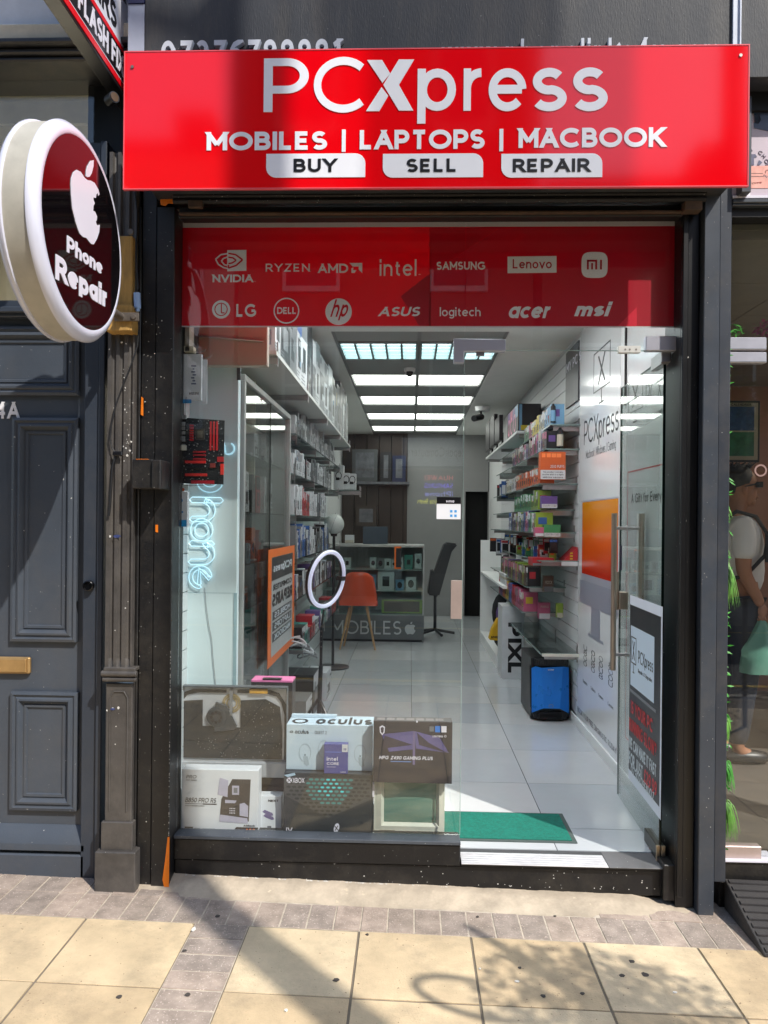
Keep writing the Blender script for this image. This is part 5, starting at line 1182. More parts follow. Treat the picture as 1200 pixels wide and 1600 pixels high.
t, a, b = near_pack(844, 884, 706, 749, 2.30, .08, 'orange', 'white', 'orange vape display box with white warning strip on the third right shelf', texts=WRN + (('2500 PUFFS', .4, .95, .42, .1, 'white'),))
m = MB()
for k in range(4): m.box(a.x + .01 + k * (b.x - a.x - .04) / 4, a.x + .006 + (k + .8) * (b.x - a.x - .03) / 4, 2.2985, 2.30, b.z - .04, b.z - .012)
m.build('label_tab', M('light_orange', (240, 130, 70), .4), t, smooth=False)
near_pack(846, 871, 775, 794, 2.38, .07, 'purple', 'white', 'purple and white vape display box on the fourth right shelf', texts=WRN[:2])
near_pack(850, 876, 820, 839, 2.34, .07, 'green', 'white', 'green and white vape display box on the fifth right shelf', texts=WRN[:2])
near_pack(836, 850, 824, 838, 2.35, .07, 'pink', 'white', 'pink patterned display box left of the green one on the fifth right shelf', texts=())
near_pack(850, 865, 900, 925, 2.68, .08, 'brown', 'grey', 'brown patterned box at the near end of the shelf over the pink boxes', texts=(('KOCK', .15, .85, .5, .2, 'cream'),))
near_pack(842, 860, 942, 967, 2.88, .08, 'pink', 'white', 'pink rimmed box with dark picture at the near end of the lowest box row', texts=(('PURPLE', .15, .85, .7, .12, 'cream'),))
near_pack(870, 880, 943, 965, 2.6, .05, 'lime', 'cream', 'small lime green box standing alone on the lower glass shelf', texts=())
def bottle(px, py0, py1, y, wdt_, bodyc, labc, label):
    a = atY(px, py1, y); b = atY(px, py0, y); h = b.z - a.z; t = thing('liquid_bottle', label, 'bottle', tuple(a)); r = wdt_ / 2
    m = MB(); m.lathe(tuple(a), Z, [(0, 0), (r, 0), (r, h * .66), (r * .9, h * .7), (0, h * .7)], 20); m.build('bottle_body', pm(bodyc), t)
    m = MB(); m.lathe(tuple(a + Z * .003), Z, [(r + .0006, h * .04), (r + .0006, h * .62)], 20); m.build('paper_label', pm(labc), t)
    m = MB(); m.lathe(tuple(a + Z * (h * .7)), Z, [(0, 0), (r * .96, 0), (r * .96, h * .16), (r * .5, h * .24), (r * .35, h * .3), (0, h * .3)], 20); m.build('cap', pm('black'), t)
bottle(864, 631, 660, 2.3, .036, 'black', 'sky', 'short black capped liquid bottle with blue label on the top right shelf')
bottle(875, 668, 699, 2.32, .045, 'black', 'cream', 'short black capped liquid bottle with cream label on the second right shelf')
# sixth level: hooks with hanging cards and red tray
shelf('glass_shelf', 'clear glass shelf on the right slatwall, sixth from the top', .915, WX1, 2.3, 4.4, 1.325)
rr = random.Random(9)
for i in range(18):
    y_ = 2.35 + i * .14; cable_pack('blister_pack', 'small accessory pack hanging %s in the row under the fifth right shelf' % ORD[i], 'accessory pack', (1.02 + rr.uniform(-.02, .04), y_, 1.475), (.06, rr.uniform(.09, .12)), rr.choice(['red', 'black', 'red', 'brown', 'white', 'green']), '-y', 'hanging packs under the right shelves')
t, a, b = near_pack(832, 866, 872, 884, 2.36, .2, 'red', 'grey', 'flat white and red display tray on the sixth right shelf', name='display_tray')
a, b = atY(877, 884, 2.3), atY(903, 855, 2.3); t = thing('display_tray', 'red wedge display tray with yellow marks and warning strip on the sixth right shelf', 'display tray', tuple(a))
m = MB(); m.prism([(a.x, 2.3, a.z), (b.x, 2.3, a.z), (b.x, 2.3, b.z), (a.x + .02, 2.3, a.z + .04)], (0, .2, 0)); m.build('tray', pm('red'), t, smooth=False)
m = MB(); m.box(a.x, b.x, 2.298, 2.3, a.z, a.z + .03); m.build('white_label', pm('white'), t)
m = MB(); [m.box(a.x + .06, a.x + .08, 2.298, 2.3, a.z + .045 + k * .02, a.z + .055 + k * .02) for k in range(3)]; m.build('yellow_marks', pm('yellow'), t)
rr = random.Random(19)
for i in range(12):
    h_ = rr.uniform(.06, .1); y_ = 2.45 + i * .15
    pack('product_box', 'small upright pack, %s along the sixth glass shelf of the right wall' % ORD[i], 'box', (.99 + rr.uniform(0, .06), y_, 1.325), (.05, .05, h_), rr.choice(['green', 'red', 'white', 'blue', 'lime', 'pink', 'black']), 'white', '-x', 'boxes on the right wall shelves', seed=900 + i)
for i in range(22):
    cable_pack('blister_pack', 'dark accessory pack, %s in the %s row hanging far along the right slatwall' % (ORD[i % 11], 'upper' if i < 11 else 'lower'), 'accessory pack', (1.0 + rr.uniform(-.05, .08), 4.35 + (i % 11) * .13, 2.02 if i < 11 else 1.42), (.07, rr.uniform(.13, .2)), rr.choice(['black', 'grey', 'black', 'white', 'blue']), '-y', 'hanging packs far along the right wall')
# white high shelf with monitors and the colourful gaming box
shelf('white_shelf', 'thick white shelf high on the right wall carrying monitors and a colourful box', .95, WX1, 3.75, 6.6, 2.42, WALLW, .022)
gx = thing('gaming_box', 'black rainbow printed gaming computer box on the high white right shelf', 'box', (1.07, 4.1, 2.42))
m = MB(); m.box(.965, 1.17, 3.78, 4.55, 2.42, 2.67); m.build('carton', pm('black'), gx, bevel=.002)
for k, c in enumerate(('sky', 'purple', 'pink', 'purple')):
    m = MB(); m.box(.9635, .9648, 3.8 + k * .18, 3.97 + k * .18, 2.56, 2.665); m.build('colour_patch', pm(c), gx, smooth=False)
m = MB()
for yy in (4.0, 4.22, 4.4): ringpoly(m, -yy, 2.52, .075, .085, .022, (.9632, 0, 0), -Y, Z, .001, 20)
m.v = [Vector((v.x, v.y, v.z)) for v in m.v]
m.build('fan_rings', M('rainbow_ring', (200, 120, 150), .3, var=.9, vs=8), gx, smooth=False)
m = MB(); m.box(.975, 1.0, 3.7785, 3.78, 2.43, 2.665); m.build('side_stripe', pm('sky'), gx)
m = MB(); m.box(.99, 1.06, 3.776, 3.779, 2.43, 2.475); m.build('yellow_label', pm('yellow'), gx)
for k, (y_, hh) in enumerate(((5.0, .26), (5.5, .34), (6.0, .34))):
    t = thing('monitor', ('black monitor beside the colourful box on the high right shelf', 'black monitor in the middle of the high right shelf', 'black monitor at the far end of the high right shelf')[k], 'monitor', (1.0, y_, 2.42))
    m = MB(); m.obox((.93, y_, 2.45 + hh / 2), Y, X, Z, .22, .02, hh / 2); m.build('screen', pm('black'), t, bevel=.004); m = MB(); m.box(.95, 1.1, y_ - .1, y_ + .1, 2.421, 2.43); m.box(.96, .98, y_ - .02, y_ + .02, 2.43, 2.55); m.build('stand', pm('black'), t)
bc = thing('bullet_camera', 'pair of small dark bullet cameras on a white ceiling mount at the far right', 'security camera', (.8, 5.6, 2.9)); a = atY(754, 655, 5.7)
m = MB(); m.lathe((a.x, 5.7, 2.93), -Z, [(0, 0), (.09, 0), (.08, .05), (0, .06)], 20); m.build('mount', WALLW, bc); m = MB(); m.cyl((a.x - .02, 5.6, 2.8), (a.x - .12, 5.45, 2.76), .035, n=14); m.cyl((a.x - .02, 5.7, 2.88), (a.x - .02, 5.6, 2.8), .012); m.build('camera_body', pm('black'), bc)
# big lower glass table, blue computer tower, boxes below
shelf('glass_counter', 'wide clear glass counter shelf with bright edge above the blue computer tower', .935, WX1, 2.27, 4.0, .67, None, .016)
m = MB(); a = atY(847, 1022, 2.26); m.box(a.x, WX1, 2.255, 2.268, .648, .668); tag(m.build('counter_edge_strip', M('bright_strip', (215, 212, 200), .35), None, bevel=.001), 'bright metal strip along the near edge of the glass counter', 'strip')
pc = thing('computer_tower', 'blue faceted gaming computer tower on the tiled floor by the right wall', 'computer', (1.0, 2.5, FZ))
def bp(px, py, y=2.42): return atY(px, py, y)
BLU = M('pc_blue', (30, 124, 220), .28, var=.05, metal=.2); PCB = M('pc_black', (24, 25, 29), .35, var=.1)
fz0 = FZ; A1, A2 = bp(829, 1120).x, bp(891, 1120).x; HT = bp(860, 1030).z - FZ
def X_(f): return A1 + (A2 - A1) * f
m = MB(); m.box(X_(.02), X_(.98), 2.46, 2.95, FZ + .015, FZ + HT); m.prism([(X_(0.1), 2.43, FZ + .02), (X_(.9), 2.43, FZ + .02), (X_(1), 2.44, FZ + .1), (X_(1), 2.47, FZ + HT * .86), (X_(.9), 2.47, FZ + HT), (X_(.12), 2.47, FZ + HT), (X_(0), 2.47, FZ + HT * .86), (X_(0), 2.44, FZ + .1)], (0, .05, 0)); m.build('case', PCB, pc, bevel=.004)
fc = [(.06, .16), (.24, .21), (.78, .21), (.95, .16), (.99, .5), (.9, .87), (.1, .87), (.02, .5)]
ctr = [(.3, .86), (.42, .22)]
m = MB()
def pv(f, h, y): return (X_(f), y, FZ + HT * h)
vs = [pv(.03, .13, 2.425), pv(.2, .19, 2.405), pv(.8, .19, 2.405), pv(.97, .13, 2.425), pv(.97, .86, 2.45), pv(.82, .88, 2.43), pv(.12, .88, 2.43), pv(.03, .84, 2.45), pv(.32, .22, 2.395), pv(.26, .86, 2.415), pv(.72, .22, 2.395)]
m.add(vs, [(0, 1, 9, 6, 7), (1, 8, 9), (8, 10, 5, 9), (10, 2, 5), (2, 3, 4, 5), (9, 5, 6)][:5] + []); m.build('front_panel', BLU, pc, smooth=False)
m = MB(); m.prism([pv(.15, .03, 2.425), pv(.85, .03, 2.425), pv(.78, .16, 2.405), pv(.22, .16, 2.405)], (0, .02, 0)); 
for k in range(5): m.box(X_(.22), X_(.78), 2.40, 2.43, FZ + HT * (.05 + .02 * k), FZ + HT * (.058 + .02 * k))
m.build('lower_grille', pm('black'), pc, smooth=False)
m = MB(); m.box(X_(.1), X_(.9), 2.42, 2.5, FZ + HT * .89, FZ + HT * 1.0); [m.box(X_(.12 + .06 * k), X_(.15 + .06 * k), 2.415, 2.43, FZ + HT * .9, FZ + HT * .98) for k in range(13)]; m.build('top_grille', PCB, pc, bevel=.002)
m = MB(); text(m, 'acer', pv(.42, .82, 2.412), X, Z, .016, .045, .2, th=.001); m.build('lettering', WHITEP, pc); m = MB(); c = pv(.5, .26, 2.398); ringpoly(m, c[0], c[2], .018, .012, .003, (0, 2.398, 0), X, Z, .002, 18); m.build('round_badge', SCREW, pc)
px_ = thing('camera_kit_box', 'tall white carton with PIXL written down its side by the black tower', 'box', (.95, 3.95, FZ))
yb_ = 3.93; a, b = atY(784, 1056, yb_), atY(819, 948, yb_)
m = MB(); m.box(a.x, b.x, yb_, yb_ + .35, FZ, b.z); m.build('carton', pm('white'), px_, bevel=.002)
m = MB(); m.prism([(a.x, yb_, b.z), (b.x, yb_, b.z), (b.x - .04, yb_ + .1, b.z + .03), (a.x + .05, yb_ + .1, b.z + .03)], (0, .002, .004)); m.build('lid_flap', pm('white'), px_)
hh = b.z - FZ
m = MB(); text(m, 'PIXL', (a.x + .055, yb_ - .001, b.z - hh * .22), -Z, X, (b.x - a.x) * .62, hh * .72, .26, .14, .001); m.build('lettering', INK, px_, smooth=False)
# white desk with privacy panel
dk = thing('white_desk', 'white wall desk with upright back panel at the far right', 'desk', (1.0, 5, FZ)); 
a = atX(750, 893, .87); z_ = 1.0
m = MB(); m.box(.87, WX1, 4.0, 6.3, z_ - .025, z_); m.build('desk_top', WALLW, dk, bevel=.002); m = MB(); m.box(.87, WX1, 6.28, 6.31, FZ, 1.38); m.build('end_panel', WALLW, dk, smooth=False); m = MB(); m.box(.9, WX1, 4.6, 6.28, FZ + .09, FZ + .11); m.build('lower_shelf', WALLW, dk)
m = MB(); m.box(.87, .895, 4.5, 6.27, FZ, FZ + .12); m.build('plinth', WALLW, dk)
for k in range(4): tag((lambda m: m.build('document_folder', pm('white' if k != 2 else 'cream'), None, bevel=.002))(MB().box(.9 - k * .004, 1.15, 4.05, 4.5, z_ + k * .028, z_ + k * .028 + .024).box(.93, 1.0, 4.045, 4.05, z_ + k * .028 + .005, z_ + k * .028 + .012)), ('bottom', 'second', 'third', 'top')[k] + ' white folder of the stack lying on the white desk', 'folder', 'folders stacked on the white desk')
yb2 = thing('yellow_bag', 'yellow wedge shaped bag on the floor under the white desk', 'bag', (.85, 4.9, FZ)); m = MB(); a, b = atY(764, 1000, 4.6), atY(787, 966, 4.6)
m.prism([(a.x, 4.6, a.z), (b.x, 4.6, a.z - .01), (b.x, 4.6, b.z - .06), (a.x + .09, 4.6, b.z), (a.x + .03, 4.6, a.z + .11)], (0, .12, 0)); m.build('bag_body', M('bag_yellow', (205, 160, 20), .6, var=.1, bump=.3), yb2, bevel=.01); m = MB(); text(m, 'snappy', (a.x + .02, 4.596, a.z + .02), X, Z, .03, .12, .2, th=.001); m.build('lettering', INK, yb2)
bb = thing('backpack', 'black and purple backpack heaped under the white desk', 'bag', (.95, 4.9, FZ + .3)); m = MB(); m.sphere((1.0, 4.95, FZ + .5), .13, .12, .22, 16); m.sphere((.97, 4.85, FZ + .3), .1, .1, .17, 14); m.build('bag_body', M('bag_black', (26, 26, 32), .8, var=.3, bump=.6, bs=20), bb); m = MB(); m.sphere((.93, 4.75, FZ + .5), .04, .03, .09, 10); m.build('purple_pocket', pm('purple'), bb)
# ================================================================ LEFT SIDE OF THE SHOP
# lit side box with neon word
NB = thing('neon_light_box', 'pale blue panel with a glowing neon word Phone running downwards', 'light box', (-.92, .42, FZ))
NY = .40
def Nn(px, py, y=NY): return atY(px, py, y)
a, b = Nn(290, 1090), Nn(373, 571)
PB = M('pale_panel', (206, 224, 228), .45, var=.02)
m = MB(); m.box(a.x, b.x, NY, NY + .05, FZ, b.z); m.build('panel', PB, NB, bevel=.002)
m = MB(); zz = Nn(330, 926).z; m.box(a.x, b.x, NY - .0006, NY, zz - .002, zz); m.box(b.x - .012, b.x + .003, NY - .004, NY, FZ + .5, zz); m.build('seam', M('panel_seam', (150, 178, 186), .5), NB, smooth=False)
m = MB(); p = [Nn(u, v, NY - .003) for u, v in ((351, 570), (376, 569), (376, 594), (370, 594), (370, 574), (351, 574))]; m.prism(p, (0, .003, 0)); m.build('corner_bracket', M('grey_bracket', (105, 108, 112), .4, metal=.6), NB, bevel=.0005)
NEON = M('neon_tube', (210, 238, 250), .3, var=0, emit=(170, 228, 250), estr=.4)
# letters rotated: reading direction downwards, up vector towards +X
def neon_word(s, px_base, px_top, y0, y1, nm):
    o, t = Nn(px_base, y0), Nn(px_top, y0); e = Nn(px_base, y1); h = t.x - o.x
    big = MB(); text(big, s, (o.x, NY - .006, o.z), -Z, X, h, o.z - e.z, .25, .2, .001)
    return o, h, o.z - e.z
def neon_outline(path, wdt_, nm='neon_tube', closed=False):
    """double tube following a centre line: an outline at half width either side"""
    n = len(path); L_, R_ = [], []
    for i in range(n):
        a_ = path[max(i - 1, 0)]; c_ = path[min(i + 1, n - 1)]
        if closed: a_, c_ = path[i - 1], path[(i + 1) % n]
        d = Vector((c_[0] - a_[0], 0, c_[1] - a_[1])).normalized(); nn = Vector((-d.z, 0, d.x)); p = Vector((path[i][0], NY - .012, path[i][1])); L_.append(p + nn * wdt_ / 2); R_.append(p - nn * wdt_ / 2)
    m = MB()
    if closed: m.tube(L_, .0028, 6, closed=True); m.tube(R_, .0028, 6, closed=True)
    else:
        d0 = Vector((path[0][0] - path[1][0], 0, path[0][1] - path[1][1])).normalized() * wdt_ * .45; d1 = Vector((path[-1][0] - path[-2][0], 0, path[-1][1] - path[-2][1])).normalized() * wdt_ * .45
        P0 = Vector((path[0][0], NY - .012, path[0][1])) + d0; P1 = Vector((path[-1][0], NY - .012, path[-1][1])) + d1
        m.tube(L_ + [P1] + R_[::-1] + [P0], .0028, 6, closed=True)
    return m.build(nm, NEON, NB)
def NP(px, py): v = Nn(px, py, NY - .012); return (v.x, v.z)
def npath(pts): return [NP(a, b) for a, b in pts]
def arcp(cx, cy, rx, ry, a0, a1, n=18): return [NP(cx + rx * math.cos(R(a0 + (a1 - a0) * i / n)), cy + ry * math.sin(R(a0 + (a1 - a0) * i / n))) for i in range(n + 1)]
WN = .026
neon_outline(npath([(352, 700), (366, 702), (367, 710)][:0] or [(350, 690)]) if False else arcp(357, 701, 9, 9, -60, 120, 8) + npath([(350, 692)]), .003, 'neon_leaf')
neon_outline(arcp(328, 752, 16, 13, 20, 200) , WN)                       # bowl of the P
neon_outline(npath([(300, 781), (345, 782)]), WN); neon_outline(npath([(322, 783)]) + arcp(318, 797, 14, 14, -80, 90, 12) + npath([(300, 811)]), WN)   # h
neon_outline(arcp(315, 828, 14, 14, 0, 343, 22), WN * .8, closed=True)                        # o
neon_outline(npath([(299, 849), (331, 850)]), WN); neon_outline(npath([(324, 852)]) + arcp(318, 865, 13, 13, -80, 90, 12) + npath([(298, 878)]), WN)   # n
neon_outline(npath([(312, 890), (312, 916)])[:0] + arcp(313, 902, 15, 15, 95, 370, 20) + npath([(312, 890), (311, 912)]), WN * .7)   # e
m = MB(); m.tube([Nn(u, v, NY - .006) for u, v in ((320, 918), (322, 945), (326, 975), (331, 1000), (333, 1030), (336, 1060), (338, 1085))], .0014, 5); m.build('power_lead', M('grey_lead', (120, 122, 125), .5), NB)
# cream shutter head above it
ch = thing('header_panel', 'cream header panel with a thin chrome bar above the neon panel', 'panel', (-.8, .2, 2.4))
a, b = Nn(286, 571, .33), Nn(418, 512, .33); m = MB(); m.box(a.x, b.x, .33, .38, a.z + .0, 2.9); m.build('board', M('cream_board', (178, 168, 154), .55, var=.05), ch, bevel=.003)
m = MB(); m.cyl(Nn(311, 525, .32), Nn(411, 533, .32), .0045, n=10); m.build('chrome_bar', STEEL, ch)
m = MB(); a, b = Nn(273, 560, .13), Nn(297, 512, .13); m.box(-.99, b.x, .12, .19, a.z + .03, 2.9); m.build('side_panel', M('beige_board', (150, 142, 130), .6), ch)
# hanging rail + white box, motherboard, wifi box on the near left slatwall
rl = thing('display_rail', 'cream plastic rail with two wire hooks at the upper left of the window', 'rail', (-.95, .13, 2.3))
a, b = Nn(275, 550, .125), Nn(303, 541, .125); m = MB(); m.box(-.995, b.x, .12, .16, a.z, b.z); m.build('rail', M('cream_plastic', (205, 196, 172), .5), rl, bevel=.002)
m = MB(); m.tube([Nn(300, 549, .14), Nn(312, 551, .13), Nn(320, 548, .12), Nn(322, 545, .12)], .0018); m.tube([Nn(300, 553, .15), Nn(318, 560, .14), Nn(328, 558, .13), Nn(332, 554, .13)], .0016); m.build('wire_hooks', STEEL, rl)
wbx = thing('product_carton', 'white electronics carton hanging upright at the upper left of the window', 'box', (-.92, .14, 2.1))
a, b = Nn(277, 625, .135), Nn(315, 553, .135); m = MB(); m.box(a.x, b.x, .135, .155, a.z, b.z); m.build('carton', M('carton_white', (206, 212, 218), .4, var=.03), wbx, bevel=.001)
m = MB(); m.box(b.x + .0, b.x + .019, .157, .162, a.z - .012, b.z - .02); m.build('back_card', M('carton_white', (1, 1, 1)), wbx)
m = MB(); m.box(a.x - .003, a.x - .0003, .132, .156, a.z, b.z); m.build('blue_side', M('navy_card', (30, 50, 110), .4), wbx)
m = MB(); c = Nn(303, 590, .1345); 
for k in range(7): m.box(c.x - .012 + (k % 2) * .006, c.x + .010 - (k % 3) * .004, .1338, .1345, c.z - .03 + k * .013, c.z - .024 + k * .013)
m.box(a.x + .028, a.x + .029, .1338, .1345, a.z + .02, b.z - .01); m.build('print', M('blue_grey_print', (90, 100, 130), .4), wbx, smooth=False)
m = MB(); text(m, 'WIRELESS', (a.x + .052, .1338, a.z + .022), X, Z, .012, .044, .2, th=.0004); m.build('lettering', INK, wbx)
MBD = thing('motherboard', 'black and red computer motherboard hanging behind the window glass', 'motherboard', (-.89, .13, 1.9))
MY = .13
def Mm(px, py): return atY(px, py, MY)
tl_, tr_, br2, bl_ = Mm(279, 652), Mm(351, 657), Mm(349, 757), Mm(278, 755)
m = MB(); m.prism([bl_, br2, tr_, tl_], (0, .003, 0)); m.build('circuit_board', M('pcb_black', (22, 24, 27), .4, var=.3, vs=60, speck=.5, ss=260, sc=(170, 172, 170)), MBD, smooth=False)
def mpart(nm, r, h, c, rough=.4, metal=0, bars=0):
    x0, y0, x1, y1 = r; a, b = Mm(x0, y1), Mm(x1, y0); m = MB()
    if bars:
        for k in range(bars): zz = a.z + (b.z - a.z) * k / bars; m.box(a.x, b.x, MY - h, MY - .0002, zz + .0006, zz + (b.z - a.z) / bars * .7)
    else: m.box(a.x, b.x, MY - h, MY - .0002, a.z, b.z)
    m.build(nm, M('mb_%s' % str(c), c, rough, metal=metal, var=.1), MBD, bevel=.0006)
for x0, x1 in ((328, 331), (333, 336), (338, 341)): mpart('memory_slot', (x0, 659, x1, 704), .008, (165, 30, 34))
mpart('heatsink', (297, 663, 303, 689), .012, (190, 24, 32), bars=7); mpart('cpu_socket', (306, 670, 320, 687), .006, (70, 66, 60), metal=.4); mpart('cpu_plate', (309, 673, 317, 684), .0075, (110, 104, 92), metal=.6)
for y_ in (705, 710, 716): mpart('expansion_slot', (302, y_, 322, y_ + 2.5), .007, (150, 26, 30))
for y_, x1 in ((720, 322), (740, 324)): mpart('expansion_slot', (290, y_, x1, y_ + 4), .01, (200, 40, 36))
mpart('expansion_slot', (298, 731, 324, 734), .008, (20, 20, 22)); mpart('expansion_slot', (299, 751, 335, 756), .008, (170, 20, 40)); mpart('chipset_cover', (340, 714, 350, 722), .01, (150, 26, 30)); mpart('chipset_cover', (345, 725, 350, 742), .01, (205, 44, 34)); mpart('socket_block', (280, 649, 292, 655), .012, (150, 152, 156), metal=.6)
for y_, h_ in ((660, 6), (667, 5), (674, 5), (682, 8), (694, 10)): mpart('port', (280, y_, 290, y_ + h_), .012, (165, 168, 170), metal=.7)
mpart('white_port', (279, 696, 292, 704), .013, (210, 208, 196)); mpart('round_cooler', (329, 724, 337, 731), .01, (120, 46, 40))
rr = random.Random(12); m = MB(); m2 = MB()
for _ in range(150):
    p = Mm(rr.uniform(281, 348), rr.uniform(656, 754)); s = rr.uniform(.0008, .0026); (m if rr.random() < .55 else m2).box(p.x - s, p.x + s, MY - .005, MY - .0002, p.z - s, p.z + s * rr.uniform(.6, 1.6))
m.build('silver_parts', M('solder_silver', (190, 190, 186), .35, metal=.7), MBD, smooth=False); m2.build('grey_chips', M('chip_grey', (60, 62, 66), .4), MBD, smooth=False)
m = MB(); m.tube([Mm(290, 655), Mm(290, 632), Mm(291, 620)], .001, 5); m.tube([Mm(281, 757), Mm(300, 759), Mm(330, 757)], .001, 5); m.build('hanging_wire', INK, MBD)
tg_ = thing('arrow_tag', 'small orange and blue arrow tag under the hanging white carton', 'tag', (-.95, .13, 2.06)); m = MB(); m.prism([Nn(277, 626, .13), Nn(283, 623, .13), Nn(283, 630, .13)], (0, .002, 0)); m.build('orange_tip', pm('orange'), tg_); a, b = Nn(284, 630, .13), Nn(299, 624, .13); m = MB(); m.box(a.x, b.x, .13, .132, a.z, b.z); m.build('blue_bar', M('tag_blue', (50, 130, 190), .4), tg_)
wf = thing('adapter_pack', 'small white and blue wireless adapter pack below the motherboard', 'accessory pack', (-.95, .14, 1.6)); a, b = Nn(273, 823, .13), Nn(293, 768, .13); m = MB(); m.box(a.x, b.x, .13, .16, a.z, b.z); m.build('card', M('carton_white', (1, 1, 1)), wf, bevel=.001)
m = MB(); m.box(a.x - .0004, b.x - .003, .1292, .1299, a.z + .001, a.z + .03); m.build('blue_band', M('cyan_band', (30, 150, 215), .4), wf); m = MB(); c = Nn(282, 782, .1292); m.cyl(c, c + Vector((0, .0008, 0)), .01, n=14); c = Nn(285, 800, .1292); m.cyl(c, c + Vector((0, .0008, 0)), .004, n=10); m.build('blue_mark', M('tag_blue', (1, 1, 1)), wf)
pcard = thing('accessory_card', 'small pale card with orange dot hanging under the motherboard', 'card', (-.95, .14, 1.7)); a, b = Nn(274, 767, .14), Nn(294, 757, .14); m = MB(); m.box(a.x, b.x, .14, .142, a.z, b.z); m.build('card', PB, pcard)
m = MB(); c = Nn(286, 765, .139); m.cyl(c, c + Vector((0, .001, 0)), .007, n=12); m.build('orange_dot', pm('orange'), pcard)

# glass showcase
CX, CY0, CY1 = -.80, .47, 1.9
sc_ = thing('glass_showcase', 'aluminium framed glass showcase full of accessories behind the neon panel', 'display case', (-.9, .9, FZ))
ALU = M('aluminium_frame', (178, 180, 178), .35, metal=.5, var=.05)
m = MB(); m.box(CX - .03, CX, CY1 - .03, CY1, FZ, 2.29); m.box(CX - .03, CX, CY0, CY1 - .03, 2.26, 2.29); m.box(CX - .03, CX, CY0, CY1 - .03, FZ, FZ + .06); m.box(CX - .03, CX, CY0, CY0 + .03, FZ + .06, 2.26); m.box(WX0 + .013, CX - .03, CY1 - .02, CY1, 2.26, 2.29); m.build('frame', ALU, sc_, bevel=.002)
SCG = glass_mat('showcase_glass', tint=(.95, .97, .96), f0=.04)
m = MB(); m.box(CX - .014, CX - .008, CY0 + .03, 1.2, FZ + .06, 2.26); m.build('sliding_door', SCG, sc_, smooth=False)
m = MB(); m.box(CX - .024, CX - .018, 1.15, CY1 - .03, FZ + .06, 2.26); m.build('sliding_door', SCG, sc_, smooth=False)
m = MB(); m.box(CX - .016, CX - .006, 1.196, 1.202, FZ + .06, 2.26); m.build('door_edge', GLASSE, sc_)
m = MB(); m.box(WX0 + .012, WX0 + .014, CY0, CY1, FZ, 2.29); m.box(WX0 + .014, CX - .03, CY1 - .008, CY1 - .002, FZ, 2.26); m.build('back_panel', M('case_grey', (190, 194, 196), .6), sc_, smooth=False)
m = MB(); m.box(WX0 + .014, CX - .032, CY0, CY1 - .01, 2.262, 2.288); m.build('top_panel', GLS, sc_, smooth=False)
for k, (z, items) in enumerate(((1.93, [('white', .12, .16), ('grey', .1, .14), ('white', .1, .2), ('white', .05, .04)]), (1.63, [('black', .1, .2), ('red', .12, .22), ('white', .1, .25), ('white', .06, .07)]), (1.36, [('sky', .05, .1), ('orange', .08, .2), ('red', .06, .16), ('grey', .08, .12)]), (1.13, [('orange', .09, .1), ('white', .08, .22), ('black', .07, .12)]), (.86, [('teal', .12, .26), ('white', .12, .24), ('teal', .1, .16)]), (.55, [('grey', .14, .16), ('white', .12, .12), ('white', .1, .15)]))):
    m = MB(); m.box(WX0 + .015, CX - .04, CY0 + .02, CY1 - .02, z - .006, z); m.build('glass_shelf', GLS, sc_, smooth=False)
    y = CY0 + .12; rr = random.Random(60 + k); q = 0
    while y < CY1 - .15 and q < 9:
        c, w_, h_ = items[q % len(items)]; w_ *= rr.uniform(.9, 1.15); h_ *= rr.uniform(.85, 1.1); h_ = min(h_, .25)
        pack('accessory_box', '%s coloured accessory carton on shelf %s of the glass showcase' % (c, nm_[k]) if False else '%s accessory carton, %s on the %s shelf down in the glass showcase' % (c, ORD[q], nm_[k]), 'box', (-.935 + rr.uniform(-.02, .02), y + w_ / 2, z), (w_, .08, h_), c, rr.choice(['white', 'grey', 'black', c]), '+x', 'cartons inside the glass showcase', seed=300 + k * 10 + q)
        y += w_ + rr.uniform(.02, .07); q += 1
# reflection in the showcase glass, built as a sheet with reversed print
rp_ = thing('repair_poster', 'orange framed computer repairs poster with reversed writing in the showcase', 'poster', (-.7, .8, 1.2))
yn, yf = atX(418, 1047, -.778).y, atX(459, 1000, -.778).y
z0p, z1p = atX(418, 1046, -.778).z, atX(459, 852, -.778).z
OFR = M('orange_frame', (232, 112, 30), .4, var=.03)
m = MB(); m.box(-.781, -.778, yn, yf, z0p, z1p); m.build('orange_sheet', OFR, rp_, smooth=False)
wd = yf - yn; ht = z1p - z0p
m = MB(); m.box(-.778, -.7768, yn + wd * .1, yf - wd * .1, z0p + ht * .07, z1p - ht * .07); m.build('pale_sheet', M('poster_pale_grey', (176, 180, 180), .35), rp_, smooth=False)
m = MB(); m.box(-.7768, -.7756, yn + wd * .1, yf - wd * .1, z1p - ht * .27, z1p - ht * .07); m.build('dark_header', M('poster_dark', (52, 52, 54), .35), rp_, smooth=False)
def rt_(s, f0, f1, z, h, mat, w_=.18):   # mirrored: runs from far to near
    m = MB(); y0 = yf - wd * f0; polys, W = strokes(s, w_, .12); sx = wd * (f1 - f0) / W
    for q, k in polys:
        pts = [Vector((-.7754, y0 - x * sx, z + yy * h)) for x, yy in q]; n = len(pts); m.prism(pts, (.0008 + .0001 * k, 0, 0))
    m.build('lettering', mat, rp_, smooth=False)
rt_('PCXpress', .15, .85, z1p - ht * .2, ht * .07, M('poster_pale', (1, 1, 1))); rt_('COMPUTER', .15, .85, z1p - ht * .36, ht * .05, INK, .2); rt_('REPAIRS', .12, .88, z1p - ht * .5, ht * .11, INK, .24)
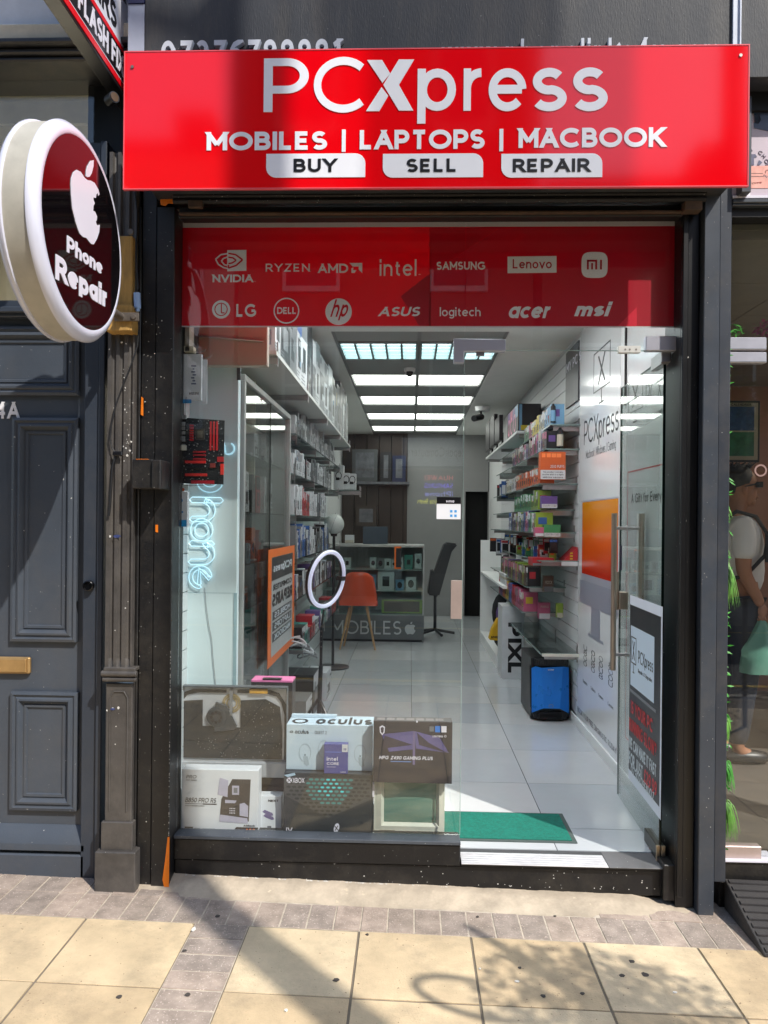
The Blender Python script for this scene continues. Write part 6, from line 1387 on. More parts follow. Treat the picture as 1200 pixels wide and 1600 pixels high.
for k, s in enumerate(('MOBILES', 'LAPTOPS', 'MACBOOK')):
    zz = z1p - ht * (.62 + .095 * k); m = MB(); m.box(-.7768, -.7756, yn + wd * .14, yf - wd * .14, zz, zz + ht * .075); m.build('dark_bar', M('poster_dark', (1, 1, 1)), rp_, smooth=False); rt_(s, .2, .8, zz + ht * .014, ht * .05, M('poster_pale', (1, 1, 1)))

# high white shelf along the left with boxes to the ceiling
shelf('white_shelf', 'long white shelf high on the left wall stacked with boxes', WX0, -.655, .5, 5.1, 2.41, M('shelf_white', (196, 196, 192), .4, var=.02), .02)
rr = random.Random(31); y = .54; k = 0; cols = ['white', 'black', 'grey', 'white', 'white', 'black', 'grey', 'white', 'grey', 'white', 'grey', 'white', 'black', 'grey', 'grey', 'white', 'grey', 'white', 'grey']
first = ['large white phone box with blue picture at the near end of the high left shelf', 'dark computer box second along the high left shelf', 'grey computer box third along the high left shelf', 'white computer box with green corner fourth along the high left shelf']
while y < 4.9 and k < len(cols):
    w_ = rr.uniform(.16, .3); h_ = rr.uniform(.36, .5); 
    pack('stock_box', first[k] if k < 4 else 'large stock box, %s along the high left shelf' % ORD[k], 'box', (-.665 - .1, y + w_ / 2, 2.41), (w_, .19, h_), cols[k], 'blue' if k in (0, 3) else rr.choice(['grey', 'white', 'black', 'purple']), '+x', 'stock boxes on the high left shelf', seed=500 + k); y += w_ + rr.uniform(.005, .03); k += 1
# open wall shelves beyond the showcase
lsh = [(2.18, -.78, 1.98, 5.0, ['white', 'white', 'white', 'grey', 'white'], (.05, .11), (.12, .22), 'white boxed accessory'),
       (1.91, -.79, 1.98, 5.0, ['white', 'white', 'grey', 'black', 'white'], (.05, .1), (.14, .2), 'white slim accessory box'),
       (1.63, -.78, 1.98, 4.6, ['white', 'white', 'red', 'red', 'white', 'white', 'grey'], (.03, .06), (.15, .22), 'upright white or red phone case box'),
       (1.33, -.77, 1.98, 5.0, ['white', 'grey', 'black', 'white', 'blue'], (.04, .08), (.14, .24), 'upright packed accessory'),
       (1.05, -.77, 1.98, 5.0, ['black', 'grey', 'white', 'white', 'brown', 'purple'], (.05, .1), (.14, .2), 'dark packed accessory'),
       (.72, -.72, 1.98, 4.4, ['black', 'red', 'purple', 'white', 'grey', 'teal'], (.08, .2), (.06, .16), 'mixed low stock box')]
for i, (z, xf, ya, yb, pal, wr, hr, ds) in enumerate(lsh):
    shelf('glass_shelf', 'clear glass shelf on the left wall beyond the showcase, %s from the top' % nm_[i], WX0, xf, ya, yb + .3, z)
    rr = random.Random(140 + i); y = ya + .02; k = 0
    while y < yb and k < 26:
        w_ = rr.uniform(*wr); h_ = rr.uniform(*hr); d_ = rr.uniform(.08, .14)
        pack('accessory_box', '%s, %s along the %s left shelf beyond the showcase' % (ds, ORD[k], nm_[i]), 'box', (xf - .01 - d_ / 2, y + w_ / 2, z), (w_, d_, h_), pal[(k // 3) % len(pal)] if i == 2 else rr.choice(pal), rr.choice(['white', 'grey', 'black', 'white']), '+x', 'boxes on the left wall shelves', seed=700 + i * 40 + k)
        y += w_ + rr.uniform(.003, .05); k += 1
# headphone boxes on a shelf facing the street at the back left
shelf('glass_shelf', 'short glass shelf at the back left carrying headphone boxes', atY(515, 768, 5.3).x, atY(562, 768, 5.3).x, 5.3, 5.6, atY(540, 766, 5.3).z)
for k, (x0, x1, yt) in enumerate(((521, 537, 727), (536, 546, 739), (545, 556, 740))):
    t, a, b = near_pack(x0, x1, yt, 765 - k * 0, 5.32 + k * .02, .12, 'white', 'white', ('white headphone box with black ear cups pictured, back left shelf', 'plain white headphone box in the middle of the back left shelf', 'grey edged headphone box at the right of the back left shelf')[k], 'headphone_box')
    m = MB(); cx_, cz_ = (a.x + b.x) / 2, (a.z + b.z) / 2; ringpoly(m, cx_, cz_ + .02, .035, .045, .008, (0, a.y - .001, 0), X, Z, .001, 18); m.box(cx_ - .03, cx_ + .01, a.y - .002, a.y - .0005, cz_ - .03, cz_ + .0); m.build('headphone_print', INK, t, smooth=False)

# counter with glass front
ct = thing('shop_counter', 'glass fronted shop counter with MOBILES and an apple emblem on its base', 'counter', (-.4, 6.1, FZ))
KY = 6.03
def Kk(px, py, y=KY): return atY(px, py, y)
kx0, kx1 = Kk(478, 900).x, Kk(663, 900).x; zt_, zm = Kk(600, 851).z, Kk(600, 961).z
m = MB(); m.box(kx0, kx1, KY, KY + .5, zt_ - .03, zt_); m.box(kx0, kx0 + .02, KY, KY + .5, zm, zt_ - .03); m.box(kx1 - .02, kx1, KY, KY + .5, zm, zt_ - .03); m.build('frame', ALU, ct, bevel=.003)
m = MB(); m.box(kx0 + .02, kx1 - .02, KY + .48, KY + .5, zm, zt_ - .03); m.box(kx0 + .02, kx1 - .02, KY + .02, KY + .48, zm, zm + .01); m.build('back_panel', M('counter_back', (150, 156, 158), .5), ct, smooth=False)
m = MB(); m.box(kx0, kx1, KY, KY + .5, FZ + .03, zm); m.build('base', M('counter_grey', (98, 102, 104), .3, coat=.2), ct, bevel=.003); m = MB(); m.box(kx0 + .02, kx1 - .02, KY + .03, KY + .48, FZ, FZ + .03); m.build('toe_kick', pm('black'), ct)
m = MB(); m.box(kx0 + .02, kx1 - .02, KY + .002, KY + .008, zm, zt_ - .03); m.build('front_glass', GLS, ct, smooth=False)
z_1, z_2 = Kk(600, 890).z, Kk(600, 923).z
m = MB(); m.box(kx0 + .02, kx1 - .02, KY + .02, KY + .4, z_1 - .008, z_1); m.box(kx0 + .02, kx1 - .02, KY + .02, KY + .4, z_2 - .008, z_2); m.build('inner_shelf', M('inner_shelf', (190, 195, 196), .3), ct, smooth=False)
o, e = Kk(518, 990), Kk(627, 990); m = MB(); text(m, 'MOBILES', (o.x, KY - .001, o.z), X, Z, Kk(518, 969).z - o.z, e.x - o.x, .12, .14, .002); m.build('lettering', M('counter_letters', (185, 190, 192), .4, var=0), ct, smooth=False)
c = Kk(641, 982); k_ = .075
ap = [(0, .55), (.25, .62), (.55, .6), (.8, .4), (.62, .2), (.6, -.1), (.85, -.35), (.62, -.75), (.4, -.95), (.2, -.9), (0, -.85), (-.2, -.9), (-.45, -.95), (-.75, -.55), (-.88, -.1), (-.8, .3), (-.55, .58), (-.25, .62)]
m = MB(); flat(m, [(a * k_, b * k_) for a, b in ap], (c.x, KY - .001, c.z), X, Z, .002); flat(m, [(0, .68 * k_), (.28 * k_, .8 * k_), (.32 * k_, 1.1 * k_), (.05 * k_, .95 * k_)], (c.x, KY - .001, c.z), X, Z, .002); m.build('apple_emblem', M('counter_letters', (1, 1, 1)), ct, smooth=False)
items = [(537, 548, 871, 888, 'white'), (578, 588, 871, 888, 'white'), (589, 600, 872, 888, 'grey'), (601, 611, 873, 888, 'white'), (612, 618, 874, 888, 'white'), (619, 630, 871, 888, 'white'), (632, 645, 867, 889, 'teal'), (648, 659, 865, 888, 'white'), (572, 588, 898, 922, 'sky'), (590, 616, 894, 922, 'white'), (618, 631, 906, 922, 'sky'), (634, 650, 902, 922, 'white')]
for k, (x0, x1, y0, y1, c) in enumerate(items):
    t, a, b = near_pack(x0, x1, y0, y1 + .5, KY + .05, .06, c, c, '%s gadget box, %s in the %s glass counter row' % (c, nm_[k % 8], 'upper' if k < 8 else 'lower'), 'gadget_box')
    m = MB(); cx_, cz_ = (a.x + b.x) / 2, (a.z + b.z) / 2; r_ = (b.x - a.x) * .3
    if k % 3 == 0: m.box(cx_ - r_ * .7, cx_ + r_ * .7, KY + .048, KY + .05, cz_ - r_, cz_ + r_)
    else: m.prism([(cx_ + r_ * math.cos(R(t_)), KY + .049, cz_ + r_ * 1.3 * math.sin(R(t_))) for t_ in range(0, 360, 24)], (0, -.001, 0))
    m.build('picture', pm('black'), t, smooth=False)
t, a, b = near_pack(596, 662, 938, 958, KY + .03, .06, 'lime', 'lime', 'long lime green headphone box lying at the bottom of the glass counter', 'headphone_box')
m = MB(); m.box(a.x + .03, b.x - .05, KY + .027, KY + .03, a.z + .02, b.z - .015); m.build('picture', pm('brown'), t)
near_pack(539, 553, 836, 848, KY + .1, .06, 'white', 'cream', 'small cream card reader box on top of the counter', 'card_reader_box')
lap = thing('laptop', 'dark open laptop standing on the counter seen from behind', 'laptop', (-.2, KY + .2, zt_)); a, b = Kk(567, 849, KY + .2), Kk(606, 823, KY + .2); m = MB(); m.box(a.x, b.x, KY + .2, KY + .21, zt_, b.z); m.build('lid', M('slate_lid', (60, 72, 84), .3), lap, bevel=.004); m = MB(); m.box(a.x, b.x, KY + .21, KY + .42, zt_, zt_ + .012); m.build('keyboard_deck', pm('black'), lap)
ms_ = thing('banner_stand', 'tiny orange and black upright banner on the counter front', 'banner', (0, KY - .05, zt_ - .3)); a, b = Kk(616, 889, KY - .03), Kk(627, 854, KY - .03); m = MB(); m.box(a.x, b.x, KY - .03, KY - .02, a.z, b.z); m.build('orange_sheet', OFR, ms_); m = MB(); m.box(a.x + .02, b.x, KY - .032, KY - .03, a.z + .02, b.z - .02); m.build('dark_panel', pm('black'), ms_)
# black office chair far right of the counter
oc = thing('office_chair', 'black office chair tilted beside the counter', 'chair', (.4, 6.2, FZ)); 
def O(px, py, y=6.4): return atY(px, py, y)
m = MB(); m.prism([O(668, 928), O(686, 933), O(706, 862), (O(716, 850)), O(696, 848), O(690, 862)], (0, .4, 0)); m.build('backrest', M('chair_black', (44, 46, 50), .6), oc, bevel=.02, seg=2)
m = MB(); m.prism([O(668, 930), O(686, 932), O(690, 905), O(674, 890)], (0, .45, 0)); m.build('seat', M('chair_black', (1, 1, 1)), oc, bevel=.02, seg=2)
m = MB(); m.cyl(O(680, 930, 6.6), (O(680, 930, 6.6).x, 6.6, FZ + .08), .02); 
for k in range(5): m.cyl((O(680, 930, 6.6).x, 6.6, FZ + .08), (O(680, 930, 6.6).x + .25 * math.cos(k * 1.257), 6.6 + .25 * math.sin(k * 1.257), FZ + .04), .018)
m.build('base', pm('black'), oc)
# orange shell chair
ocx = thing('shell_chair', 'orange moulded shell chair with pale wooden legs in front of the counter', 'chair', (-.45, 5.3, FZ))
EY = 5.35
ORS = M('orange_shell', (196, 70, 34), .35, var=.05)
def E_(px, py, y=EY): return atY(px, py, y)
nu, nv = 14, 12; vs = []; fs = []
a, b = E_(527, 955), E_(590, 955); cxx, wv_ = (a.x + b.x) / 2, (b.x - a.x) / 2
zt2, zs2 = E_(560, 894).z, E_(560, 951).z
for j in range(nv + 1):
    t = j / nv
    if t < .5: zz = zt2 + (zs2 + .03 - zt2) * (t / .5); yy = EY + .02 * math.sin(t * 3); wf_ = .62 + .38 * (t / .5) ** .6
    else: u = (t - .5) / .5; zz = zs2 + .03 - .03 * math.sin(u * math.pi / 2); yy = EY + .02 + .36 * u; wf_ = 1.0 - .12 * u
    for i in range(nu + 1):
        s = i / nu * 2 - 1; curve = abs(s) ** 2.5
        vs.append((cxx + s * wv_ * wf_, yy + (.1 * curve if t < .5 else 0), zz + (.05 * curve if t > .5 else 0) - (.04 * abs(s) ** 4 if j == 0 else 0)))
for j in range(nv):
    for i in range(nu): q = j * (nu + 1) + i; fs.append((q, q + 1, q + nu + 2, q + nu + 1))
m = MB(); m.add(vs, fs); shl = m.build('shell', ORS, ocx, ang=70); sm = shl.modifiers.new('s', 'SOLIDIFY'); sm.thickness = .012
LW = M('pale_leg_wood', (176, 140, 98), .5, var=.15, vs=8)
for (dx, dy) in ((-.16, .08), (.16, .08), (-.14, .3), (.14, .3)):
    m = MB(); m.cyl((cxx + dx * .6, EY + .05 + dy, zs2), (cxx + dx * 1.25, EY + dy * 1.15 - .02, FZ), .015, .01, 10); m.build('leg', LW, ocx)
# globe floor lamp
gl_ = thing('globe_lamp', 'white globe floor lamp on a thin black pole behind the ring light', 'floor lamp', (-.5, 4.4, FZ))
LYp = 4.35; c = atY(522, 819, LYp); rb = atY(545, 1040, LYp).x - c.x
m = MB(); m.sphere(c, .1, n=32); m.build('globe', M('globe_white', (192, 196, 192), .25, var=.02), gl_); m = MB(); m.tube([c + Vector((.1 * math.sin(a_) * .35, -.1 * math.cos(a_ * 1.0) , .1 * math.sin(a_))) * 1.005 for a_ in [(-1.4 + k * .2) for k in range(15)]], .002, 5); m.build('seam', pm('grey'), gl_)
m = MB(); m.cyl((c.x, LYp, FZ + .02), (c.x, LYp, c.z - .09), .014); m.cyl((c.x, LYp, c.z - .12), (c.x, LYp, c.z - .09), .03, .035); m.build('pole', pm('black'), gl_)
m = MB(); m.lathe((c.x, LYp, FZ), Z, [(0, 0), (.16, 0), (.16, .012), (.13, .02), (0, .025)], 32); m.build('base', pm('black'), gl_)
# ring light on tripod
RLp = thing('ring_light', 'white ring light on a black tripod standing behind the window', 'ring light', (-.5, 1.2, FZ))
RY = 1.2; c = atY(511, 905, RY); 
th_ = R(28); u_ = Vector((math.cos(math.acos(.52)), math.sin(math.acos(.52)), 0)); v_ = Vector((.12, -.06, 1)).normalized(); u_ = (u_ - v_ * u_.dot(v_)).normalized()
rrad = .158
m = MB(); m.tube([c + (u_ * math.cos(a_ * math.pi / 24) + v_ * math.sin(a_ * math.pi / 24)) * rrad for a_ in range(48)], .012, 12, closed=True)
nv_ = u_.cross(v_)
m.build('ring', M('ring_diffuser', (225, 226, 242), .3, var=0, emit=(205, 208, 240), estr=.35), RLp)  # faint glow put into the unlit ring for the daylight on it
m = MB(); m.tube([c + (u_ * math.cos(a_ * math.pi / 24) + v_ * math.sin(a_ * math.pi / 24)) * rrad + nv_ * (.012 if nv_.y > 0 else -.012) for a_ in range(48)], .016, 8, closed=True); m.build('ring_back', pm('black'), RLp)
gpt = c + Vector((.075, -.01, 0)); m = MB(); m.obox(c + u_ * (rrad * .85), u_, v_, nv_, .02, .012, .02); m.build('phone_clip', pm('black'), RLp)
b0 = c - v_ * rrad; b0.z -= .02; foot = atY(494, 1118, RY)
m = MB(); m.cyl(b0, (b0.x - .01, RY, b0.z - .1), .006, n=10); m.cyl((b0.x - .01, RY, b0.z - .1), (b0.x - .012, RY, b0.z - .32), .0085); m.cyl((b0.x - .012, RY, b0.z - .32), (b0.x - .02, RY, FZ + .32), .0125); m.cyl((b0.x - .02, RY, FZ + .3), (b0.x - .02, RY, FZ + .1), .015); m.build('pole', pm('black'), RLp)
m = MB(); 
for k in range(6): m.cyl((b0.x - .01, RY - .012, b0.z - .06 - k * .03), (b0.x - .01, RY - .0145, b0.z - .06 - k * .03), .003, n=8)
m.build('rivets', SCREW, RLp)
hb_ = Vector((b0.x - .02, RY, FZ + .42))
for k in range(3):
    an = R(200 + 120 * k); f_ = Vector((hb_.x + .3 * math.cos(an), RY + .3 * math.sin(an), FZ + .01)); m = MB(); m.cyl(hb_, f_, .008, n=8); md = hb_.lerp(f_, .5); m.cyl(md, (hb_.x, RY, hb_.z - .22), .005, n=6); lg = m.build('leg', M('tripod_black', (24, 24, 26), .3, metal=.3), RLp); m = MB(); m.sphere(f_, .013, n=10); m.build('foot', pm('black'), lg)
# stock heap on floor left
for k, (x_, y_, w_, d_, h_, c_) in enumerate(((-.85, 2.2, .3, .3, .2, 'grey'), (-.85, 2.6, .3, .3, .3, 'black'), (-.83, 3.1, .3, .35, .22, 'white'))):
    pack('stock_box', ('grey', 'black', 'white')[k] + ' stock carton on the floor under the left wall shelves', 'box', (x_, y_, FZ), (w_, d_, h_), c_, 'white', '+x', None, seed=k + 4)
for k in range(4):
    m = MB(); c = atY(462 + k * 6, 1010 + k * 6, 1.9 + k * .12); m.tube([c + Vector((.07 * math.cos(a_ * .5), .03 * math.sin(a_ * .5), .018 * math.sin(a_ * .9) + .012 * a_ * .2)) for a_ in range(24)], .006); o_ = m.build('cable_coil', pm('white' if k % 2 == 0 else 'grey'), None); tag(o_, 'loose coil of %s cable, %s in the heap beside the showcase' % ('white' if k % 2 == 0 else 'grey', ORD[k]), 'cable', 'cable coils in the heap beside the showcase')
# ================================================================ THINGS STANDING IN THE WINDOW
plz = atY(500, 1309, .14).z
pn = thing('window_plinth', 'low dark plinth board carrying the goods in the window', 'plinth', (-.4, .3, FZ)); m = MB(); m.box(-.985, .135, .135, .56, FZ, plz); m.build('board', M('plinth_grey', (70, 74, 80), .4, var=.1, grime=.2), pn, bevel=.003)
def V(px, py, y): return atY(px, py, y)
def xcarton(name, label, px0, px1, pyt, y, dep, mat, cat='box', z0=None, side=None, pyb=None):
    a, b = V(px0, pyb or 1305, y), V(px1, pyt, y); z0 = plz if z0 is None else z0
    t = thing(name, label, cat, ((a.x + b.x) / 2, y + dep / 2, z0))
    m = MB(); m.box(a.x, b.x, y, y + dep, z0, b.z); m.build('carton', mat, t, bevel=.0015); return t, a.x, b.x, z0, b.z
def on(t, mat, nm, x0, x1, z0, z1, y, o=.0008, bev=0):
    m = MB(); m.box(x0, x1, y - o, y - .0001, z0, z1); return m.build(nm, mat, t, smooth=False)
def tx(t, s, x0, x1, z, h, y, mat, w_=.15, shear=0, nm='lettering', gap=.12, o=.001):
    m = MB(); text(m, s, (x0, y - o, z), X, Z, h, x1 - x0 - shear * h, w_, gap, .0006, shear); return m.build(nm, mat, t, smooth=False)
WC = M('carton_white2', (214, 218, 224), .35, var=.02); GRP = M('grey_print', (110, 114, 120), .4, var=0)
# --- B850 motherboard carton
y = .15; t, x0, x1, z0, z1 = xcarton('motherboard_box', 'white motherboard carton marked B850 PRO RS at the lower left of the window', 283, 404, 1204, y, .075, WC)
w_, h_ = x1 - x0, z1 - z0
tx(t, 'PRO', x0 + w_ * .06, x0 + w_ * .2, z0 + h_ * .86, h_ * .05, y, GRP, .16, .2); tx(t, 'PRO SERIES', x0 + w_ * .06, x0 + w_ * .2, z0 + h_ * .825, h_ * .015, y, GRP)
tx(t, 'B850 PRO RS', x0 + w_ * .05, x0 + w_ * .46, z0 + h_ * .49, h_ * .07, y, INK, .13, .2)
on(t, GRP, 'rule', x0 + w_ * .05, x0 + w_ * .28, z0 + h_ * .462, z0 + h_ * .47, y); on(t, INK, 'rule', x0 + w_ * .28, x0 + w_ * .46, z0 + h_ * .457, z0 + h_ * .473, y); tx(t, 'MOTHERBOARD', x0 + w_ * .05, x0 + w_ * .3, z0 + h_ * .43, h_ * .015, y, GRP)
BRN = M('brown_print', (64, 58, 58), .4, var=.1, vs=30)
m = MB(); m.prism([(x0 + w_ * a, y - .0008, z0 + h_ * b) for a, b in ((.63, 0.004), (.999, .004), (.999, .12), (.72, .12))], (0, .0007, 0)); m.build('corner_band', BRN, t, smooth=False)
tx(t, '850', x0 + w_ * .84, x0 + w_ * .965, z0 + h_ * .035, h_ * .065, y, M('orange_print', (230, 130, 70), .4, var=0), .18); tx(t, 'AMD CHIPSET', x0 + w_ * .71, x0 + w_ * .8, z0 + h_ * .06, h_ * .02, y, WHITEP)
tx(t, 'ASRock', x0 + w_ * .81, x0 + w_ * .96, z0 + h_ * .135, h_ * .026, y, INK, .16, .2)
on(t, BRN, 'logo_block', x0 + w_ * .045, x0 + w_ * .155, z0 + h_ * .06, z0 + h_ * .11, y); tx(t, 'HDMI', x0 + w_ * .17, x0 + w_ * .25, z0 + h_ * .075, h_ * .02, y, INK); on(t, GRP, 'small_frame', x0 + w_ * .27, x0 + w_ * .44, z0 + h_ * .05, z0 + h_ * .09, y); on(t, WC, 'small_frame', x0 + w_ * .273, x0 + w_ * .437, z0 + h_ * .055, z0 + h_ * .085, y, .0011)
def q(a, b): return (x0 + w_ * a, y - .001, z0 + h_ * b)
m = MB(); m.prism([q(.5, .24), q(.88, .21), q(.9, .86), q(.66, .86), q(.52, .55)], (0, .0009, 0)); bd = m.build('board_print', BRN, t, smooth=False)
SIL = M('silver_print', (178, 176, 196), .35, var=.08, vs=30)
for pts in ([(.47, .62), (.6, .58), (.61, .84), (.5, .88)], [(.5, .2), (.87, .18), (.86, .26), (.5, .31)], [(.76, .3), (.87, .28), (.87, .45), (.82, .5), (.76, .48)], [(.57, .49), (.7, .49), (.72, .53), (.57, .54)], [(.66, .62), (.75, .62), (.75, .76), (.66, .76)]):
    m = MB(); m.prism([Vector(q(a, b)) - Vector((0, .0006, 0)) for a, b in pts], (0, .0005, 0)); m.build('part_print', SIL, t, smooth=False)
m = MB(); m.prism([Vector(q(a, b)) - Vector((0, .0012, 0)) for a, b in [(.68, .65), (.73, .65), (.73, .73), (.68, .73)]], (0, .0005, 0)); m.build('part_print', GRP, t, smooth=False)
m = MB(); 
for k in range(12): m.box(x0 + w_ * (.63 + .02 * (k % 4)), x0 + w_ * (.64 + .02 * (k % 4)), y - .002, y - .0011, z0 + h_ * (.33 + .035 * (k // 4)), z0 + h_ * (.345 + .035 * (k // 4)))
m.build('part_print', WHITEP, t, smooth=False)
# --- pink edged earphone box beside it
y = .22; t, x0, x1, z0, z1 = xcarton('earphone_box', 'small white NEXT earphone carton right of the B850 carton', 402, 440, 1244, y, .06, WC)
w_, h_ = x1 - x0, z1 - z0; tx(t, 'NEXT', x0 + w_ * .45, x0 + w_ * .88, z0 + h_ * .83, h_ * .06, y, INK, .2)
PPR = M('lilac_print', (110, 100, 140), .35, var=.1)
for a, b in ((.2, .52), (.24, .4)): m = MB(); m.prism([(x0 + w_ * (a + p_), y - .0008, z0 + h_ * (b + q_)) for p_, q_ in ((0, 0), (.1, .06), (.42, -.03), (.46, -.1), (.36, -.12), (.08, -.04))], (0, .0007, 0)); m.build('earphone_print', PPR, t, smooth=False)
on(t, GRP, 'tag', x0 + w_ * .42, x0 + w_ * .58, z0 + .001, z0 + h_ * .1, y)
yx, bx0 = .24, V(275, 1240, .3).x
t = thing('carton', 'dark blue carton half hidden at the far left of the window', 'box', (bx0, .3, plz)); m = MB(); m.box(-.975, V(284, 1240, .26).x, .26, .34, plz, V(275, 1240, .26).z); m.build('carton', M('navy_carton', (52, 60, 84), .5), t, bevel=.002); m = MB(); m.box(-.97, -.95, .259, .26, plz + .01, plz + .15); m.build('edge_label', GRP, t)
# --- opened all-in-one computer shell
y = .33; im = thing('computer_shell', 'opened silver all-in-one computer shell showing its fan and circuit boards', 'computer', (-.8, y, plz))
def I(px, py, yy=y): return V(px, py, yy)
a, b = I(271, 1216), I(449, 1074)
x0, x1, z1 = a.x, b.x, b.z; zc = I(300, 1189).z; zb_ = I(300, 1213).z
SV = M('silver_aluminium', (192, 196, 202), .35, metal=.35, var=.04); DG = M('dark_cavity', (24, 30, 36), .45, var=.15)
m = MB(); m.box(x0, x1, y, y + .03, zb_, zc); m.build('chin', SV, im, bevel=.005, seg=3)
m = MB()
m.box(x0, x0 + .006, y, y + .035, zc + .001, z1 - .007); m.box(x1 - .006, x1, y, y + .035, zc + .001, z1 - .007); m.box(x0, x1, y, y + .035, z1 - .007, z1); m.build('rim', M('grey_rim', (98, 102, 106), .35, metal=.4), im, bevel=.002)
m = MB(); m.box(x0 + .006, x1 - .006, y + .028, y + .034, zc + .001, z1 - .008); m.build('back_shell', SV, im, smooth=False)
W2, H2 = x1 - x0, z1 - zc
def ip(fx, fz, d=.0): return Vector((x0 + W2 * fx, y + .028 - d, zc + H2 * fz))
m = MB(); pa = [(.03, .02), (.03, .62), (.06, .78), (.1, .86), (.2, .9), (.45, .9), (.45, .94), (.15, .94), (.08, .9), (.02, .76), (.01, .6), (.01, .02)]
m.prism([ip(a, b) for a, b in pa], (0, -.006, 0)); m.prism([ip(1 - a, b) for a, b in pa], (0, -.006, 0)); m.build('black_gasket', M('rubber_black', (24, 24, 26), .7, bump=.8, bs=200), im, smooth=False)
m = MB(); m.prism([ip(*p) for p in ((.03, .02), (.03, .62), (.07, .78), (.24, .8), (.24, .45), (.95, .42), (.95, .02))], (0, -.004, 0)); m.build('lower_cavity', DG, im, smooth=False)
m = MB(); m.prism([ip(*p) for p in ((.58, .4), (.58, .8), (.8, .82), (.93, .72), (.95, .4))], (0, -.007, 0)); m.build('circuit_board', M('pcb_dark', (26, 30, 34), .4, var=.3, vs=60, speck=.3, ss=180, sc=(130, 130, 126)), im, smooth=False)
m = MB(); c = ip(.37, .58, .004); m.lathe(c, -Y, [(0, 0), (W2 * .09, 0), (W2 * .09, .012), (W2 * .075, .014), (0, .014)], 32); m.prism([ip(.36, .78, .004), ip(.46, .74, .004), ip(.55, .46, .004), ip(.53, .41, .004), ip(.35, .38, .004)], (0, -.012, 0)); m.build('fan_housing', M('fan_grey', (52, 57, 62), .4), im, bevel=.002)
m = MB(); c = ip(.37, .58, .019)
for k in range(8): an = k * math.pi / 4; m.obox(c + Vector((math.cos(an), 0, math.sin(an))) * W2 * .045, Vector((math.cos(an), 0, math.sin(an))), Y, Vector((-math.sin(an), 0, math.cos(an))), W2 * .012, .001, W2 * .012)
m.build('fan_slots', pm('black'), im, smooth=False)
m = MB(); c = ip(.5, .76, .001); 
for r_, hh in ((.085, .002), (.07, .005), (.05, .003)): m.lathe(c, -Y, [(W2 * r_, 0), (W2 * r_, hh), (W2 * (r_ - .012), hh)], 32)
m.build('brass_rings', M('pale_brass', (176, 160, 120), .35, metal=.7), im)
m = MB(); m.prism([ip(.485, 1.0, .012), ip(.515, 1.0, .012), ip(.51, .6, .012), ip(.485, .6, .012)], (0, -.004, 0)); m.build('centre_bar', pm('grey'), im)
m = MB(); m.box(ip(.66, .9).x, ip(.82, .9).x, y + .012, y + .026, ip(0, .9).z, ip(0, .965).z); m.build('yellow_strip', M('amber_tape', (200, 150, 50), .5, var=.2, vs=60), im, bevel=.002)
m = MB(); rr = random.Random(77)
for _ in range(120):
    fx, fz = (rr.uniform(.55, .88), rr.uniform(.3, .84)) if rr.random() < .5 else (rr.uniform(.18, .95), rr.uniform(.03, .3)); p = ip(fx, fz, .0075); s = rr.uniform(.0005, .0015); m.box(p.x - s, p.x + s, p.y - .001, p.y + .003, p.z - s, p.z + s)
m.build('silver_parts', M('solder_silver', (1, 1, 1)), im, smooth=False)
# --- dark carton with pink top behind
y = .44; zz = V(420, 1120, y).z
t = thing('graphics_card_box', 'tall black carton with a pink and white top behind the opened computer shell', 'box', (-.6, y, plz)); a, b = V(390, 1300, y), V(457, 1067, y)
m = MB(); m.box(a.x, b.x, y, y + .1, plz, b.z); m.build('carton', M('black_carton', (34, 32, 38), .35, var=.1), t, bevel=.002)
m = MB(); m.box(a.x, b.x, y - .001, y + .1, b.z + .0005, b.z + .012); m.build('pink_lid', M('pink_lid', (218, 120, 170), .4, var=.15, vs=5), t, bevel=.002)
m = MB(); m.box(a.x + .055, b.x - .055, y - .002, y + .03, b.z + .0125, b.z + .018); m.build('hang_tab', INK, t); m = MB(); text(m, 'aorus', (a.x + .025, y - .001, b.z - .02), X, Z, .01, .04, .2, th=.0005); m.build('lettering', pm('cream'), t)
m = MB(); m.box(a.x + .04, a.x + .06, y - .001, y, b.z - .05, b.z - .035); m.build('blue_spot', pm('purple'), t)
# --- console box with hexagonal vents
y = .17; t, x0, x1, z0, z1 = xcarton('console_box', 'dark grey XBOX console carton with glowing green dot pattern in the window', 443, 582, 1210, y, .14, M('console_grey', (36, 42, 48), .32, var=.08, vs=2), pyb=1306)
w_, h_ = x1 - x0, z1 - z0
def cq(a, b, o=.001): return Vector((x0 + w_ * a, y - o, z0 + h_ * b))
m = MB(); m.prism([cq(0, .64), cq(.5, .28), cq(1, .6), cq(1, .93), cq(0, .93)], (0, .0007, 0)); m.build('vent_face', M('console_face', (66, 68, 70), .4, var=.04), t, smooth=False)
holes = {'dark': MB(), 'mid': MB(), 'lit': MB()}
for j in range(10):
    for i in range(-9, 10):
        fx = .5 + i * .064 + (.032 if j % 2 else 0); fz = .9 - j * .063
        if not (.02 < fx < .98) or fz < .30 + abs(fx - .5) * .70 or fz > .92: continue
        d = math.hypot((fx - .52) * 1.0, (fz - .78) * .9); kk = 'lit' if (d < .13 + .04 * math.sin(i * 9.1 + j * 5)) else ('mid' if d < .26 else 'dark')
        sc__ = .026 if kk != 'lit' else .022; c = cq(fx, fz, .0016)
        holes[kk].prism([c + Vector((w_ * sc__ * math.cos(R(k * 30)), 0, h_ * sc__ * .62 * math.sin(R(k * 30)) * 1.15)) for k in range(12)], (0, .0005, 0))
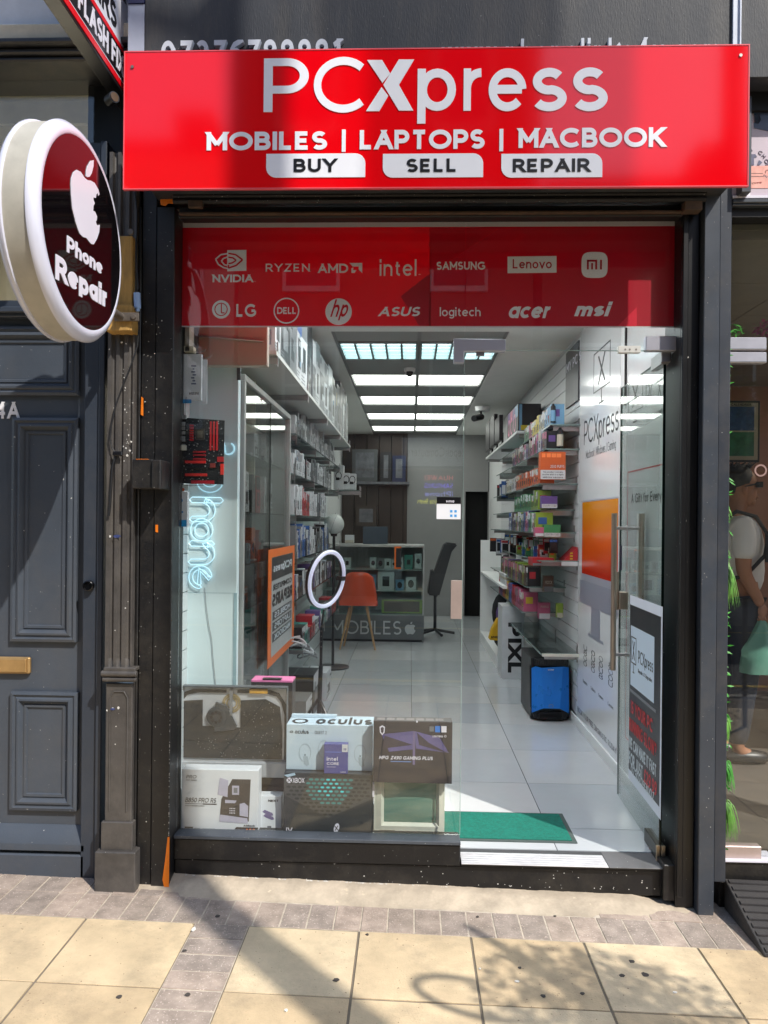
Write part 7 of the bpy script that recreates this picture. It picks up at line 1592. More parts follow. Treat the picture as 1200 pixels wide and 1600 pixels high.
holes['dark'].build('vent_holes', M('hole_dark', (36, 40, 42), .5), t, smooth=False); holes['mid'].build('vent_holes', M('hole_teal', (60, 130, 130), .4), t, smooth=False); holes['lit'].build('vent_holes', M('hole_cyan', (80, 215, 225), .4), t, smooth=False)
m = MB(); ringpoly(m, cq(.06, .88).x, cq(.06, .88).z, .012, .012, .0125, (0, y - .0018, 0), X, Z, .0005, 20); m.build('round_emblem', WHITEP, t, smooth=False)
m = MB(); c = cq(.06, .88); [m.obox((c.x, y - .0026, c.z), Vector((1, 0, s_)).normalized(), Y, Vector((-s_, 0, 1)).normalized(), .011, .0003, .0013) for s_ in (1, -1)]; m.build('cross_mark', pm('black'), t, smooth=False)
tx(t, 'XBOX', cq(.1, 0).x, cq(.23, 0).x, cq(0, .84).z, h_ * .08, y, WHITEP, .16, o=.0018)
m = MB(); c = cq(.6, .12); m.prism([c + Vector((.0125 * math.cos(R(k)), 0, .02 * math.sin(R(k)) + .006 * math.cos(R(k)))) for k in range(0, 360, 20)], (0, .0005, 0)); m.build('oval_emblem', WHITEP, t, smooth=False)
m = MB(); [m.obox((c.x, y - .0022, c.z), Vector((.6, 0, s_)).normalized(), Y, Vector((-s_, 0, .6)).normalized(), .013, .0003, .0016) for s_ in (1, -.7)]; m.build('cross_mark', pm('black'), t, smooth=False)
tx(t, '|V', cq(.03, 0).x, cq(.1, 0).x, cq(0, .03).z, h_ * .08, y, WHITEP, .16)
m = MB(); m.prism([cq(.0, .96, 0), cq(.12, 1.0, 0), cq(.13, .965, 0), cq(.04, .93, 0)], (0, -.002, .0)); m.build('torn_tape', M('pale_tape', (170, 195, 215), .3), t, smooth=False)
ztop = z1
# --- headset box on top of it
y = .21; t, x0, x1, z0, z1 = xcarton('headset_box', 'pale blue and white oculus headset carton on top of the console carton', 446, 582, 1134, y, .16, M('pale_carton', (186, 204, 216), .35, var=.03), z0=ztop + .001)
w_, h_ = x1 - x0, z1 - z0
m = MB(); m.box(x0 + .004, x0 + w_ * .55, y + .12, y + .15, z1 + .001, z1 + .012); m.build('folded_flap', M('pale_carton', (1, 1, 1)), t)
m = MB(); text(m, 'oculus', (x0 + w_ * .33, y + .012, z1 + .0012), X, Y, .12, w_ * .66, .2, .16, .0006); m.build('lid_lettering', INK, t, smooth=False)
m = MB(); ringpoly(m, x0 + w_ * .14, y + .055, w_ * .095, .04, .012, (0, 0, z1 + .0012), X, Y, .0006, 22); m.build('lid_emblem', INK, t, smooth=False)
tx(t, 'oculus', x0 + w_ * .1, x0 + w_ * .26, z0 + h_ * .8, h_ * .09, y, INK, .14); m = MB(); ringpoly(m, x0 + w_ * .06, z0 + h_ * .835, .0075, .005, .002, (0, y - .001, 0), X, Z, .0005, 18); m.build('small_emblem', INK, t, smooth=False)
tx(t, 'QUEST 2', x0 + w_ * .33, x0 + w_ * .47, z0 + h_ * .8, h_ * .065, y, GRP, .1)
PLG = M('pale_grey_print', (160, 176, 186), .4, var=0)
for cx_ in (.22, .44, .86):
    m = MB(); ringpoly(m, x0 + w_ * cx_, z0 + h_ * (.38 if cx_ != .44 else .46), w_ * .07, h_ * .2, .002, (0, y - .001, 0), X, Z, .0005, 24); m.build('controller_print', PLG, t, smooth=False)
    if cx_ != .44: m = MB(); m.prism([(x0 + w_ * (cx_ + a), y - .0008, z0 + h_ * b) for a, b in ((-.02, .3), (.03, .3), (.05, .12), (.02, .08), (-.01, .14))], (0, .0006, 0)); m.build('controller_print', PLG, t, smooth=False); m = MB(); m.cyl((x0 + w_ * cx_, y - .0016, z0 + h_ * .33), (x0 + w_ * cx_, y - .0008, z0 + h_ * .33), .003, n=10); m.build('button_print', INK, t)
# --- small processor box
y = .165; t, x0, x1, z0, z1 = xcarton('processor_box', 'small blue intel CORE processor carton standing on the console carton', 505, 543.5, 1163, y, .035, M('intel_blue', (72, 74, 138), .3, var=.12, vs=10), z0=ztop + .001)
w_, h_ = x1 - x0, z1 - z0
tx(t, 'intel', x0 + w_ * .12, x0 + w_ * .58, z0 + h_ * .44, h_ * .13, y, WHITEP, .14); tx(t, 'CORE', x0 + w_ * .12, x0 + w_ * .64, z0 + h_ * .3, h_ * .085, y, WHITEP, .16); tx(t, 'UNLOCKED', x0 + w_ * .12, x0 + w_ * .5, z0 + h_ * .22, h_ * .02, y, WHITEP)
on(t, pm('white'), 'white_corner', x0 + w_ * .76, x1 - .0005, z0 + h_ * .74, z1 - .001, y); tx(t, 'i9', x0 + w_ * .83, x0 + w_ * .94, z0 + h_ * .79, h_ * .08, y, M('intel_blue', (1, 1, 1)), .16, o=.0012)
on(t, M('intel_light', (96, 120, 200), .3), 'light_panel', x0 + w_ * .05, x0 + w_ * .74, z0 + h_ * .72, z0 + h_ * .74, y); tx(t, 'GAMING', x0 + w_ * .7, x0 + w_ * .92, z0 + h_ * .05, h_ * .03, y, WHITEP)
# --- CRT monitor
y = .2; mt = thing('crt_monitor', 'small old cream CRT monitor with green tinted screen in the window', 'monitor', (0, y, plz))
a, b = V(584, 1308, y), V(695, 1222, y); x0, x1, z0, z1 = a.x, b.x, plz, V(640, 1218, y).z; w_, h_ = x1 - x0, z1 - z0
CRM = M('aged_cream_plastic', (200, 202, 188), .5, var=.05, grime=.12)
fx0, fx1, fz0, fz1 = x0 + w_ * .14, x1 - w_ * .115, z0 + h_ * .2, z0 + h_ * .93
m = MB()
def fr4(o, i, y0_, y1_):
    (a0, a1, b0, b1), (c0, c1, d0, d1) = o, i
    vs = [(a0, y0_, b0), (a1, y0_, b0), (a1, y0_, b1), (a0, y0_, b1), (c0, y1_, d0), (c1, y1_, d0), (c1, y1_, d1), (c0, y1_, d1)]
    m.add(vs, [[k, (k + 1) % 4, 4 + (k + 1) % 4, 4 + k] for k in range(4)])
fr4((x0, x1, z0, z1), (x0 + .008, x1 - .008, z0 + .02, z1 - .004), y, y - .0); fr4((x0 + .008, x1 - .008, z0 + .02, z1 - .004), (fx0 - .012, fx1 + .012, fz0 - .012, fz1 + .006), y, y - .004); fr4((fx0 - .012, fx1 + .012, fz0 - .012, fz1 + .006), (fx0, fx1, fz0, fz1), y - .004, y + .012)
m.build('bezel', CRM, mt, ang=20)
m = MB(); m.box(x0, x1, y + .001, y + .12, z0, z1); 
m2 = MB(); m2.box(x0, x0 + .01, y + .0005, y + .14, z0, z1); m2.box(x1 - .01, x1, y + .0005, y + .14, z0, z1); m2.box(x0 + .01, x1 - .01, y + .0005, y + .14, z1 - .008, z1); m2.box(x0 + .01, x1 - .01, y + .0005, y + .14, z0, z0 + .01); m2.prism([(x0 + .02, y + .14, z0 + .02), (x1 - .02, y + .14, z0 + .02), (x1 - .02, y + .14, z1 - .02), (x0 + .02, y + .14, z1 - .02)], (0, .08, 0)); m2.build('housing', CRM, mt, bevel=.002)
m = MB(); n = 14; vs = []; 
for j in range(n + 1):
    for i in range(n + 1):
        s_, t_ = i / n * 2 - 1, j / n * 2 - 1; vs.append((fx0 + (fx1 - fx0) * (i / n) - 0 * t_, y + .014 - .010 * (1 - s_ * s_ * .9) * (1 - t_ * t_ * .9), fz0 + (fz1 - fz0) * (j / n)))
m.add(vs, [(j * (n + 1) + i, j * (n + 1) + i + 1, (j + 1) * (n + 1) + i + 1, (j + 1) * (n + 1) + i) for j in range(n) for i in range(n)]); m.build('screen', M('crt_glass', (96, 132, 118), .12, var=.04, coat=.6), mt, ang=60)
m = MB(); m.box(x0 + w_ * .08, x0 + w_ * .3, y - .002, y, z0 + h_ * .06, z0 + h_ * .075); [m.box(x0 + w_ * (.86 + .04 * k), x0 + w_ * (.88 + .04 * k), y - .004, y, z0 + h_ * .03, z0 + h_ * .07) for k in range(2)]; m.build('badge_and_knobs', M('grey_knob', (130, 130, 118), .5), mt)
# --- brown motherboard carton lying against the top
y = .15; zc_ = z1 + .001
a, b = V(583, 1224, y), V(707, 1128, y)
t = thing('motherboard_box', 'dark brown MPG Z490 GAMING PLUS carton on top of the old monitor', 'box', (.0, y, zc_))
za = V(640, 1223, y).z
m = MB(); m.box(a.x, b.x, y, y + .07, max(za, zc_) if False else zc_ , b.z); m.build('carton', M('brown_carton', (46, 42, 50), .32, var=.05, coat=.15), t, bevel=.002)
x0, x1, z0, z1 = a.x, b.x, zc_, b.z; w_, h_ = x1 - x0, z1 - z0
def zq(a, b, o=.0008): return Vector((x0 + w_ * a, y - o, z0 + h_ * b))
VIO = M('violet_print', (92, 86, 138), .3, var=.25, vs=12); VI2 = M('violet_dark_print', (52, 46, 62), .3, var=.1)
for pts, mm in (([(.1, .78), (.5, .84), (.52, .55), (.2, .5)], VIO), ([(.52, .84), (.84, .74), (.96, .5), (.54, .56)], VIO), ([(.14, .76), (.5, .62), (.12, .55)], VI2), ([(.55, .82), (.58, .62), (.94, .5), (.7, .66)], VI2), ([(.5, .84), (.53, .84), (.53, .3), (.5, .3)], PPR)):
    m = MB(); m.prism([zq(a_, b_, .0008 + (.0006 if mm is not VIO else 0)) for a_, b_ in pts], (0, .0005, 0)); m.build('angular_print', mm, t, smooth=False)
tx(t, 'MPG', zq(.07, 0).x, zq(.2, 0).x, zq(0, .38).z, h_ * .055, y, WHITEP, .2, .3, o=.0018); tx(t, 'Z490 GAMING PLUS', zq(.22, 0).x, zq(.76, 0).x, zq(0, .38).z, h_ * .055, y, WHITEP, .2, .2, o=.0018)
on(t, M('blue_rule', (110, 150, 220), .4), 'rule', zq(.22, 0).x, zq(.48, 0).x, zq(0, .34).z, zq(0, .35).z, y)
m = MB(); m.prism([zq(.075, .9, .001), zq(.11, .925, .001), zq(.145, .9, .001), zq(.14, .81, .001), zq(.11, .765, .001), zq(.08, .81, .001)], (0, .0008, 0)); m.build('shield_emblem', WHITEP, t, smooth=False)
m = MB(); m.prism([zq(.09, .885, .0018), zq(.11, .9, .0018), zq(.13, .885, .0018), zq(.126, .82, .0018), zq(.11, .79, .0018), zq(.094, .82, .0018)], (0, .0006, 0)); m.build('shield_mark', VI2, t, smooth=False)
on(t, M('intel_sq', (40, 120, 210), .3), 'blue_square', zq(.78, 0).x, zq(.845, 0).x, zq(0, .83).z, zq(0, .93).z, y, .0016); on(t, WHITEP, 'white_square', zq(.86, 0).x, zq(.925, 0).x, zq(0, .83).z, zq(0, .93).z, y, .0016); on(t, GRP, 'grey_square', zq(.71, 0).x, zq(.765, 0).x, zq(0, .84).z, zq(0, .92).z, y, .0016)
tx(t, 'LIGHTNING', zq(.75, 0).x, zq(.88, 0).x, zq(0, .75).z, h_ * .03, y, WHITEP, .2, o=.0018)
m = MB(); ringpoly(m, zq(.91, 0).x, zq(0, .77).z, .005, .005, .0015, (0, y - .0018, 0), X, Z, .0005, 14); m.build('small_emblem', WHITEP, t, smooth=False)
m = MB(); [m.box(zq(.04 + .125 * k, 0).x, zq(.14 + .125 * k, 0).x, y + .01, y + .05, z1 + .0003, z1 + .001) for k in range(7)]; m.build('lid_print', M('lid_grey', (120, 112, 112), .35), t, smooth=False)
m = MB(); c = zq(.55, .995); m.cyl((c.x, y - .003, c.z), (c.x, y + .0, c.z), .004, n=12); m.build('white_dot', WHITEP, t)
cl2 = thing('small_white_adapter', 'tiny white plug adapter wedged left of the old monitor', 'adapter', (-.15, .2, .3)); a, b = V(581, 1245, .19), V(585, 1223, .19); m = MB(); m.box(a.x, b.x, .185, .2, a.z, b.z); m.build('body', WHITEP, cl2, bevel=.002)
# --- green mat on the floor
gm = thing('door_mat', 'green ribbed entrance mat with grey border just inside the door', 'mat', (.45, .4, FZ))
y0_, y1_ = .27, .62; x0_, x1_ = -.1, .765
m = MB(); m.box(x0_, x1_, y0_, y1_, FZ + .0005, FZ + .005); m.build('border', M('mat_border', (70, 82, 80), .8), gm, bevel=.002)
m = MB(); 
k = 0; yy = y0_ + .02
while yy < y1_ - .025: m.box(x0_ + .02, x1_ - .022, yy, yy + .007, FZ + .005, FZ + .009); yy += .0095
m.build('ribbed_pile', M('mat_green', (20, 118, 102), .95, var=.25, vs=60, bump=.6, bs=300), gm, smooth=False)
# ================================================================ RIGHT NEIGHBOUR
NX0, NX1 = 1.306, 4.2
def Rr(px, py, y): return atY(px, py, y)
nb = thing('neighbour_shopfront', 'grey framed neighbouring shopfront with dark base at the right edge', 'shopfront', (2.6, .1, 0))
zb0 = Rr(1170, 310, 0).z; zb1 = Rr(1170, 322, 0).z; zb2 = Rr(1170, 336, 0).z
m = MB(); m.box(NX0 + .001, NX1, -.004, .12, zb1, zb0 - .003); m.box(NX0 + .001, NX1, -.012, -.005, zb1 + .01, zb0 - .004); m.build('transom_bar', GREYP, nb, bevel=.003)
m = MB(); m.box(NX0 + .001, NX1, -.01, .1, zb0 - .002, zb0 + .008); m.build('white_ledge', WHITEP, nb)
zq0 = Rr(1170, 175, -.01).z
m = MB(); m.box(NX0 - .0, NX1, .02, .1, zb2, zb1 - .001); m.build('dark_gap', DARK, nb)
zs0, zs1 = Rr(1165, 1365, .06).z, Rr(1165, 1346, .06).z
m = MB(); m.box(NX0 + .001, NX1, .06, .2, -.03, zs1 - .001); m.build('base', BLK, nb, bevel=.003)
m = MB(); m.box(NX0 + .002, NX0 + .24, .05, .16, zs1, zs1 + .006); m.build('white_threshold', WHITEP, nb)
m = MB(); m.box(2.35, 2.42, -.02, .2, -.03, 3.2); m.build('mullion', GREYP, nb, bevel=.003)
# printed fascia poster above
fp_ = thing('fascia_poster', 'peach and white printed poster lettered LA CHOICE above the neighbouring glass', 'poster', (1.6, 0, 2.9))
m = MB(); m.box(NX0 - .02, 2.35, .0, .01, zb0 + .009, zq0); m.build('sheet', M('poster_lilac_white', (200, 186, 196), .35, var=.05), fp_, smooth=False)
def fpat(nm, pts, c): m = MB(); m.prism([Rr(a, b, -.001) for a, b in pts], (0, -.0008, 0)); m.build(nm, M('fp_%s' % str(c), c, .4, var=.25, vs=14), fp_, smooth=False)
fpat('peach_area', [(1160, 260), (1240, 258), (1240, 294), (1160, 294)], (238, 172, 158)); fpat('grey_blue_area', [(1178, 176), (1240, 176), (1240, 212), (1196, 204), (1178, 200)], (70, 84, 108)); fpat('pink_shape', [(1178, 180), (1186, 178), (1190, 187), (1184, 194), (1177, 191)], (214, 170, 170))
for k, ch in enumerate('LA CHOICE'):
    if ch == ' ': continue
    an = R(112 - k * 17); cx_, cy_, rad = 1172, 262, 24; p = Rr(cx_ + rad * math.cos(an), cy_ - rad * 1.05 * math.sin(an), -.001); rt = Vector((math.sin(an), 0, -math.cos(an))); m = MB(); text(m, ch, p, rt, rt.cross(-Y) if False else Vector((math.cos(an), 0, math.sin(an))), .016, None, .2, th=.0008); m.build('lettering', M('slate_letters', (86, 78, 96), .4), fp_, smooth=False)
fpat('round_mark', [(1168, 258), (1168, 245), (1172, 241), (1180, 241), (1183, 245), (1178, 247), (1178, 258)], (92, 92, 118)); fpat('round_mark', [(1183, 258), (1186, 250), (1191, 254), (1187, 258)], (92, 92, 118))
fpat('red_script', [(1170, 263), (1184, 262), (1184, 266), (1172, 267)], (214, 84, 90)); fpat('red_script', [(1168, 286), (1190, 284), (1190, 287), (1170, 289)], (214, 84, 90)); fpat('white_tag', [(1157, 299), (1172, 299), (1172, 307), (1157, 307)], (240, 235, 238))
m = MB(); a, b = Rr(1168, 271.5, -.001), Rr(1192, 270.5, -.001); m.box(a.x, b.x, -.002, -.001, a.z, a.z + .002); a, b = Rr(1170, 276.5, -.001), Rr(1192, 276, -.001); m.box(a.x, b.x, -.002, -.001, a.z, a.z + .002); m.build('thin_print', pm('black'), fp_, smooth=False)
# glass
ng = thing('neighbour_window', 'large clear glass pane of the neighbouring shop at the right edge', 'window', (1.8, .09, .2))
zm_ = Rr(1170, 548, .09).z
m = MB(); m.box(NX0 + .002, 2.35, .09, .10, zs1 + .01, zm_ - .002); m.build('pane', GLASS, ng, smooth=False); m = MB(); m.box(NX0 + .002, 2.35, .09, .10, zm_ + .002, zb2); m.build('upper_pane', GLASS, ng, smooth=False)
for k, (y0, y1, lab) in enumerate(((547, 527, 'upper of two stacked satin patch fittings on the neighbouring glass'), (567, 550, 'lower of two stacked satin patch fittings on the neighbouring glass'), (1344, 1323, 'satin metal patch fitting at the foot of the neighbouring glass'))):
    a, b = Rr(1134, y0, .075), Rr(1198 if k < 2 else 1190, y1, .075); t = thing('patch_fitting', lab, 'glass fitting', (a.x, .08, a.z)); m = MB(); m.box(NX0 + .002, b.x, .074, .116, a.z, b.z); m.build('plate', PLATE if k < 2 else M('warm_plate', (1, 1, 1)), t, bevel=.003); m = MB(); m.box(NX0 + .003, b.x - .003, .0725, .0738, a.z + .004, a.z + .006); m.build('groove', GRP, t)
m = MB(); c = Rr(1189, 735, .085); ringpoly(m, c.x, c.z, .026, .026, .007, (0, .088, 0), X, Z, .001, 28); tag(m.build('ring_sticker', M('pale_ring', (150, 122, 116), .5), None, smooth=False), 'pale pink ring shaped sticker on the neighbouring glass', 'sticker')
# room behind
nr = thing('neighbour_room', 'dim neighbouring room with pinkish brown wall and grey tiled ceiling', 'room', (2.5, 2.5, FZ))
m = MB(); m.box(NX0, 4.3, 3.6, 3.7, 0, 3.2); m.box(4.2, 4.3, .1, 3.6, 0, 3.2); m.build('pink_wall', M('pinkish_wall', (150, 112, 98), .8, var=.06), nr, smooth=False)
m = MB(); m.box(NX0 + .0, NX0 + .02, .12, 3.6, 0, 3.2); m.build('side_wall', WALLG, nr, smooth=False)
m = MB(); xx = NX0
while xx < 4.2:
    yy = .12
    while yy < 3.6: m.box(xx + .003, xx + .597, yy + .003, yy + .597, 2.8, 2.85); yy += .6
    xx += .6
m.box(NX0, 4.2, .12, 3.6, 2.84, 2.9); m.build('ceiling_tiles', M('neighbour_ceiling', (128, 126, 116), .8), nr, smooth=False)
m = MB(); m.box(NX0, 4.2, .12, 3.6, .05, FZ); m.build('room_floor', M('neighbour_floor', (92, 86, 80), .5, var=.15), nr, smooth=False)
m = MB(); m.box(3.2, 3.8, 1.5, 2.1, 2.785, 2.799); m.build('ceiling_lamp', M('dim_led', (240, 235, 220), .5, emit=(255, 244, 225), estr=9.0, var=0), nr, smooth=False)  # out-of-view light panel added to brighten this room
an_ = thing('ceiling_fan_lamp', 'dark ceiling lamp hanging near the top of the neighbouring glass', 'ceiling lamp', (1.9, .8, 2.6)); c = Rr(1180, 342, .8); m = MB(); m.sphere((c.x + .1, .8, c.z), .16, .1, .05, 18); m.build('shade', pm('black'), an_); m = MB(); m.cyl((c.x + .1, .8, c.z), (c.x + .1, .8, 2.8), .01); m.build('rod', pm('black'), an_)
wp = thing('framed_chart', 'framed blue and green wall chart behind the neighbouring glass', 'picture', (2.6, 2.6, 1.9)); a, b = Rr(1136, 722, 1.9), Rr(1188, 626, 1.9)
m = MB(); m.box(a.x, b.x, 1.9, 1.93, a.z, b.z); m.build('frame', pm('black'), wp, bevel=.003); m = MB(); m.box(a.x + .0, b.x - .015, 1.897, 1.9, a.z + .015, b.z - .015); m.build('mount', M('chart_cream', (150, 145, 128), .5), wp)
zz = (a.z + b.z) / 2; m = MB(); m.box(a.x, b.x - .04, 1.895, 1.897, zz + .005, b.z - .04); m.build('blue_print', M('chart_blue', (30, 60, 104), .3, var=.6, vs=18), wp); m = MB(); m.box(a.x, b.x - .04, 1.895, 1.897, a.z + .04, zz - .005); m.build('green_print', M('chart_green', (38, 100, 72), .3, var=.4, vs=18), wp)
m = MB(); text(m, 'CALENDRIER', (a.x + .02, 1.895, b.z - .035), X, Z, .016, .13, .2, th=.001); m.build('lettering', pm('black'), wp)
# hanging greenery inside the glass
GRN = M('bright_grass', (88, 142, 52), .45, var=.5, vs=20); GR2 = M('fern_green', (60, 140, 45), .5, var=.3, vs=20)
def blades(name, label, base, n, L_, spread, mat, seed, wd=.004):
    m = MB(); rr = random.Random(seed); base = Vector(base)
    for _ in range(n):
        d = Vector((rr.uniform(-.1, spread), rr.uniform(-.25, .05), 0)); l = L_ * rr.uniform(.6, 1.05); pts = []
        for k in range(6):
            t = k / 5; pts.append(base + Vector((rr.uniform(-.004, .004), 0, rr.uniform(-.01, .01))) * 0 + d * l * (t ** .8) + Vector((0, 0, l * (.12 * math.sin(t * 3) - t * t * .95))))
        off = Vector((rr.uniform(-.015, .01), rr.uniform(-.012, .012), rr.uniform(-.02, .02)))
        vs = []; fs = []
        for k, p in enumerate(pts):
            ww = wd * (1 - (k / 5) ** 2 * .9); vs += [p + off - Vector((ww, 0, 0)), p + off + Vector((ww, ww * .5, 0))]
        for k in range(5): fs.append((2 * k, 2 * k + 1, 2 * k + 3, 2 * k + 2))
        m.add(vs, fs)
    return tag(m.build(name, mat, None), label, 'plant')
def hang(px, py, y=.07): return atY(px, py, y)
blades('hanging_grass', 'long bright green artificial grass tuft spilling beside the grey pilaster', hang(1131, 885), 110, .17, .35, GRN, 1, .0024)
blades('hanging_grass', 'small green tuft near head height beside the grey pilaster', hang(1131, 795), 16, .05, .5, GRN, 2, .003)
blades('hanging_grass', 'low bright green grass tuft near the foot of the grey pilaster', hang(1131, 1258), 80, .15, .4, GRN, 3, .0024)
blades('hanging_fern', 'green fern frond hanging above the low grass tuft', hang(1131, 1195), 26, .12, .4, GR2, 4)
blades('hanging_fern', 'bushy green leaves at knee height beside the grey pilaster', hang(1131, 1128), 34, .08, .4, GRN, 5, .005)
blades('hanging_fern', 'sparse curling tendrils between the two large grass tufts', hang(1132, 860), 8, .05, .6, GRN, 6, .002)
m = MB(); rr = random.Random(55); vp = [hang(1133 + 1.5 * math.sin(k * .9), 505 + k * 30, .075) for k in range(28)]; m.tube(vp, .0022, 5)
for p in vp:
    for _ in range(5):
        q = p + Vector((rr.uniform(-.01, .012), rr.uniform(-.01, .01), rr.uniform(-.03, .03))); a = Vector((rr.uniform(-.2, 1), rr.uniform(-.6, .2), rr.uniform(-1, .4))).normalized(); b = a.orthogonal().normalized(); s = rr.uniform(.008, .018); m.add([q, q + a * s + b * s * .3, q + a * s * 2, q + a * s - b * s * .3], [(0, 1, 2, 3)])
tag(m.build('garland_vine', GR2, None), 'thin green artificial vine hanging down beside the grey pilaster', 'plant')
o = leaf_cloud(70, hang(1140, 520, .3), (.06, .05, .05), .018, 7).build('trailing_leaves', GR2, None); tag(o, 'small leafy sprig above the patch fittings of the neighbouring glass', 'plant')
o = leaf_cloud(40, hang(1195, 512, .4), (.05, .05, .05), .02, 8).build('pink_flowers', M('pink_petal', (150, 70, 110), .6, var=.3), None); tag(o, 'blurred pink flowers above the patch fittings at the right edge', 'plant')
# rubber kerb ramp
rm = thing('rubber_ramp', 'black ribbed rubber ramp at the foot of the neighbouring doorway', 'ramp', (1.6, -.15, 0))
RUB = M('black_rubber', (52, 50, 50), .6, var=.15, vs=8, bump=.5, bs=150, grime=.4)
x0, x1 = 1.322, 2.3; yb_, yf_ = .045, -.32; zb_, zf_ = .125, .006
m = MB(); g0 = gz(x0); g1 = gz(x1)
m.add([(x0, yf_, g0), (x1, yf_, g1), (x1, yb_, g1), (x0, yb_, g0), (x0, yf_, g0 + .012), (x1, yf_, g1 + .012), (x1, yb_, g1 + zb_), (x0, yb_, g0 + zb_)], [(0, 3, 2, 1), (4, 5, 6, 7), (0, 1, 5, 4), (1, 2, 6, 5), (2, 3, 7, 6), (3, 0, 4, 7)]); m.build('wedge', RUB, rm, bevel=.003)
m = MB(); 
for k in range(10):
    t = (k + .5) / 10.0; yy = yb_ + (yf_ - yb_) * t; zz = zb_ + (.012 - zb_) * t
    m.add([(x0 + .01, yy - .012, g0 + zz - .006), (x1, yy - .012, g1 + zz - .006), (x1, yy + .012, g1 + zz), (x0 + .01, yy + .012, g0 + zz), (x0 + .01, yy - .012, g0 + zz + .004), (x1, yy - .012, g1 + zz + .004), (x1, yy + .009, g1 + zz + .008), (x0 + .01, yy + .009, g0 + zz + .008)], [(0, 3, 2, 1), (4, 5, 6, 7), (0, 1, 5, 4), (1, 2, 6, 5), (2, 3, 7, 6), (3, 0, 4, 7)])
m.build('tread_ribs', RUB, rm, bevel=.0015)
m = MB(); m.cyl((x0 + .05, yf_ + .03, g0 + .015), (x0 + .05, yf_ + .03, g0 + .028), .014, n=16); m.build('bolt_boss', RUB, rm)

# ================================================================ THE MAN IN PROFILE BEHIND THE NEIGHBOURING GLASS
pz = FZ; YM = 1.6
sc_m = 1202 / (YM + 3.205)
def H(px, py, y=YM): return atY(px, py, y)
mn = thing('person', 'man in white T-shirt and sunglasses with a black backpack strap holding a pale green bag', 'person', (H(1158, 900).x, YM, pz))
def skin(name, nodes, edges, mats, parent, sub=2):
    me = bpy.data.meshes.new(name); off = Vector(parent['_b'])
    me.from_pydata([tuple(Vector(p) - off) for p, r in nodes], edges, [])
    o = bpy.data.objects.new(name, me); COL.objects.link(o); o.parent = parent; o['_b'] = tuple(off)
    sk = o.modifiers.new('skin', 'SKIN'); sk.use_smooth_shade = True
    for i, (p, r) in enumerate(nodes):
        sv = me.skin_vertices[0].data[i]; sv.radius = r if isinstance(r, tuple) else (r, r); sv.use_root = (i == 0)
    ss = o.modifiers.new('sub', 'SUBSURF'); ss.levels = sub; ss.render_levels = sub
    me.materials.append(mats); return o
SKN = M('skin_tan', (150, 104, 78), .55, var=.06, vs=20); SHT = M('white_tshirt', (205, 204, 202), .8, var=.05, vs=8, bump=.25, bs=12); TRO = M('dark_trousers', (34, 38, 50), .8, var=.1)
bx = H(1148, 900).x; hd = H(1150, 765)
# torso+legs+arms, one continuous figure
zsh, zhip = H(1150, 815).z, H(1150, 925).z
N = [((bx, YM, zhip), .12), ((bx + .0, YM, zhip + .2), .115), ((bx - .01, YM, zsh - .08), .12), ((bx - .02, YM, zsh + .02), .075), ((bx + .01, YM, zsh + .09), .055), ((bx + .025, YM, hd.z - .05), .06), ((bx + .03, YM, hd.z + .03), .085), ((bx + .02, YM, hd.z + .085), .07),
     ((bx - .02, YM - .17, zsh - .03), .062), ((bx - .03, YM - .19, zsh - .3), .045), ((bx + .055, YM - .19, zhip - .02), .034), ((bx + .08, YM - .19, zhip - .07), .028),
     ((bx - .02, YM + .17, zsh - .03), .062), ((bx - .03, YM + .19, zsh - .3), .045), ((bx + .05, YM + .19, zhip - .02), .034),
     ((bx, YM - .09, zhip - .05), .1), ((bx + .04, YM - .09, zhip - .43), .07), ((bx - .02, YM - .09, pz + .08), .045), ((bx + .1, YM - .09, pz + .035), .035),
     ((bx, YM + .09, zhip - .05), .1), ((bx + .0, YM + .09, zhip - .43), .07), ((bx - .08, YM + .09, pz + .08), .045), ((bx + .04, YM + .09, pz + .035), .035)]
E_ = [(0, 1), (1, 2), (2, 3), (3, 4), (4, 5), (5, 6), (6, 7), (2, 8), (8, 9), (9, 10), (10, 11), (2, 12), (12, 13), (13, 14), (0, 15), (15, 16), (16, 17), (17, 18), (0, 19), (19, 20), (20, 21), (21, 22)]
skin('body', N, E_, SKN, mn)
# face
m = MB(); hx = bx + .03
m.sphere((hx - .005, YM, hd.z + .045), .098, .076, .1, 24); m.sphere((hx + .035, YM, hd.z - .02), .06, .058, .085, 20); m.sphere((hx + .062, YM, hd.z - .075), .028, .04, .028, 14)
m.prism([(hx + .085, YM - .014, hd.z + .03), (hx + .118, YM - .01, hd.z - .012), (hx + .112, YM - .012, hd.z - .022), (hx + .085, YM - .014, hd.z - .024)], (0, .028, 0)); m.sphere((hx + .092, YM, hd.z - .043), .014, .026, .008, 12); m.sphere((hx + .09, YM, hd.z - .058), .013, .024, .008, 12); m.build('face', SKN, mn, bevel=0, ang=80)
m = MB(); m.sphere((hx - .005, YM - .076, hd.z - .005), .018, .008, .03, 14); m.build('ear', SKN, mn)
HR = M('black_hair', (16, 14, 14), .6, var=.2, vs=60, bump=.6, bs=120)
m = MB(); m.sphere((hx - .022, YM, hd.z + .06), .1, .084, .098, 24)
for v in m.v:
    if v.z < hd.z + .02 and v.x > hx - .06: v.x = hx - .06 + (v.x - hx + .06) * .1
rr = random.Random(6)
for k in range(26): a_ = rr.uniform(-.06, .07); p = Vector((hx + a_, YM + rr.uniform(-.05, .05), hd.z + .14)); m.cyl(p, p + Vector((rr.uniform(.0, .04), rr.uniform(-.02, .02), rr.uniform(.015, .035))), .012, .002, 6)
m.build('hair', HR, mn, ang=80)
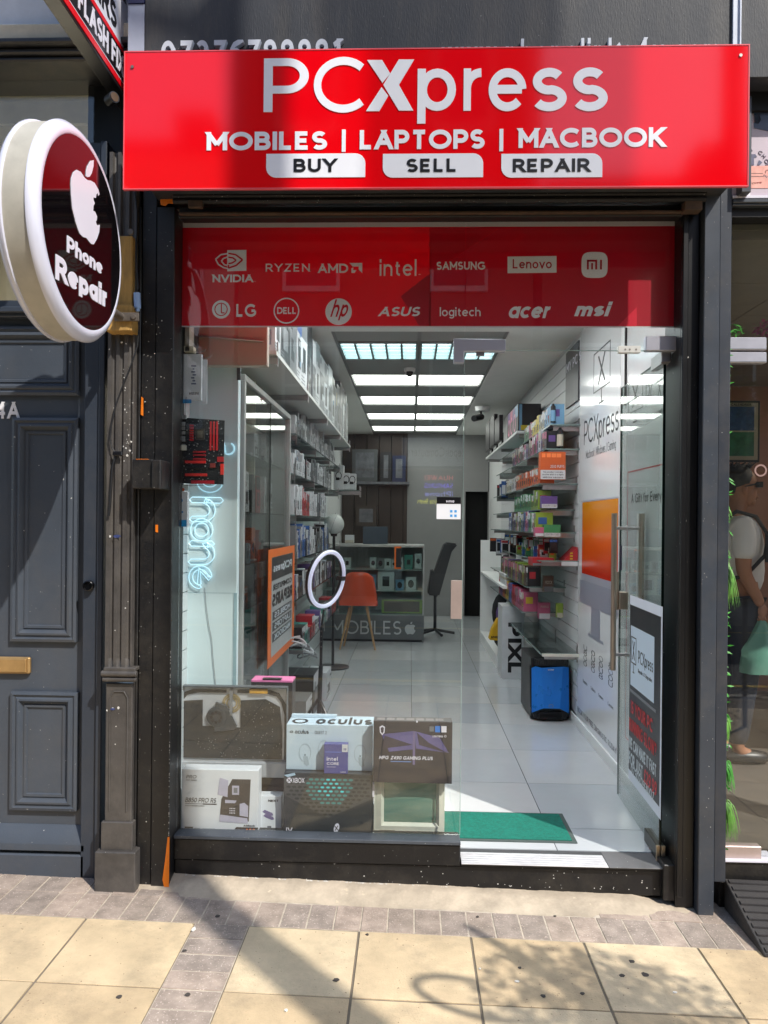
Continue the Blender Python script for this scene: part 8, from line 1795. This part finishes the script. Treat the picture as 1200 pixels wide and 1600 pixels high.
m = MB(); m.box(hx + .075, hx + .108, YM - .068, YM - .01, hd.z + .012, hd.z + .046); m.box(hx + .075, hx + .108, YM + .01, YM + .068, hd.z + .012, hd.z + .046); m.box(hx + .1, hx + .105, YM - .01, YM + .01, hd.z + .03, hd.z + .036); m.prism([(hx + .08, YM - .078, hd.z + .042), (hx + .08, YM - .078, hd.z + .03), (hx - .01, YM - .082, hd.z + .012), (hx - .012, YM - .082, hd.z + .018)], (0, .004, 0)); m.build('sunglasses', pm('black'), mn, bevel=.004)
# T-shirt
skin('tshirt', [((bx, YM, zhip - .06), (.172, .18)), ((bx + .02, YM, zhip + .2), (.16, .165)), ((bx + .005, YM, zsh - .08), (.155, .16)), ((bx - .015, YM, zsh + .03), (.085, .085)),
     ((bx - .02, YM - .17, zsh - .03), .08), ((bx - .03, YM - .195, zsh - .24), .068), ((bx - .02, YM + .17, zsh - .03), .08), ((bx - .03, YM + .195, zsh - .24), .068)], [(0, 1), (1, 2), (2, 3), (2, 4), (4, 5), (2, 6), (6, 7)], SHT, mn)
skin('trousers', [((bx, YM, zhip + .04), .152), ((bx, YM - .09, zhip - .06), .112), ((bx + .04, YM - .09, zhip - .43), .085), ((bx - .02, YM - .09, pz + .1), .065), ((bx, YM + .09, zhip - .06), .112), ((bx, YM + .09, zhip - .43), .085), ((bx - .08, YM + .09, pz + .1), .065)], [(0, 1), (1, 2), (2, 3), (0, 4), (4, 5), (5, 6)], TRO, mn)
m = MB(); m.sphere((bx + .05, YM - .09, pz + .04), .14, .05, .045, 16); m.sphere((bx - .01, YM + .09, pz + .04), .14, .05, .045, 16); m.build('shoes', pm('black'), mn)
# hand with five fingers closed round the bag handles
hh_ = Vector((bx + .085, YM - .19, zhip - .09))
m = MB(); m.sphere(hh_ + Vector((0, 0, -.005)), .028, .016, .042, 14)
for k, (l_, o_) in enumerate(((.03, .024), (.034, .009), (.032, -.007), (.026, -.02))):
    b_ = hh_ + Vector((o_, 0, -.035)); m.tube([b_, b_ + Vector((.002, -.012, -l_ * .6)), b_ + Vector((0, .004, -l_)), b_ + Vector((0, .022, -l_ * .75))], [.0085, .008, .0075, .006], 8)
m.tube([hh_ + Vector((.024, 0, .01)), hh_ + Vector((.036, -.01, -.02)), hh_ + Vector((.026, -.014, -.045))], [.01, .009, .007], 8); m.build('hand', SKN, mn, ang=80)
bk = thing('backpack', 'black backpack with shoulder strap on the back of the man in white', 'bag', (bx - .25, YM, zsh - .3))
m = MB(); m.obox((bx - .26, YM, zsh - .2), X, Y, Z, .08, .15, .22); m.build('pack', M('bag_black', (1, 1, 1)), bk, bevel=.05, seg=4)
m = MB()
st_ = [Vector((bx - .16, YM - .12, zsh - .02)), Vector((bx - .06, YM - .165, zsh + .06)), Vector((bx + .05, YM - .17, zsh + .03)), Vector((bx + .12, YM - .175, zsh - .08)), Vector((bx + .1, YM - .18, zsh - .2)), Vector((bx - .02, YM - .2, zsh - .32)), Vector((bx - .17, YM - .15, zsh - .36))]
m.tube(st_, .012, 8); m.obox((bx + .115, YM - .19, zsh - .15), X, Y, Z, .016, .008, .09); m.build('shoulder_strap', pm('black'), bk)
pb = thing('carrier_bag', 'thin pale green plastic carrier bag hanging from the hand of the man', 'bag', (hh_.x, hh_.y, hh_.z - .3))
m = MB(); nz, na = 14, 24; vs = []; ctrb = hh_ + Vector((-.0, 0, -.05)); rr = random.Random(3)
for j in range(nz + 1):
    t = j / nz; wx = .02 + .085 * min(1, t * 1.8) ** 1.2 * (1 - .15 * max(0, t - .7)); wy_ = .01 + .06 * math.sin(min(1, t * 1.1) * math.pi / 2)
    for i in range(na):
        a_ = 2 * math.pi * i / na; f_ = 1 + .16 * math.sin(a_ * 5 + t * 6) * (1 - t * .5) + .05 * math.sin(a_ * 11 + t * 3); vs.append(ctrb + Vector((wx * math.cos(a_) * f_ - .02 * t, wy_ * math.sin(a_) * f_, -.32 * t)))
m.add(vs, [(j * na + i, j * na + (i + 1) % na, (j + 1) * na + (i + 1) % na, (j + 1) * na + i) for j in range(nz) for i in range(na)] + [[nz * na + i for i in range(na)]])
m.build('bag_skin', M('green_film', (92, 140, 124), .35, var=.12, vs=12), pb, ang=80)
